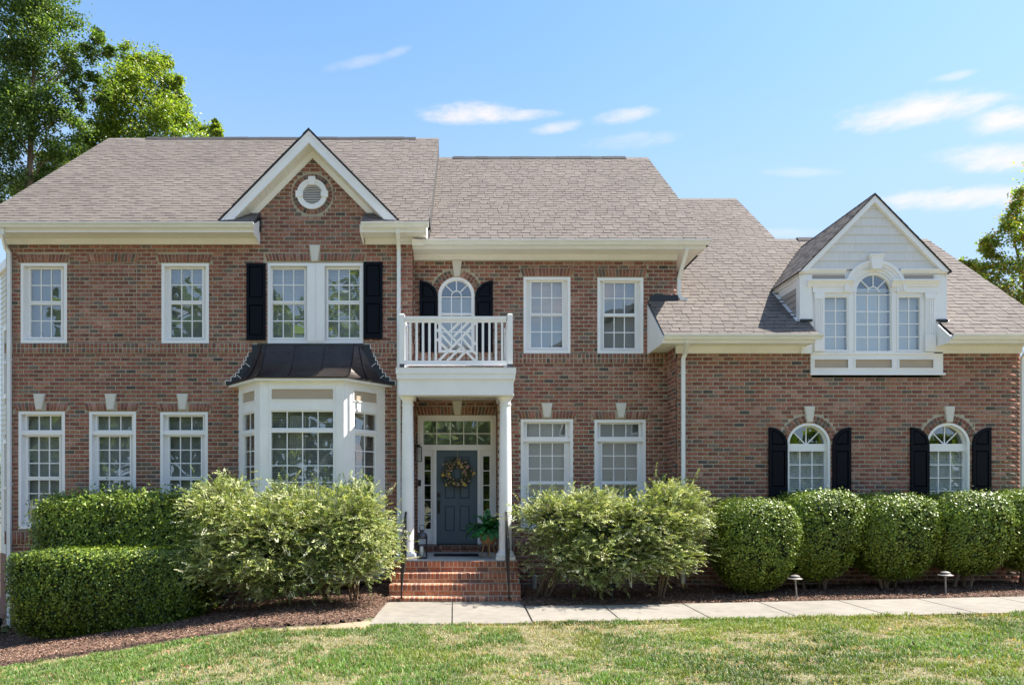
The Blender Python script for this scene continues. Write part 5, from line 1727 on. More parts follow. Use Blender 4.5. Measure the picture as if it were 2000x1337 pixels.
for a, b, g0, g1 in ((823, 846.5, 828.8, 841.2), (938.5, 962, 943.8, 956.4)):
    m = MB()
    zt, z1, z0 = zo(880.5), zo(890), zo(1032.5)
    plate(m, xo(a), xo(b), ZT, zo(878.5), [(xo(g0), xo(g1), z0, z1)], YD + .05, YD + .10)
    m.frame(xo(g0) - .025, xo(g1) + .025, z0 - .025, z1 + .025, .025, YD + .03, YD + .05)
    m.box(xo(g0) - .02, xo(g1) + .02, YD + .035, YD + .05, ZT + .05, z0 - .05)
    so = m.build('sidelight', M['white'], HOUSE)
    b2 = MB(); glaze(so, xo(g0), xo(g1), z0, z1, 1, 5, YD + .075, frame_mb=b2); b2.build('glazing_bar', M['white'], so)
    MB().box(xo(a), xo(b), YD + .35, YD + .36, ZT, zo(880)).build('interior_shade', M['dark'], so)
dl = MB()
dx0, dx1 = xo(852.6), xo(932.4); dz1 = zo(878.8)
pan = []
for a, b in ((868.6, 888.2), (897.6, 917.2)):
    pan += [(xo(a), xo(b), zo(907), zo(891)), (xo(a), xo(b), zo(973), zo(914)), (xo(a), xo(b), zo(1036.5), zo(987.5))]
plate(dl, dx0, dx1, ZT + .012, dz1, pan, YD + .05, YD + .095)
door = dl.build('front_door', M['door'], HOUSE)
for (a, b, c, d) in pan:
    q = [(a, c), (b, c), (b, d), (a, d)]; e = .03
    q2 = [(a + e, c + e), (b - e, c + e), (b - e, d - e), (a + e, d - e)]
    m = MB()
    vs = [(x, YD + .0505, z) for x, z in q] + [(x + (.006 if i in (0, 3) else -.006), YD + .066, z + (.006 if i < 2 else -.006)) for i, (x, z) in enumerate(q)] + [(x, YD + .054, z) for x, z in q2] + [(x, YD + .08, z) for x, z in q]
    fs = [(8, 9, 10, 11)] + [(4 + i, 4 + (i + 1) % 4, 8 + (i + 1) % 4, 8 + i) for i in range(4)] + [(i, (i + 1) % 4, 4 + (i + 1) % 4, 4 + i) for i in range(4)] + [(12, 15, 14, 13)]
    m.poly(vs, fs).build('panel', M['door'], door)
m = MB()
m.box(xo(853.8), xo(860), YD + .02, YD + .05, zo(970), zo(962))
m.box(xo(854), xo(859.5), YD + .03, YD + .05, zo(1002), zo(976))
m.tube([(xo(856.8), YD + .03, zo(979)), (xo(856.8), YD - .02, zo(982)), (xo(856.8), YD - .025, zo(994)), (xo(856.8), YD + .03, zo(999))], .011, 8)
m.build('door_handle', M['iron'], door)
MB().box(dx0, dx1, YD - .03, YD + .1, ZT - .02, ZT + .011).build('threshold', M['plastic'], HOUSE)
MB().box(xo(816.5), xo(822.5), YD - .045, YD - .021, zo(948.5), zo(936.5)).build('doorbell', M['plastic'], HOUSE)
# brick sill below the door
WS = Wall('S', (0, YD - .12), (1, 0), (0, -1))
WS.mb.box(XA1 + .003, XR1 - .003, YD - .115, YD + .1, PZ, ZT - .021)
m_ = len(bricks)
rowlock_band(WS, XA1 + .004, XR1 - .004, PZ + .055, 1, ZT - .025 - PZ - .055, .01)
nn = 9; p = (XR1 - XA1) / nn
for i in range(nn): WS.brick([(XA1 + i * p + .008, PZ + .004), (XA1 + (i + 1) * p - .008, PZ + .004), (XA1 + (i + 1) * p - .008, PZ + .05), (XA1 + i * p + .008, PZ + .05)], proud=.008)
sill = WS.mb.build('door_sill', M['mortar'], HOUSE)
def emit_single(lst, parent, name='brick', colors=None):
    for (w, fr, bk, t, full, c) in lst:
        mb = MB(); mb.col = t
        mb.hexa([tuple(p) for p in bk] + [tuple(p) for p in fr]).build(name, M['brick'], parent)
emit_single(bricks[m_:], sill); del bricks[m_:]

# ------------------------------------------------------------------ brick steps
steps = thing('front_steps', (-.2, -1.3, 0), 'red brick front steps rising from the concrete landing to the porch', 'steps')
STEPC = [(.40, .140, .070), (.43, .16, .082), (.35, .118, .063), (.29, .105, .064), (.46, .19, .105), (.23, .10, .072)]
SW = Wall('ST', (0, 0), (1, 0), (0, -1))
zt = [.067, .262, .434, PZ - .018]
yt = [12.09 - DA, 12.36 - DA, 12.63 - DA, 12.895 - DA]
core = MB()
sm = mat('step_mortar', (.56, .48, .36), .95, noise=9, nvar=.15)
lo = [0, .067, .262, .434]
wx = [(-1.41, .985), (-1.395, .995), (-1.39, .99), (-1.375, .985)]
def step_brick(x0, x1, y0, y1, z0, z1):
    m = MB(); k = R.uniform(.85, 1.12); t = R.choice(STEPC); m.col = tuple(c * k for c in t)
    e = .004
    j = lambda: R.uniform(-.0015, .0015)
    x0 += j(); x1 += j(); y0 += j() * 2; z1 += j()
    v = [(x0, y0 + e, z0), (x1, y0 + e, z0), (x1, y1, z0), (x0, y1, z0)]
    mid = [(x0, y0, z0 + e), (x1, y0, z0 + e), (x1, y0, z1 - e), (x0, y0, z1 - e)]
    top = [(x0, y0 + e, z1), (x1, y0 + e, z1), (x1, y1, z1), (x0, y1, z1)]
    vs = [(x0, y0, z0), (x1, y0, z0), (x1, y1, z0), (x0, y1, z0), (x0, y0, z1 - e), (x1, y0, z1 - e), (x1, y0 + e, z1), (x1, y1, z1), (x0, y1, z1), (x0, y0 + e, z1)]
    fs = [(0, 1, 5, 4), (4, 5, 6, 9), (9, 6, 7, 8), (0, 3, 2, 1), (1, 2, 7, 6, 5), (0, 4, 9, 8, 3), (3, 8, 7, 2)]
    m.poly(vs, fs).build('brick', M['brick'], steps)
for k in range(4):
    x0, x1 = wx[k]; z0, z1 = lo[k], zt[k]; y0 = yt[k]
    y1 = (yt[k + 1] + .06) if k < 3 else y0 + .30
    core.box(x0 + .004, x1 - .004, y0 - .002, y1 + (.004 * k), -.05 + .001 * k, z1 - .003)
    hb = .102 if k else .062
    n = 29 if k == 0 else 29
    p = (x1 - x0) / n
    for i in range(n):
        step_brick(x0 + i * p + .0065, x0 + (i + 1) * p - .0065, y0 - .006, y0 + .20, z1 - hb, z1)
    if k:
        h = z1 - hb - z0 - .010
        off = .11 if k == 2 else 0
        xx = x0 - off
        while xx < x1:
            a, b = max(xx, x0), min(xx + .225, x1); xx += .225
            if b - a > .04: step_brick(a + .006, b - .006, y0 - .005, y0 + .09, z0 + .006, z1 - hb - .010)
core.build('step_core', sm, steps)

# ------------------------------------------------------------------ handrails
def handrail(xh, label):
    t = thing('handrail', (xh, 12.05 - DA, .07), label, 'handrail', 'iron handrails of the front steps')
    y0, y1 = 12.06 - DA, 12.93 - DA
    z0, z1 = Z(1073, 12.06), Z(1001, 12.93)
    MB().box(xh - .014, xh + .014, y0 - .014, y0 + .014, .067, z0).box(xh - .035, xh + .035, y0 - .035, y0 + .035, .066, .076).build('post', M['iron'], t)
    MB().box(xh - .014, xh + .014, y1 - .014, y1 + .014, PZ - .018, z1).box(xh - .03, xh + .03, y1 - .03, y1 + .03, PZ - .02, PZ - .008).build('post', M['iron'], t)
    m = MB(); m.bar((xh, y0 - .02, z0 + .005), (xh, y1 + .02, z1 + .005), .04, .016)
    m.tube([(xh, y0 - .015, z0 + .0), (xh, y0 - .07, z0 - .03), (xh, y0 - .085, z0 - .075), (xh, y0 - .05, z0 - .1)], .01, 6)
    m.bar((xh, y1 + .015, z1 + .012), (xh, y1 + .14, z1 + .018), .04, .016)
    m.build('top_rail', M['iron'], t)
    dz = z1 - z0
    def zl(y): return .067 + .14 + (PZ - .067) * (y - y0) / (y1 - y0)
    MB().bar((xh, y0 + .015, zl(y0)), (xh, y1 - .015, zl(y1)), .026, .014).build('bottom_rail', M['iron'], t)
    for i in range(1, 7):
        y = y0 + (y1 - y0) * i / 7
        MB().box(xh - .0075, xh + .0075, y - .0075, y + .0075, zl(y) + .006, z0 + dz * (y - y0) / (y1 - y0)).build('baluster', M['iron'], t)
handrail(-1.139, 'black iron handrail beside the left white column and the big shrub')
handrail(.760, 'black iron handrail in front of the right white column and the fern')

# ------------------------------------------------------------------ small things on the porch
# wall lantern on the left side wall of the recess
lx, ly = XA1 + .012, YB + .34
dl_ = DA + ly
wl = thing('wall_lantern', (lx, ly, Z(885, dl_)), 'black box lantern with clear glass fixed to the brick left of the door', 'wall light')
zt_, zb_ = Z(873, dl_), Z(900, dl_)
lxc = X(818, dl_)
MB().box(lx - .004, lx + .02, ly - .04, ly + .04, Z(882, dl_), Z(868, dl_)).build('back_plate', M['lanternm'], wl)
m = MB(); m.tube([(lx + .01, ly, Z(871, dl_)), (lx + .06, ly, Z(868, dl_)), (lxc, ly, Z(869, dl_)), (lxc, ly, zt_ + .02)], .008, 8)
m.tube([(lxc, ly, zt_ + .05), (lxc + .03, ly, zt_ + .075), (lxc + .06, ly, zt_ + .06)], .006, 6)
m.build('arm', M['lanternm'], wl)
h = .058
m = MB()
for sx in (-1, 1):
    for sy in (-1, 1): m.box(lxc + sx * h - .006, lxc + sx * h + .006, ly + sy * h - .006, ly + sy * h + .006, zb_, zt_)
m.box(lxc - h - .008, lxc + h + .008, ly - h - .008, ly + h + .008, zb_ - .012, zb_); m.box(lxc - h - .008, lxc + h + .008, ly - h - .008, ly + h + .008, zt_, zt_ + .014)
m.lathe([(.05, zt_ + .014), (.03, zt_ + .035), (.012, zt_ + .05)], lxc, ly, 12)
m.build('cage', M['lanternm'], wl)
m = MB()
for sx in (-1, 1): m.box(lxc + sx * (h - .004) - .001, lxc + sx * (h - .004) + .001, ly - h + .006, ly + h - .006, zb_, zt_)
m.box(lxc - h + .008, lxc + h - .008, ly - h + .002, ly - h + .004, zb_, zt_)
m.build('glass', M['glass'], wl)
MB().lathe([(.012, zt_ - .004), (.014, zt_ - .05), (.026, zt_ - .09), (.022, zt_ - .125), (.006, zt_ - .14)], lxc, ly, 10).build('bulb', mat('frosted_bulb', (.75, .72, .66), .4), wl, smooth=True)

# tall candle lantern standing on the porch
d5 = 13.28; y5 = d5 - DA; x5 = X(824.3, d5)
pl = thing('candle_lantern', (x5, y5, PZ), 'tall dark metal candle lantern with domed cap standing behind the left column', 'lantern')
zt5 = Z(1041, d5)
m = MB(); hw = .088
m.box(x5 - .1, x5 + .1, y5 - .1, y5 + .1, PZ, PZ + .022)
m.build('base', M['lanternm'], pl)
for sx in (-1, 1):
    for sy in (-1, 1):
        m = MB(); pts = [(x5 + sx * hw, y5 + sy * hw, PZ + .02)]
        for i in range(9):
            t = i / 8 * math.pi / 2
            pts.append((x5 + sx * (.03 + (hw - .03) * math.cos(t)), y5 + sy * (.03 + (hw - .03) * math.cos(t)), zt5 - .10 + .10 * math.sin(t)))
        m.tube(pts, .011, 6).build('leg', M['lanternm'], pl)
MB().lathe([(.105, zt5 - .10), (.106, zt5 - .06), (.098, zt5 - .02), (.075, zt5 + .012), (.04, zt5 + .028), (.04, zt5 + .05), (.05, zt5 + .055), (.05, zt5 + .068), (.02, zt5 + .075)], x5, y5, 20).build('cap', M['zinc'], pl, smooth=True)
m = MB(); m.tube([(x5 + .055 * math.cos(t), y5, zt5 + .112 + .055 * math.sin(t)) for t in [i * math.pi / 10 - math.pi * .45 for i in range(20)]], .0055, 6)
m.build('ring_handle', M['lanternm'], pl)
cd = MB().lathe([(.036, PZ + .022), (.037, PZ + .23), (.03, PZ + .235), (.004, PZ + .228)], x5 - .01, y5, 16).build('candle', M['candle'], None, smooth=True)
tag(cd, 'ivory pillar candle standing inside the tall dark porch lantern', 'candle')

# planter on legs and its fern
d6 = 13.45; y6 = d6 - DA; x6 = X(953.8, d6)
pt = thing('planter', (x6, y6, PZ), 'round brown woven planter on splayed wooden legs beside the blue door', 'planter')
zc0, zc1 = Z(1062, d6), Z(1038, d6)
prof = [(.10, zc0), (.14, zc0 + .03), (.165, zc0 + .10), (.168, zc0 + .16), (.155, zc1 - .0), (.146, zc1), (.15, zc1 - .04)]
MB().lathe(prof, x6, y6, 28).build('pot', M['wicker'], pt, smooth=True)
for a in (200, 270 + 10, 340, 90):
    c, s = math.cos(rad(a)), math.sin(rad(a))
    MB().tube([(x6 + .085 * c, y6 + .085 * s, zc0 + .02), (x6 + .16 * c, y6 + .16 * s, PZ)], [.017, .011], 8).build('leg', M['wood'], pt)
m = MB()
m.lathe([(.135, zc1 - .03), (.02, zc1 - .028)], x6, y6, 16)
m.build('potting_soil', M['mulch'], pt)
def fern(cx, cy, cz, n, ln, label, cat='fern', col=((.02, .15, .03), (.035, .21, .04), (.015, .10, .03), (.06, .27, .07))):
    t = thing('fern', (cx, cy, cz), label, cat)
    P = []; NN = []; T = []; st = MB()
    for i in range(n):
        az = 2 * math.pi * i / n * 2.4 + R.uniform(-.2, .2); el = R.uniform(35, 82); L = ln * R.uniform(.65, 1.1)
        p = Vector((cx, cy, cz)); d = Vector((math.cos(az) * math.cos(rad(el)), math.sin(az) * math.cos(rad(el)), math.sin(rad(el))))
        pts = [p.copy()]; k = 22
        for j in range(k):
            d = (d + Vector((0, 0, -.085 - .03 * j / k))).normalized(); p = p + d * L / k; pts.append(p.copy())
            if j > 2:
                sd_ = d.cross(Vector((0, 0, 1))); 
                if sd_.length < .05: sd_ = Vector((1, 0, 0))
                sd_.normalize(); w = .075 * math.sin(math.pi * min(1, (j + 3) / (k + 3))) * ln / .42
                for s in (-1, 1):
                    for o in (0, .5):
                        q = p + d * (L / k * o)
                        P.append(tuple(q + sd_ * s * w * .5)); NN.append(tuple(sd_.cross(d))); T.append(tuple(sd_ * s + d * .35))
        st.tube(pts, [.004 * (1 - .7 * q / k) for q in range(k + 1)], 4)
    st.build('frond_stem', M['stem'], t)
    P = np.array(P); nlf = len(P)
    leaves('frond_leaflet', P, np.array(NN), .07 * ln / .42, .018 * ln / .42, palette(nlf, col), M['leafy'], t, kind='stuff', tdir=np.array(T), jit=.25)
    return t
fern(x6, y6, zc1 - .01, 52, .54, 'green fern with arching fronds growing in the woven planter')

# door mat
m = MB(); d7 = 13.9
x0, x1 = X(847.5, d7), X(934.5, d7)
m.box(x0, x1, 13.68 - DA, 14.16 - DA, PZ, PZ + .012)
n = 30
mt = m.build('doormat', M['rubber'])
tag(mt, 'black doormat lying on the porch in front of the blue door', 'doormat')
wv = MB()
for i in range(14):
    a = x0 + .03 + (x1 - x0 - .06) * i / 14
    wv.box(a, a + (x1 - x0) / 14 * .62, 13.70 - DA, 14.14 - DA, PZ + .012, PZ + .02)
wv.build('rib', M['rubber'], mt, kind='stuff')

# wreath on the door
wxc, wzc = xo(893.2) , zo(923.5); wy = YD - .005
wr = thing('wreath', (wxc, wy, wzc), 'dried flower wreath with yellow and pink blooms hung on the blue door', 'wreath')
MB().box(wxc - .007, wxc + .007, YD + .046, YD + .0495, wzc + .2, zo(879.2)).build('ribbon', mat('tan_ribbon', (.28, .22, .12), .8), wr)
m = MB()
for k in range(26):
    a0 = R.uniform(0, 6.28); span = R.uniform(1.2, 2.6); r0 = R.uniform(.15, .25); oy = R.uniform(-.03, .03)
    m.tube([(wxc + (r0 + .012 * math.sin(5 * t)) * math.cos(a0 + t), wy + oy, wzc + (r0 + .012 * math.sin(5 * t)) * math.sin(a0 + t)) for t in np.linspace(0, span, 8)], .004, 4)
for k in range(40):
    a = R.uniform(0, 6.28); r0 = R.uniform(.19, .25); L = R.uniform(.07, .19)
    sw = R.uniform(.2, .7)
    m.tube([(wxc + r0 * math.cos(a), wy - .02, wzc + r0 * math.sin(a)), (wxc + (r0 + L * .6) * math.cos(a + sw * .3), wy - .04, wzc + (r0 + L * .6) * math.sin(a + sw * .3)), (wxc + (r0 + L) * math.cos(a + sw * .55), wy - .03, wzc + (r0 + L) * math.sin(a + sw * .55))], .0025, 4)
m.build('twig_ring', M['twig'], wr)
n = 900
an = NR.uniform(0, 2 * np.pi, n); rr_ = np.clip(NR.normal(.225, .055, n), .125, .37)
P = np.stack([wxc + rr_ * np.cos(an), wy + NR.uniform(-.06, .02, n), wzc + rr_ * np.sin(an)], 1)
T = np.stack([np.cos(an + .7), np.zeros(n), np.sin(an + .7)], 1)
leaves('leaf', P, np.tile([0, -1, 0], (n, 1)), .065, .022, palette(n, [(.05, .09, .05), (.08, .12, .07), (.14, .13, .06), (.10, .085, .05)]), M['leafm'], wr, kind='stuff', tdir=T, jit=.5)
def blooms(n, cols, rmin, rmax, name):
    V = []; F = []; Cc = []
    for i in range(n):
        a = R.uniform(0, 6.28); q = max(.13, min(.36, R.gauss(.235, .06))); c = Vector((wxc + q * math.cos(a), wy - R.uniform(.04, .085), wzc + q * math.sin(a)))
        r = R.uniform(rmin, rmax); col = R.choice(cols); k = R.uniform(.8, 1.15)
        for ring, (rf, dy) in enumerate(((1, .0), (.62, -.35))):
            m_ = 7
            for j in range(m_):
                t = 2 * math.pi * j / m_ + ring * .4; t2 = t + .62; b = len(V)
                V += [tuple(c + Vector((0, dy * r, 0))), tuple(c + Vector((math.cos(t) * r * rf, (dy - .3) * r, math.sin(t) * r * rf))), tuple(c + Vector((math.cos((t + t2) / 2) * r * rf * 1.15, (dy - .2) * r, math.sin((t + t2) / 2) * r * rf * 1.15))), tuple(c + Vector((math.cos(t2) * r * rf, (dy - .3) * r, math.sin(t2) * r * rf)))]
                F.append((b, b + 1, b + 2, b + 3)); Cc += [tuple(x * k for x in col)] * 4
    np_mesh(name, np.array(V), np.array(F), np.array(Cc), M['petal'], wr)
blooms(10, [(.72, .54, .10), (.65, .46, .08), (.78, .62, .18)], .022, .036, 'yellow_bloom')
blooms(95, [(.55, .30, .28), (.62, .40, .36), (.50, .33, .22), (.60, .45, .25)], .010, .02, 'pink_bloom')

# ------------------------------------------------------------------ side bay on the left flank of the house
sb = thing('side_bay', (XA0 - .6, 1.0, 0), None, None)
COL.objects.unlink(sb); link(sb, HOUSE); sb.location = (XA0 - .6, 1.0, 0)
xs_, Ls = side_xf((XA0 - 1.35, 1.75), (XA0 - .02, .42))
m = MB(); m.box(.0, Ls, .06, .12, .55, 6.95); place(m, xs_).build('bay_wall', M['siding'], sb)
m = MB(); m.box(.0, Ls, .03, .12, -1.6, .55); place(m, xs_).build('bay_base', mat('bay_brick', (.26, .125, .095), .9, noise=14, nvar=.35), sb)
win_z = [(.95, 3.1), (4.0, 5.6)]
for a, b in win_z:
    m = MB(); m.frame(.42, Ls - .42, a, b, .10, .0, .058); m.box(.52, Ls - .52, .012, .057, (a + b) / 2 - .03, (a + b) / 2 + .03)
    wo = place(m, xs_).build('window_frame', M['white'], sb)
    m = MB(); m.box(.52, Ls - .52, .042, .046, a + .1, (a + b) / 2 - .03); place(m, xs_).build('pane', M['glass'], sb)
    m = MB(); m.box(.52, Ls - .52, .036, .040, (a + b) / 2 + .03, b - .1); place(m, xs_).build('pane', M['glass'], sb)
k = 0; z = .56
while z < 6.85:
    z1 = z + .115
    for (u0, u1) in ((0, Ls),):
        segs = [(u0, u1)]
        for a, b in win_z:
            if z1 > a and z < b: segs = [(0, .418), (Ls - .418, Ls)]
        for p, q in segs:
            m = MB(); m.hexa([(p, .030, z), (q, .030, z), (q, .0598, z), (p, .0598, z), (p, .047, z1 + .01), (q, .047, z1 + .01), (q, .0598, z1 + .01), (p, .0598, z1 + .01)])
            place(m, xs_).build('siding_board', M['siding'], sb)
    z += .115
m = MB(); m.box(-.1, Ls, -.02, .12, 6.86, 7.05); place(m, xs_).build('bay_cornice', M['white'], sb)

# drain pipe under the left downspout
m = MB(); xg = xa(16)
m.tube([(xg, -.10, -.80), (xg - .02, -.14, -.90), (xg - .2, -.4, -.98)], .07, 10)
m.tube([(xg, -.10, -.80), (xg, -.10, -.74)], .078, 10)
tag(m.build('drain_pipe', M['plastic']), 'black drain pipe under the foot of the leftmost white downspout', 'drain pipe')
# pipe stub by the wall
px_ = X(1044, 13.6)
zg = float(gz(px_, -.2))
m = MB(); m.lathe([(.042, zg - .1), (.042, Z(1128, 13.6)), (.048, Z(1127.5, 13.6)), (.048, Z(1122.5, 13.6)), (.03, Z(1121.5, 13.6))], px_, -.18, 14)
tag(m.build('vent_pipe', M['pvc'], smooth=False), 'short grey capped pipe standing in the mulch just right of the brick steps', 'pipe')

# ------------------------------------------------------------------ path lights
def path_light(x, y, lean, label, h=.345, material='bronze'):
    z = float(gz(x, y)) + .01
    t = thing('path_light', (x, y, z), label, 'garden light', 'path lights along the walk')
    top = (x + lean, y, z + h)
    MB().tube([(x, y, z - .08), top], .015, 8).build('stake', M[material], t)
    cx, cy, tz = top
    MB().lathe([(.012, tz - .03), (.03, tz - .022), (.118, tz - .012), (.122, tz - .004), (.075, tz + .016), (.05, tz + .02), (.05, tz + .03), (.078, tz + .036), (.075, tz + .043), (.03, tz + .06), (.006, tz + .064)], cx, cy, 20).build('hood', M[material], t)
    MB().lathe([(.02, tz - .055), (.022, tz - .03)], cx, cy, 12).build('collar', M[material], t)
path_light(X(1196, 11.88), 11.88 - DA, .0, 'dark path light in the shade under the spiky shrub right of the steps', h=.27, material='plastic')
path_light(X(1556.5, 11.95), 11.95 - DA, -.03, 'leaning bronze path light in front of the second rounded bush, below the left arched window')
path_light(X(1847, 12.0), 12.0 - DA, -.004, 'upright bronze path light in front of the fourth rounded bush, near the right edge')

# ------------------------------------------------------------------ shrubs
def rand_dir(n): return unit(NR.normal(0, 1, (n, 3)))
def lumps(d, seed, amp):
    r = np.random.default_rng(seed); s = np.zeros(len(d))
    for f in (3, 5, 9, 17, 26):
        for k in range(3):
            a = r.normal(0, 1, 3); a /= np.linalg.norm(a)
            s += np.sin(f * (d @ a) + r.uniform(0, 6.28)) / f
    return 1 + amp * s
def super_r(d, a, b, c, p): return (np.abs(d[:, 0] / a) ** p + np.abs(d[:, 1] / b) ** p + np.abs(d[:, 2] / c) ** p) ** (-1 / p)

HOLLY = [(.075, .115, .016), (.125, .185, .022), (.175, .245, .028), (.24, .31, .04), (.38, .42, .085)]
def clipped_bush(name, cx, cy, z0, z1, a, b, p, n, label, cat, seed, group=None, cols=HOLLY, taper=.69, leaf=(.048, .027), amp=.07, stems=4, sides=True, fluff=.035):
    gzv = float(gz(cx, cy))
    t = thing(name, (cx, cy, gzv), label, cat, group)
    cz = z0 + (z1 - z0) * .56
    def surf(d):
        up = d[:, 2] > 0
        c = np.where(up, z1 - cz, cz - z0)
        r = (np.abs(d[:, 0] / a) ** p + np.abs(d[:, 1] / b) ** p + np.abs(d[:, 2] / c) ** p) ** (-1 / p)
        q = d * (r * lumps(d, seed, amp))[:, None]
        k = np.where(q[:, 2] < 0, 1 - (1 - taper) * np.clip(-q[:, 2] / (cz - z0), 0, 1) ** 1.3, 1)
        q[:, 0] *= k; q[:, 1] *= k
        return q
    # more even cover on boxy shapes: sample the box surface and aim from the centre
    u = NR.uniform(-1, 1, (n, 3)); f = NR.choice(3, n, p=np.array([b * (z1 - z0) / 2, a * (z1 - z0) / 2, a * b]) / (b * (z1 - z0) / 2 + a * (z1 - z0) / 2 + a * b))
    u[np.arange(n), f] = np.sign(u[np.arange(n), f])
    u[:, 0] *= a; u[:, 1] *= b; u[:, 2] *= np.where(u[:, 2] > 0, z1 - cz, cz - z0)
    d = unit(u)
    q = surf(d)
    e = 1e-3
    dep = np.abs(NR.normal(0, .05, n)) + .09 * (vnoise(u[:, 0] / max(a, b) * a * 9 + u[:, 1] * 7, u[:, 2] * 9 + u[:, 1] * 3, 1.0, seed + 3) > .62)
    out = NR.random(n) < .16
    rad_ = np.linalg.norm(q, axis=1)
    sc = 1 - dep / rad_; sc[out] = 1 + np.abs(NR.normal(0, fluff, out.sum())) / rad_[out]
    nr = unit(np.stack([q[:, 0] / a ** 2, q[:, 1] / b ** 2, q[:, 2] / ((z1 - z0) / 2) ** 2], 1))
    P = q * sc[:, None] + np.array([cx, cy, cz])
    w = vnoise(P[:, 0] * 3 + P[:, 1] * 2, P[:, 2] * 3, 1.0, seed)
    c = palette(n, cols, [16, 28, 30, 19, 7], .14) * (.75 + .5 * w)[:, None]
    leaves('foliage', P, nr, leaf[0], leaf[1], c, M['leafy'], t, kind='stuff', jit=.46)
    # dense inner growth so that the far side does not show through
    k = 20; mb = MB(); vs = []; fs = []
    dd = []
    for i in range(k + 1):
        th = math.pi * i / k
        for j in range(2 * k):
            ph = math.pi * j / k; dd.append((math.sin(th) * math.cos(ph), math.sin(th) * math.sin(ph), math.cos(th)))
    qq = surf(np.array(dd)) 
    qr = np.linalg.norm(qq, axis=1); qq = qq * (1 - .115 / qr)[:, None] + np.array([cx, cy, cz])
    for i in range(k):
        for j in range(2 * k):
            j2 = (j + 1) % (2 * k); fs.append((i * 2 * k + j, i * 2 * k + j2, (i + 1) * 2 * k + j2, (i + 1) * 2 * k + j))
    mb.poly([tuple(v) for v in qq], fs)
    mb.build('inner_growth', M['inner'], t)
    rs = random.Random(seed)
    m = MB()
    for i in range(stems):
        x = cx + rs.uniform(-.18, .18) * a * 1.6; y = cy + rs.uniform(-.2, .2) * b
        m.tube([(x, y, float(gz(x, y)) - .05), (x + rs.uniform(-.06, .06), y, (gzv + z0) / 2 + .05), (x + rs.uniform(-.2, .2), y + rs.uniform(-.1, .1), z0 + .35)], [.03, .026, .02], 7)
    if stems: m.build('stem', M['stem'], t)
    return t
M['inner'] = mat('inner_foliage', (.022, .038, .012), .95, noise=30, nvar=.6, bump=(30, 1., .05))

G = 'rounded bushes in front of the right wing'
def rb(px0, px1, py0, py1, d, seed, label, n=33000, r=None):
    d = d + .14
    cx = X((px0 + px1) / 2, d); a = (px1 - px0) / 2 * d / FPX
    z1 = Z(py0, d - .1); z0 = Z(py1, d - .45)
    clipped_bush('bush', cx, d - DA, z0, z1, a * .95, .62, 3.7, n, label, 'bush', seed, G)
rb(1386, 1549, 974, 1150, 12.42, 21, 'rounded clipped bush nearest the spiky shrub, first of the row and lowest to the ground')
rb(1512, 1666, 962, 1134, 12.72, 22, 'rounded clipped bush under the left arched window, second in the row')
rb(1657, 1813, 968, 1128, 12.66, 23, 'rounded clipped bush below the gap between the two arched windows, middle of the row')
rb(1802, 1958, 964, 1121, 12.66, 24, 'rounded clipped bush below the right arched window, behind the upright path light')
rb(1930, 2080, 958, 1114, 12.85, 25, 'rounded clipped bush cut by the right edge, last of the row')
BOX = [(.045, .08, .012), (.085, .135, .017), (.13, .19, .022), (.20, .265, .03), (.33, .38, .05)]
clipped_bush('hedge', -6.12, -1.86, -.50, .925, 1.62, .62, 9, 62000, 'lower clipped hedge in front at the left, dark green with a flat top', 'hedge', 31, None, BOX, taper=.93, leaf=(.050, .031), amp=.035, stems=0, fluff=.035)
clipped_bush('hedge', -6.55, -.62, -.75, 1.90, 1.66, .52, 7, 60000, 'taller clipped hedge behind the low one, against the wall below the left windows', 'hedge', 32, None, HOLLY, taper=.97, leaf=(.060, .032), amp=.055, stems=0, fluff=.085)

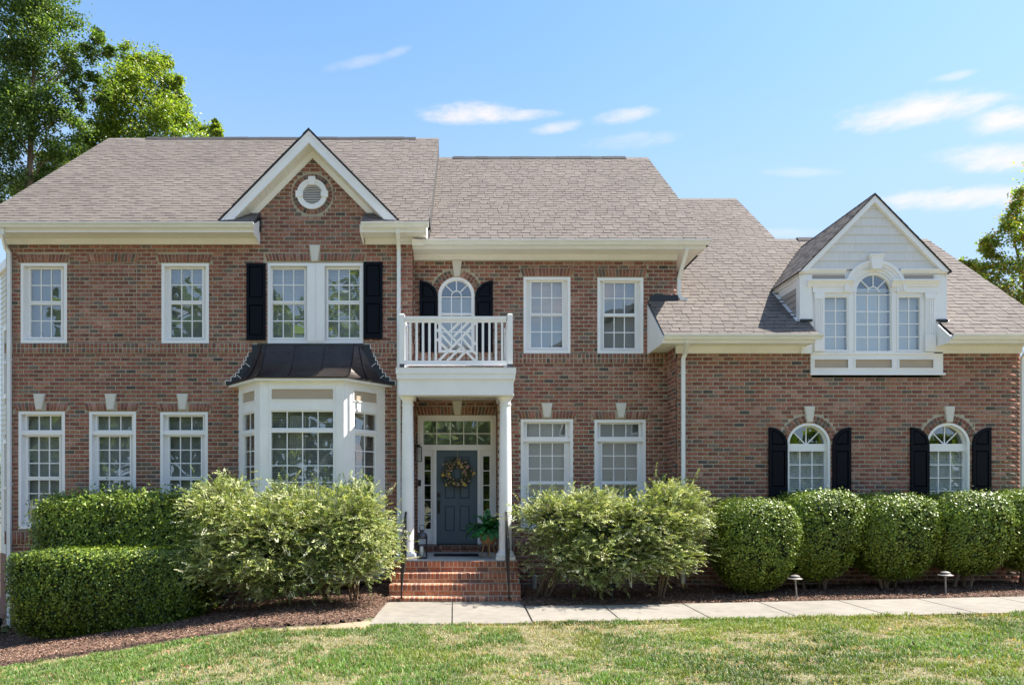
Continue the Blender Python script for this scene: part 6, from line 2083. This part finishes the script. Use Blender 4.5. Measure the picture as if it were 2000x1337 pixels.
SPRAYC = [(.19, .25, .068), (.33, .39, .12), (.50, .53, .24), (.70, .69, .45), (.07, .115, .03)]
def spray_shrub(name, lobes, stems, label, cat, n_per, seed, lean=(0, 0, 0), kk=20):
    rg = np.random.default_rng(seed)
    cx = sum(l[0] for l in lobes) / len(lobes); cy = sum(l[1] for l in lobes) / len(lobes)
    t = thing(name, (cx, cy, float(gz(cx, cy))), label, cat)
    LP = []; LN = []; LT = []; LC = []; tw = []
    for li, (x, y, z, rx, ry, rz) in enumerate(lobes):
        n = int(n_per * rx * rz / .5)
        # sprays gather in layered clumps over the surface of each lobe
        m_ = max(12, int(46 * rx * rz / .5))
        dc = unit(rg.normal(0, 1, (m_, 3)) + np.array([0, -.25, .1]))
        rr = np.array([rx, ry, rz])
        Cn = np.array([x, y, z]) + dc * rr * (rg.uniform(.62, .97, m_) * lumps(dc, seed + li, .08))[:, None]
        ci_ = rg.integers(0, m_, n)
        d = unit(dc[ci_] + rg.normal(0, .42, (n, 3)))
        cr = rg.uniform(.09, .17, m_)[ci_][:, None]
        B = Cn[ci_] + rg.normal(0, 1, (n, 3)) * cr * np.array([1.25, 1.1, .62])
        inn = rg.random(n) < .22          # some fill deeper down
        B[inn] = np.array([x, y, z]) + d[inn] * rr * rg.uniform(.3, .75, (inn.sum(), 1))
        L = rg.uniform(.11, .23, n) * (1 + .75 * (rg.random(n) < .10))
        g = unit(d * np.array([1.0, 1.0, .30]) + rg.normal(0, .25, (n, 3)) + np.array(lean) + np.array([0, 0, .05]) + (d[:, 2:3] > .65) * np.array([[0, 0, .35]]))
        side = unit(np.cross(g, np.array([0, 0, 1.0]) + rg.normal(0, .25, (n, 3))))
        upv = np.cross(side, g)
        s = (np.arange(kk) + .5) / kk
        pos = B[:, None, :] + g[:, None, :] * (s[None, :, None] * L[:, None, None]) + np.array([0, 0, -1.0]) * (.10 * (s ** 2)[None, :, None] * L[:, None, None])
        sg = np.where(np.arange(kk) % 2 == 0, 1, -1)[None, :, None]
        wid = (.026 * (1.05 - .75 * s))[None, :, None]
        pos = pos + side[:, None, :] * sg * wid + upv[:, None, :] * rg.normal(0, .006, (n, kk, 1))
        tdir = side[:, None, :] * sg * 1.0 + g[:, None, :] * .8
        nrm = np.broadcast_to(upv[:, None, :], pos.shape)
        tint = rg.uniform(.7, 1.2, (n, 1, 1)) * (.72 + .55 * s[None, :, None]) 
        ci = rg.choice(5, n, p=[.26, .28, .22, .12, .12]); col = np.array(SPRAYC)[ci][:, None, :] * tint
        LP.append(pos.reshape(-1, 3)); LN.append(nrm.reshape(-1, 3)); LT.append(tdir.reshape(-1, 3)); LC.append(col.reshape(-1, 3))
        for i in range(0, n, 3):
            e = B[i] + g[i] * L[i] + np.array([0, 0, -.10 * L[i]])
            tw.append((B[i] - g[i] * .15, B[i] + g[i] * L[i] * .5, e))
    P = np.concatenate(LP); ok = P[:, 2] > gz(P[:, 0], P[:, 1]) + .06
    P = P[ok]; N_ = np.concatenate(LN)[ok]; T_ = np.concatenate(LT)[ok]; Cc = np.clip(np.concatenate(LC)[ok], 0, .8)
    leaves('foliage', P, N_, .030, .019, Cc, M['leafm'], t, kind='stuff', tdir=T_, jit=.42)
    # fine twigs, one joined piece
    V = []; F = []
    for (a, b, c) in tw:
        k = len(V); w = np.array([.0022, 0, .0022])
        V += [a - w, a + w, b + w * .8, b - w * .8, c]
        F += [(k, k + 1, k + 2), (k, k + 2, k + 3), (k + 3, k + 2, k + 4)]
    np_mesh('twigs', np.array(V), np.array(F), None, M['stem'], t, kind='stuff')
    r = random.Random(seed); m = MB()
    for (sx, sy, hx, hy, hz) in stems:
        z0 = float(gz(sx, sy)) - .05
        for q in range(5):
            ex, ey, ez = hx + r.uniform(-.4, .4), hy + r.uniform(-.25, .25), hz + r.uniform(-.3, .2)
            p0 = Vector((sx + r.uniform(-.07, .07), sy + r.uniform(-.07, .07), z0)); p2 = Vector((ex, ey, ez))
            p1 = p0.lerp(p2, .5) + Vector((r.uniform(-.1, .1), r.uniform(-.1, .1), .08))
            m.tube([p0, p0.lerp(p1, .5) + Vector((r.uniform(-.03, .03), 0, 0)), p1, p2], [.020, .017, .013, .006], 6)
            for h in range(3):
                b = p1.lerp(p2, r.uniform(0, .8)); e = b + Vector((r.uniform(-.3, .3), r.uniform(-.25, .2), r.uniform(-.05, .3)))
                m.tube([b, e], [.006, .003], 4)
    m.build('stem', M['stem'], t)
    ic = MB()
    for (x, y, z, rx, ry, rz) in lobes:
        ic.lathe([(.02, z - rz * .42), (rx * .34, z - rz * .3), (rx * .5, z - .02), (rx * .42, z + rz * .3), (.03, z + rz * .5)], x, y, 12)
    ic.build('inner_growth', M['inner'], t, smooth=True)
    return t
def Lb(px, py, d, rx, rz, ry=.62): return (X(px, d), d - DA, Z(py, d), rx * d / FPX, ry, rz * d / FPX)
spray_shrub('shrub', [Lb(452, 1030, 11.75, 76, 92, .8), Lb(525, 1060, 11.5, 84, 92, .85), Lb(600, 1020, 11.75, 88, 72, .8), Lb(680, 1035, 11.6, 78, 86, .8), Lb(440, 982, 12.0, 50, 48, .5), Lb(716, 1045, 11.6, 46, 64, .6),
                      Lb(445, 1108, 11.4, 55, 45, .6), Lb(520, 1125, 11.3, 62, 34, .6), Lb(640, 1100, 11.4, 66, 44, .6), Lb(705, 1105, 11.6, 52, 38, .5), Lb(570, 1125, 11.4, 50, 30, .5)],
            [(X(398, 12.1), -1.7, X(430, 11.9), -1.9, 1.2), (X(480, 11.7), -2.05, X(500, 11.8), -2.0, 1.1), (X(560, 12.0), -1.8, X(580, 11.8), -1.9, 1.2), (X(690, 12.0), -1.8, X(690, 11.8), -1.95, 1.1), (X(640, 12.1), -1.7, X(640, 11.8), -1.8, 1.1)],
            'large pale feathery shrub left of the brick steps, hiding the foot of the bay window', 'shrub', 1640, 41)
spray_shrub('shrub', [Lb(1085, 1020, 12.5, 62, 62, .55), Lb(1160, 1030, 12.35, 85, 68, .62), Lb(1260, 1040, 12.25, 92, 75, .66), Lb(1318, 1020, 12.3, 62, 70, .58), Lb(1300, 985, 12.5, 45, 45, .45), Lb(1210, 1090, 12.1, 75, 38, .55), Lb(1285, 1085, 12.1, 60, 36, .5), Lb(1110, 1085, 12.3, 60, 38, .5), Lb(1165, 1110, 12.1, 50, 28, .45)],
            [(X(1050, 12.7), -1.05, X(1090, 12.5), -1.25, 1.2), (X(1068, 12.6), -1.1, X(1120, 12.4), -1.3, 1.2), (X(1165, 12.5), -1.25, X(1180, 12.4), -1.4, 1.2), (X(1285, 12.4), -1.4, X(1285, 12.3), -1.5, 1.2)],
            'large pale feathery shrub between the brick steps and the rounded bushes, fanning to the right', 'shrub', 1900, 42, lean=(.22, -.05, 0))
# small plant by the left corner
spray_shrub('plant', [(X(4, 13.2), -.75, -.55, .22, .2, .24)], [(X(4, 13.2), -.75, X(6, 13.2), -.75, -.5)], 'small leafy plant at the far left beside the downspout foot', 'plant', 500, 43)

# ------------------------------------------------------------------ trees
def tree(name, lobes, base, d, label, cols, w, lsize, seed, dens=1.0, trunk_r=.28, group='trees behind the house', clump=.26, limbs=True):
    """lobes: (column, row, radius) measured at distance d; leaf clumps sit on limbs that fork from the trunk"""
    rg = np.random.default_rng(seed); r = random.Random(seed)
    bx, by = base; z0 = float(gz(bx, by))
    t = thing(name, (bx, by, z0), label, 'tree', group)
    C3 = [(X(px, d) , d - DA + r.uniform(-1, 1) * q * d / FPX * 1.6, Z(py, d), q * d / FPX) for px, py, q in lobes]
    top = max(c[2] for c in C3)
    m = MB()
    tp = [Vector((bx, by, z0 - .3))]
    ax_ = sum(c[0] for c in C3) / len(C3); ay_ = sum(c[1] for c in C3) / len(C3)
    H = top - z0
    for i in range(1, 9):
        f = i / 8
        tp.append(Vector((bx + (ax_ - bx) * f * .8 + r.uniform(-.15, .15), by + (ay_ - by) * f * .8 + r.uniform(-.15, .15), z0 + H * .92 * f)))
    m.tube(tp, [trunk_r * (1 - .88 * i / 8) for i in range(9)], 9)
    m.build('trunk', M['bark'], t)
    lm = MB()
    for (x, y, z, q) in C3:
        f = min(.95, max(.15, (z - z0 - q * .6 - math.hypot(x - bx, y - by) * .45) / (H * .92)))
        i = min(7, int(f * 8)); p0 = tp[i].lerp(tp[i + 1], f * 8 - i); p2 = Vector((x, y, z))
        p1 = p0.lerp(p2, .5) + Vector((r.uniform(-.2, .2), r.uniform(-.2, .2), r.uniform(-.1, .3)))
        rr0 = trunk_r * (1 - .88 * f) * .3
        lm.tube([p0, p1, p2], [rr0, rr0 * .6, rr0 * .25], 6)
        for h in range(5):
            e = p2 + Vector((r.gauss(0, .5), r.gauss(0, .5), r.gauss(.1, .5))) * q
            lm.tube([p1.lerp(p2, r.uniform(.5, 1)), e], [rr0 * .25, .012], 4)
    lm.build('limb', M['bark'], t)
    P = []; N_ = []; Cc = []
    for (x, y, z, q) in C3:
        nc = max(8, int(20 * (q / .8) ** 1.5))
        cen = unit(rg.normal(0, 1, (nc, 3))) * (rg.uniform(.25, 1.0, (nc, 1)) ** .6) * q * np.array([1, 1.1, .92])
        nl = int(62 * dens * (q / .8) ** .4 * (.11 / lsize[0]) ** 1.2)
        for c in cen:
            k = max(6, int(nl * rg.uniform(.6, 1.4)))
            off = rg.normal(0, clump * min(q, .9) * rg.uniform(.7, 1.2), (k, 3)) * np.array([1.15, 1.15, .75])
            pp = np.array([x, y, z]) + c + off
            P.append(pp); N_.append(unit(off + np.array([0, 0, .6]) + c * .3))
            Cc.append(palette(k, cols, w, .15) * rg.uniform(.78, 1.2))
    P = np.concatenate(P); N_ = np.concatenate(N_); Cc = np.concatenate(Cc)
    leaves('crown', P, N_, lsize[0], lsize[1], np.clip(Cc, 0, .9), M['treeleaf'], t, kind='stuff', jit=.7)
    return t
DARK = [(.05, .095, .026), (.08, .14, .035), (.125, .195, .055), (.20, .27, .10)]
LIGHT = [(.12, .19, .03), (.18, .26, .042), (.235, .31, .06), (.30, .34, .075)]
AUT = [(.17, .25, .05), (.27, .36, .07), (.42, .44, .08), (.46, .28, .08), (.36, .20, .07)]
tree('deciduous_tree', [(40, 20, 62), (105, 20, 42), (15, 95, 62), (85, 80, 48), (55, 128, 34), (125, 128, 24), (165, 105, 22), (200, 100, 22), (190, 72, 15), (222, 102, 9), (158, 135, 26), (180, 160, 20), (196, 175, 14), (140, 165, 20),
                  (18, 185, 44), (52, 200, 30), (85, 215, 34), (130, 215, 26), (155, 200, 14), (55, 255, 46), (15, 290, 46), (105, 262, 40), (148, 245, 26), (75, 300, 36), (25, 350, 40), (60, 345, 24), (110, 300, 26),
                  (-45, 60, 70), (-60, 180, 80), (-50, 300, 70), (40, -60, 66), (-60, -70, 80), (110, -50, 44), (-20, 385, 40)], (X(20, 27), 27 - DA + .5), 27,
     'tall dark leaved tree at the far left, rising past the top of the photo', DARK, [3, 4, 3, 2], (.115, .078), 61, dens=1.7, trunk_r=.3)
tree('deciduous_tree', [(285, 108, 26), (270, 118, 20), (312, 112, 16), (262, 145, 24), (295, 145, 32), (328, 152, 20), (345, 160, 12), (235, 175, 24), (275, 180, 36), (318, 178, 28), (345, 178, 12), (222, 205, 24), (262, 215, 38), (308, 215, 38), (348, 210, 22), (205, 235, 26), (240, 250, 36),
                    (290, 252, 38), (335, 245, 34), (365, 225, 16), (375, 250, 22), (180, 255, 24), (400, 258, 20), (422, 250, 10), (417, 236, 6), (430, 264, 9), (210, 280, 30), (170, 290, 28), (135, 300, 26), (150, 325, 20), (100, 325, 20), (80, 355, 22), (40, 375, 22), (300, 300, 40), (380, 300, 34), (240, 320, 40)], (X(280, 30), 30 - DA), 30,
     'yellow green tree standing behind the left end of the roof', LIGHT, [3, 4, 3, 2], (.125, .088), 62, dens=1.75, trunk_r=.22)
tree('deciduous_tree', [(1992, 378, 10), (1979, 398, 9), (1984, 418, 12), (1999, 432, 16), (1962, 448, 12), (1946, 466, 13), (1975, 465, 18), (1994, 480, 20), (1916, 475, 7), (1932, 482, 10), (1950, 492, 11), (1878, 512, 7), (1892, 520, 10), (1912, 522, 11), (1932, 520, 15), (1960, 522, 18), (1986, 528, 20), (1944, 545, 14), (1972, 556, 18), (1998, 575, 18), (1935, 565, 10), (1980, 590, 14), (1902, 545, 9),
                  (2030, 370, 26), (2035, 440, 34), (2045, 520, 40), (2040, 600, 40), (2080, 450, 46), (2090, 560, 50), (2020, 330, 16), (1960, 600, 12)], (X(2040, 26), 26 - DA), 26,
     'small tree with green, yellow and rusty leaves at the right edge beyond the roof', AUT, [4, 5, 3, 1.3, 1], (.12, .085), 63, dens=1.3, trunk_r=.14, clump=.46)

# ------------------------------------------------------------------ across the street: what the windows mirror
def woods():
    rg = np.random.default_rng(8)
    P = []; N_ = []; Cc = []
    for i in range(58):
        x = rg.uniform(-66, -7); y = rg.uniform(-52, -40); h = rg.uniform(17, 23) if x > -34 else rg.uniform(9, 15)
        if i > 37: x = rg.uniform(-7, 3.2); h = rg.uniform(8.5, 10)
        if i > 43: x = rg.uniform(26, 70); h = rg.uniform(5, 8)
        n = 520
        d = unit(rg.normal(0, 1, (n, 3))); r = rg.uniform(.5, 1, (n, 1)) ** .5
        q = d * r * np.array([3.2, 3.0, h * .46]) + np.array([x, y, h * .52])
        P.append(q); N_.append(d); Cc.append(palette(n, DARK + LIGHT[:2], None, .2) * rg.uniform(.7, 1.2))
    for i in range(44):
        x = rg.uniform(30, 105) * (1 if i % 2 else -1); y = rg.uniform(58, 75); h = rg.uniform(6, 9)
        n = 260
        d = unit(rg.normal(0, 1, (n, 3))); r = rg.uniform(.5, 1, (n, 1)) ** .5
        P.append(d * r * np.array([3.6, 3.0, h * .55]) + np.array([x, y, h * .42])); N_.append(d); Cc.append(palette(n, DARK + LIGHT[:2], None, .2) * rg.uniform(.7, 1.1))
    P = np.concatenate(P)
    o = leaves('woods', P, np.concatenate(N_), 1.0, .7, np.concatenate(Cc), M['treeleaf'], None, kind='stuff', jit=.6)
    o['label'] = 'green woods around the plot, mirrored in the left windows'
woods()
nb = thing('neighbour_house', (11, -30, 0), 'grey sided gabled house across the street, mirrored in the window panes of the middle block', 'house')
gs = mat('grey_siding', (.40, .39, .36), .7, noise=3, nvar=.1)
MB().box(3.9, 18.1, -40, -28, -.2, 9.6).build('wall', gs, nb)
MB().prism_y([(3.9, 9.61), (18.1, 9.61), (11, 13.6)], -40, -28.001).build('gable_wall', gs, nb)
gr_ = mat('grey_roof', (.16, .15, .14), .9)
for s in (-1, 1): MB().prism_y([(11, 14.1), (11 + s * 7.9, 9.65), (11 + s * 7.9, 9.35), (11, 13.7)], -40.4, -27.4).build('roof', gr_, nb)
for x in (6, 10.4, 14.5):
    wf = MB().frame(x, x + 1.3, 5.6, 7.6, .1, -28.05, -27.95).build('window', M['white'], nb)
    MB().box(x + .1, x + 1.2, -28.03, -27.99, 5.7, 7.5).build('pane', M['dark'], wf)

# ------------------------------------------------------------------ ground cover
def in_walk(x, y, m=0.0):
    return poly_inside(x, y, LAND) | ((x > WALK_X0) & (x < WALK_X1) & (y > WALK_Y0 - m) & (y < WALK_Y1))
SOIL = [(-2.9, -4.2), (-2.2, -4.08), (-1.7, -4.06), (-1.36, -3.96), (-1.34, -3.5), (-1.5, -3.45), (-2.1, -3.82), (-2.7, -4.0)]
n = 335000
d = np.sqrt(NR.uniform(6.1 ** 2, 10.75 ** 2, n))
x = NR.uniform(-1, 1, n) * (1290 * d / FPX) + 130 * d / FPX
y = d - DA
edge = vnoise(x, y, .35, 12) * .10 - .05
bedm = poly_inside(x, y - edge, BED_LEFT) & (x < -1.2)
dry = .42 * vnoise(x, y, .62, 1) + .33 * vnoise(x, y, .2, 2) + .25 * vnoise(x, y, .07, 3)
fade = np.clip((x + 1.0) / 6, 0, 1)
dry = dry + .06 * (1 - np.abs(fade - .35))
patch = np.clip((dry - .515) / .16, 0, 1)
ok = ~bedm & ~in_walk(x, y, -.0) & ~((x > 1) & (y > -3.4)) & (NR.random(n) < 1 - .55 * patch)
soilm = poly_inside(x, y, SOIL)
ok &= ~(soilm & (NR.random(n) < .93))
x, y, patch, dry = x[ok], y[ok], patch[ok], dry[ok]; n = len(x)
z = gz(x, y) - .018
h = NR.uniform(.024, .070, n) * (1 - .3 * patch)
h *= .55 + .9 * vnoise(x, y, .16, 5)
nearw = (y > WALK_Y0 - .16) & (x > -1.5)
h = np.where(nearw, h * 1.25, h)
az = NR.uniform(0, 2 * np.pi, n); ln = NR.uniform(.15, .95, n)
wd = NR.uniform(.0026, .0056, n)
dx, dy = np.cos(az), np.sin(az)
sx, sy = -dy * wd, dx * wd
V = np.empty((n, 5, 3))
V[:, 0] = np.stack([x - sx, y - sy, z], 1); V[:, 1] = np.stack([x + sx, y + sy, z], 1)
mx_, my_, mz_ = x + dx * h * ln * .35, y + dy * h * ln * .35, z + h * .62
V[:, 2] = np.stack([mx_ + sx * .8, my_ + sy * .8, mz_], 1); V[:, 3] = np.stack([mx_ - sx * .8, my_ - sy * .8, mz_], 1)
V[:, 4] = np.stack([x + dx * h * ln * 1.1, y + dy * h * ln * 1.1, z + h * (1.05 - .42 * ln)], 1)
b = np.arange(n)[:, None] * 5
F = np.concatenate([b + np.array([[0, 1, 2]]), b + np.array([[0, 2, 3]]), b + np.array([[3, 2, 4]])], 0)
gcol = palette(n, [(.085, .17, .028), (.115, .21, .036), (.155, .25, .05), (.06, .13, .024)], [3, 4, 3, 2], .15)
lush = vnoise(x, y, 1.4, 6)
gcol *= (.62 + .75 * lush)[:, None] * (.75 + .5 * vnoise(x, y, .09, 21))[:, None]
yel = np.clip((vnoise(x, y, .9, 8) - .6) / .2, 0, 1) * .6
gcol = gcol * (1 - yel[:, None]) + np.array([.25, .29, .05]) * yel[:, None]
straw = palette(n, [(.42, .33, .175), (.35, .26, .13), (.48, .40, .23)], None, .15)
isst = NR.random(n) < (.11 + .50 * patch)
gcol = np.where(isst[:, None], straw, gcol)
tag(np_mesh('grass', V.reshape(-1, 3), F, np.repeat(gcol, 5, 0), M['grass'], kind='stuff'), 'patchy green lawn grass with straw coloured dry patches in the foreground')
# dry thatch lying between the blades
n = 70000
d = np.sqrt(NR.uniform(6.1 ** 2, 10.6 ** 2, n)); x = NR.uniform(-1, 1, n) * (1160 * d / FPX) + 45 * d / FPX; y = d - DA
pt_ = .42 * vnoise(x, y, .62, 1) + .33 * vnoise(x, y, .2, 2) + .25 * vnoise(x, y, .07, 3)
ok = ~(poly_inside(x, y, BED_LEFT) & (x < -1.2)) & ~in_walk(x, y) & ~((x > 1) & (y > -3.45)) & (NR.random(n) < .12 + 1.6 * np.clip(pt_ - .5, 0, 1)) & ~poly_inside(x, y, SOIL)
x, y = x[ok], y[ok]; n = len(x)
P = np.stack([x, y, gz(x, y) + NR.uniform(-.012, .012, n)], 1)
T = np.stack([NR.normal(0, 1, n), NR.normal(0, 1, n), np.zeros(n)], 1)
leaves('thatch', P, np.tile([0, 0, 1.0], (n, 1)), .05, .0045, palette(n, [(.48, .38, .21), (.38, .28, .15), (.55, .46, .28)], None, .15), M['grass'], None, kind='stuff', tdir=T, jit=.25)
bpy.data.objects['thatch']['label'] = 'dry straw coloured thatch lying in the lawn'
# wood chips on the beds
def chips(poly, n, name, label):
    xs = [p[0] for p in poly]; ys = [p[1] for p in poly]
    x = NR.uniform(max(min(xs), -9.5), min(max(xs), 11.5), n); y = NR.uniform(max(min(ys), -4.3), min(max(ys), .1), n)
    e = vnoise(x, y, .2, 15) * .16 - .10
    ok = poly_inside(x, y + e, poly); x, y = x[ok], y[ok]; n = len(x)
    lift = np.where(x < 0, .055, .008)
    P = np.stack([x, y, gz(x, y) + lift + NR.uniform(-.012, .016, n) + np.where(x < 0, .03, .012) * (vnoise(x, y, .5, 9) - .3)], 1)
    T = np.stack([NR.normal(0, 1, n), NR.normal(0, 1, n), NR.normal(0, .2, n)], 1)
    c = palette(n, [(.175, .095, .06), (.235, .132, .088), (.125, .07, .047), (.31, .195, .135), (.42, .31, .23)], [4, 4, 3, 1.6, .5], .2)
    o = leaves(name, P, np.tile([0, 0, 1.0], (n, 1)), .044, .015, c, M['chip'], None, kind='stuff', tdir=T, jit=.32)
    o['label'] = label
chips(BED_LEFT, 60000, 'wood_chips', 'brown shredded bark mulch on the sloping bed at the left')
chips(BED_RIGHT, 52000, 'wood_chips', 'brown shredded bark mulch along the back of the walk at the right')
# a few dry leaves on the lawn
n = 60
x = NR.uniform(-4, 7, n); y = NR.uniform(-7, -3.9, n)
o = leaves('fallen_leaves', np.stack([x, y, gz(x, y) + .022], 1), np.tile([0, 0, 1.0], (n, 1)), .06, .04, palette(n, [(.22, .10, .05), (.30, .16, .07), (.15, .08, .05)], None, .2), M['chip'], None, kind='stuff', jit=.4)
o['label'] = 'scattered dry brown leaves on the lawn'
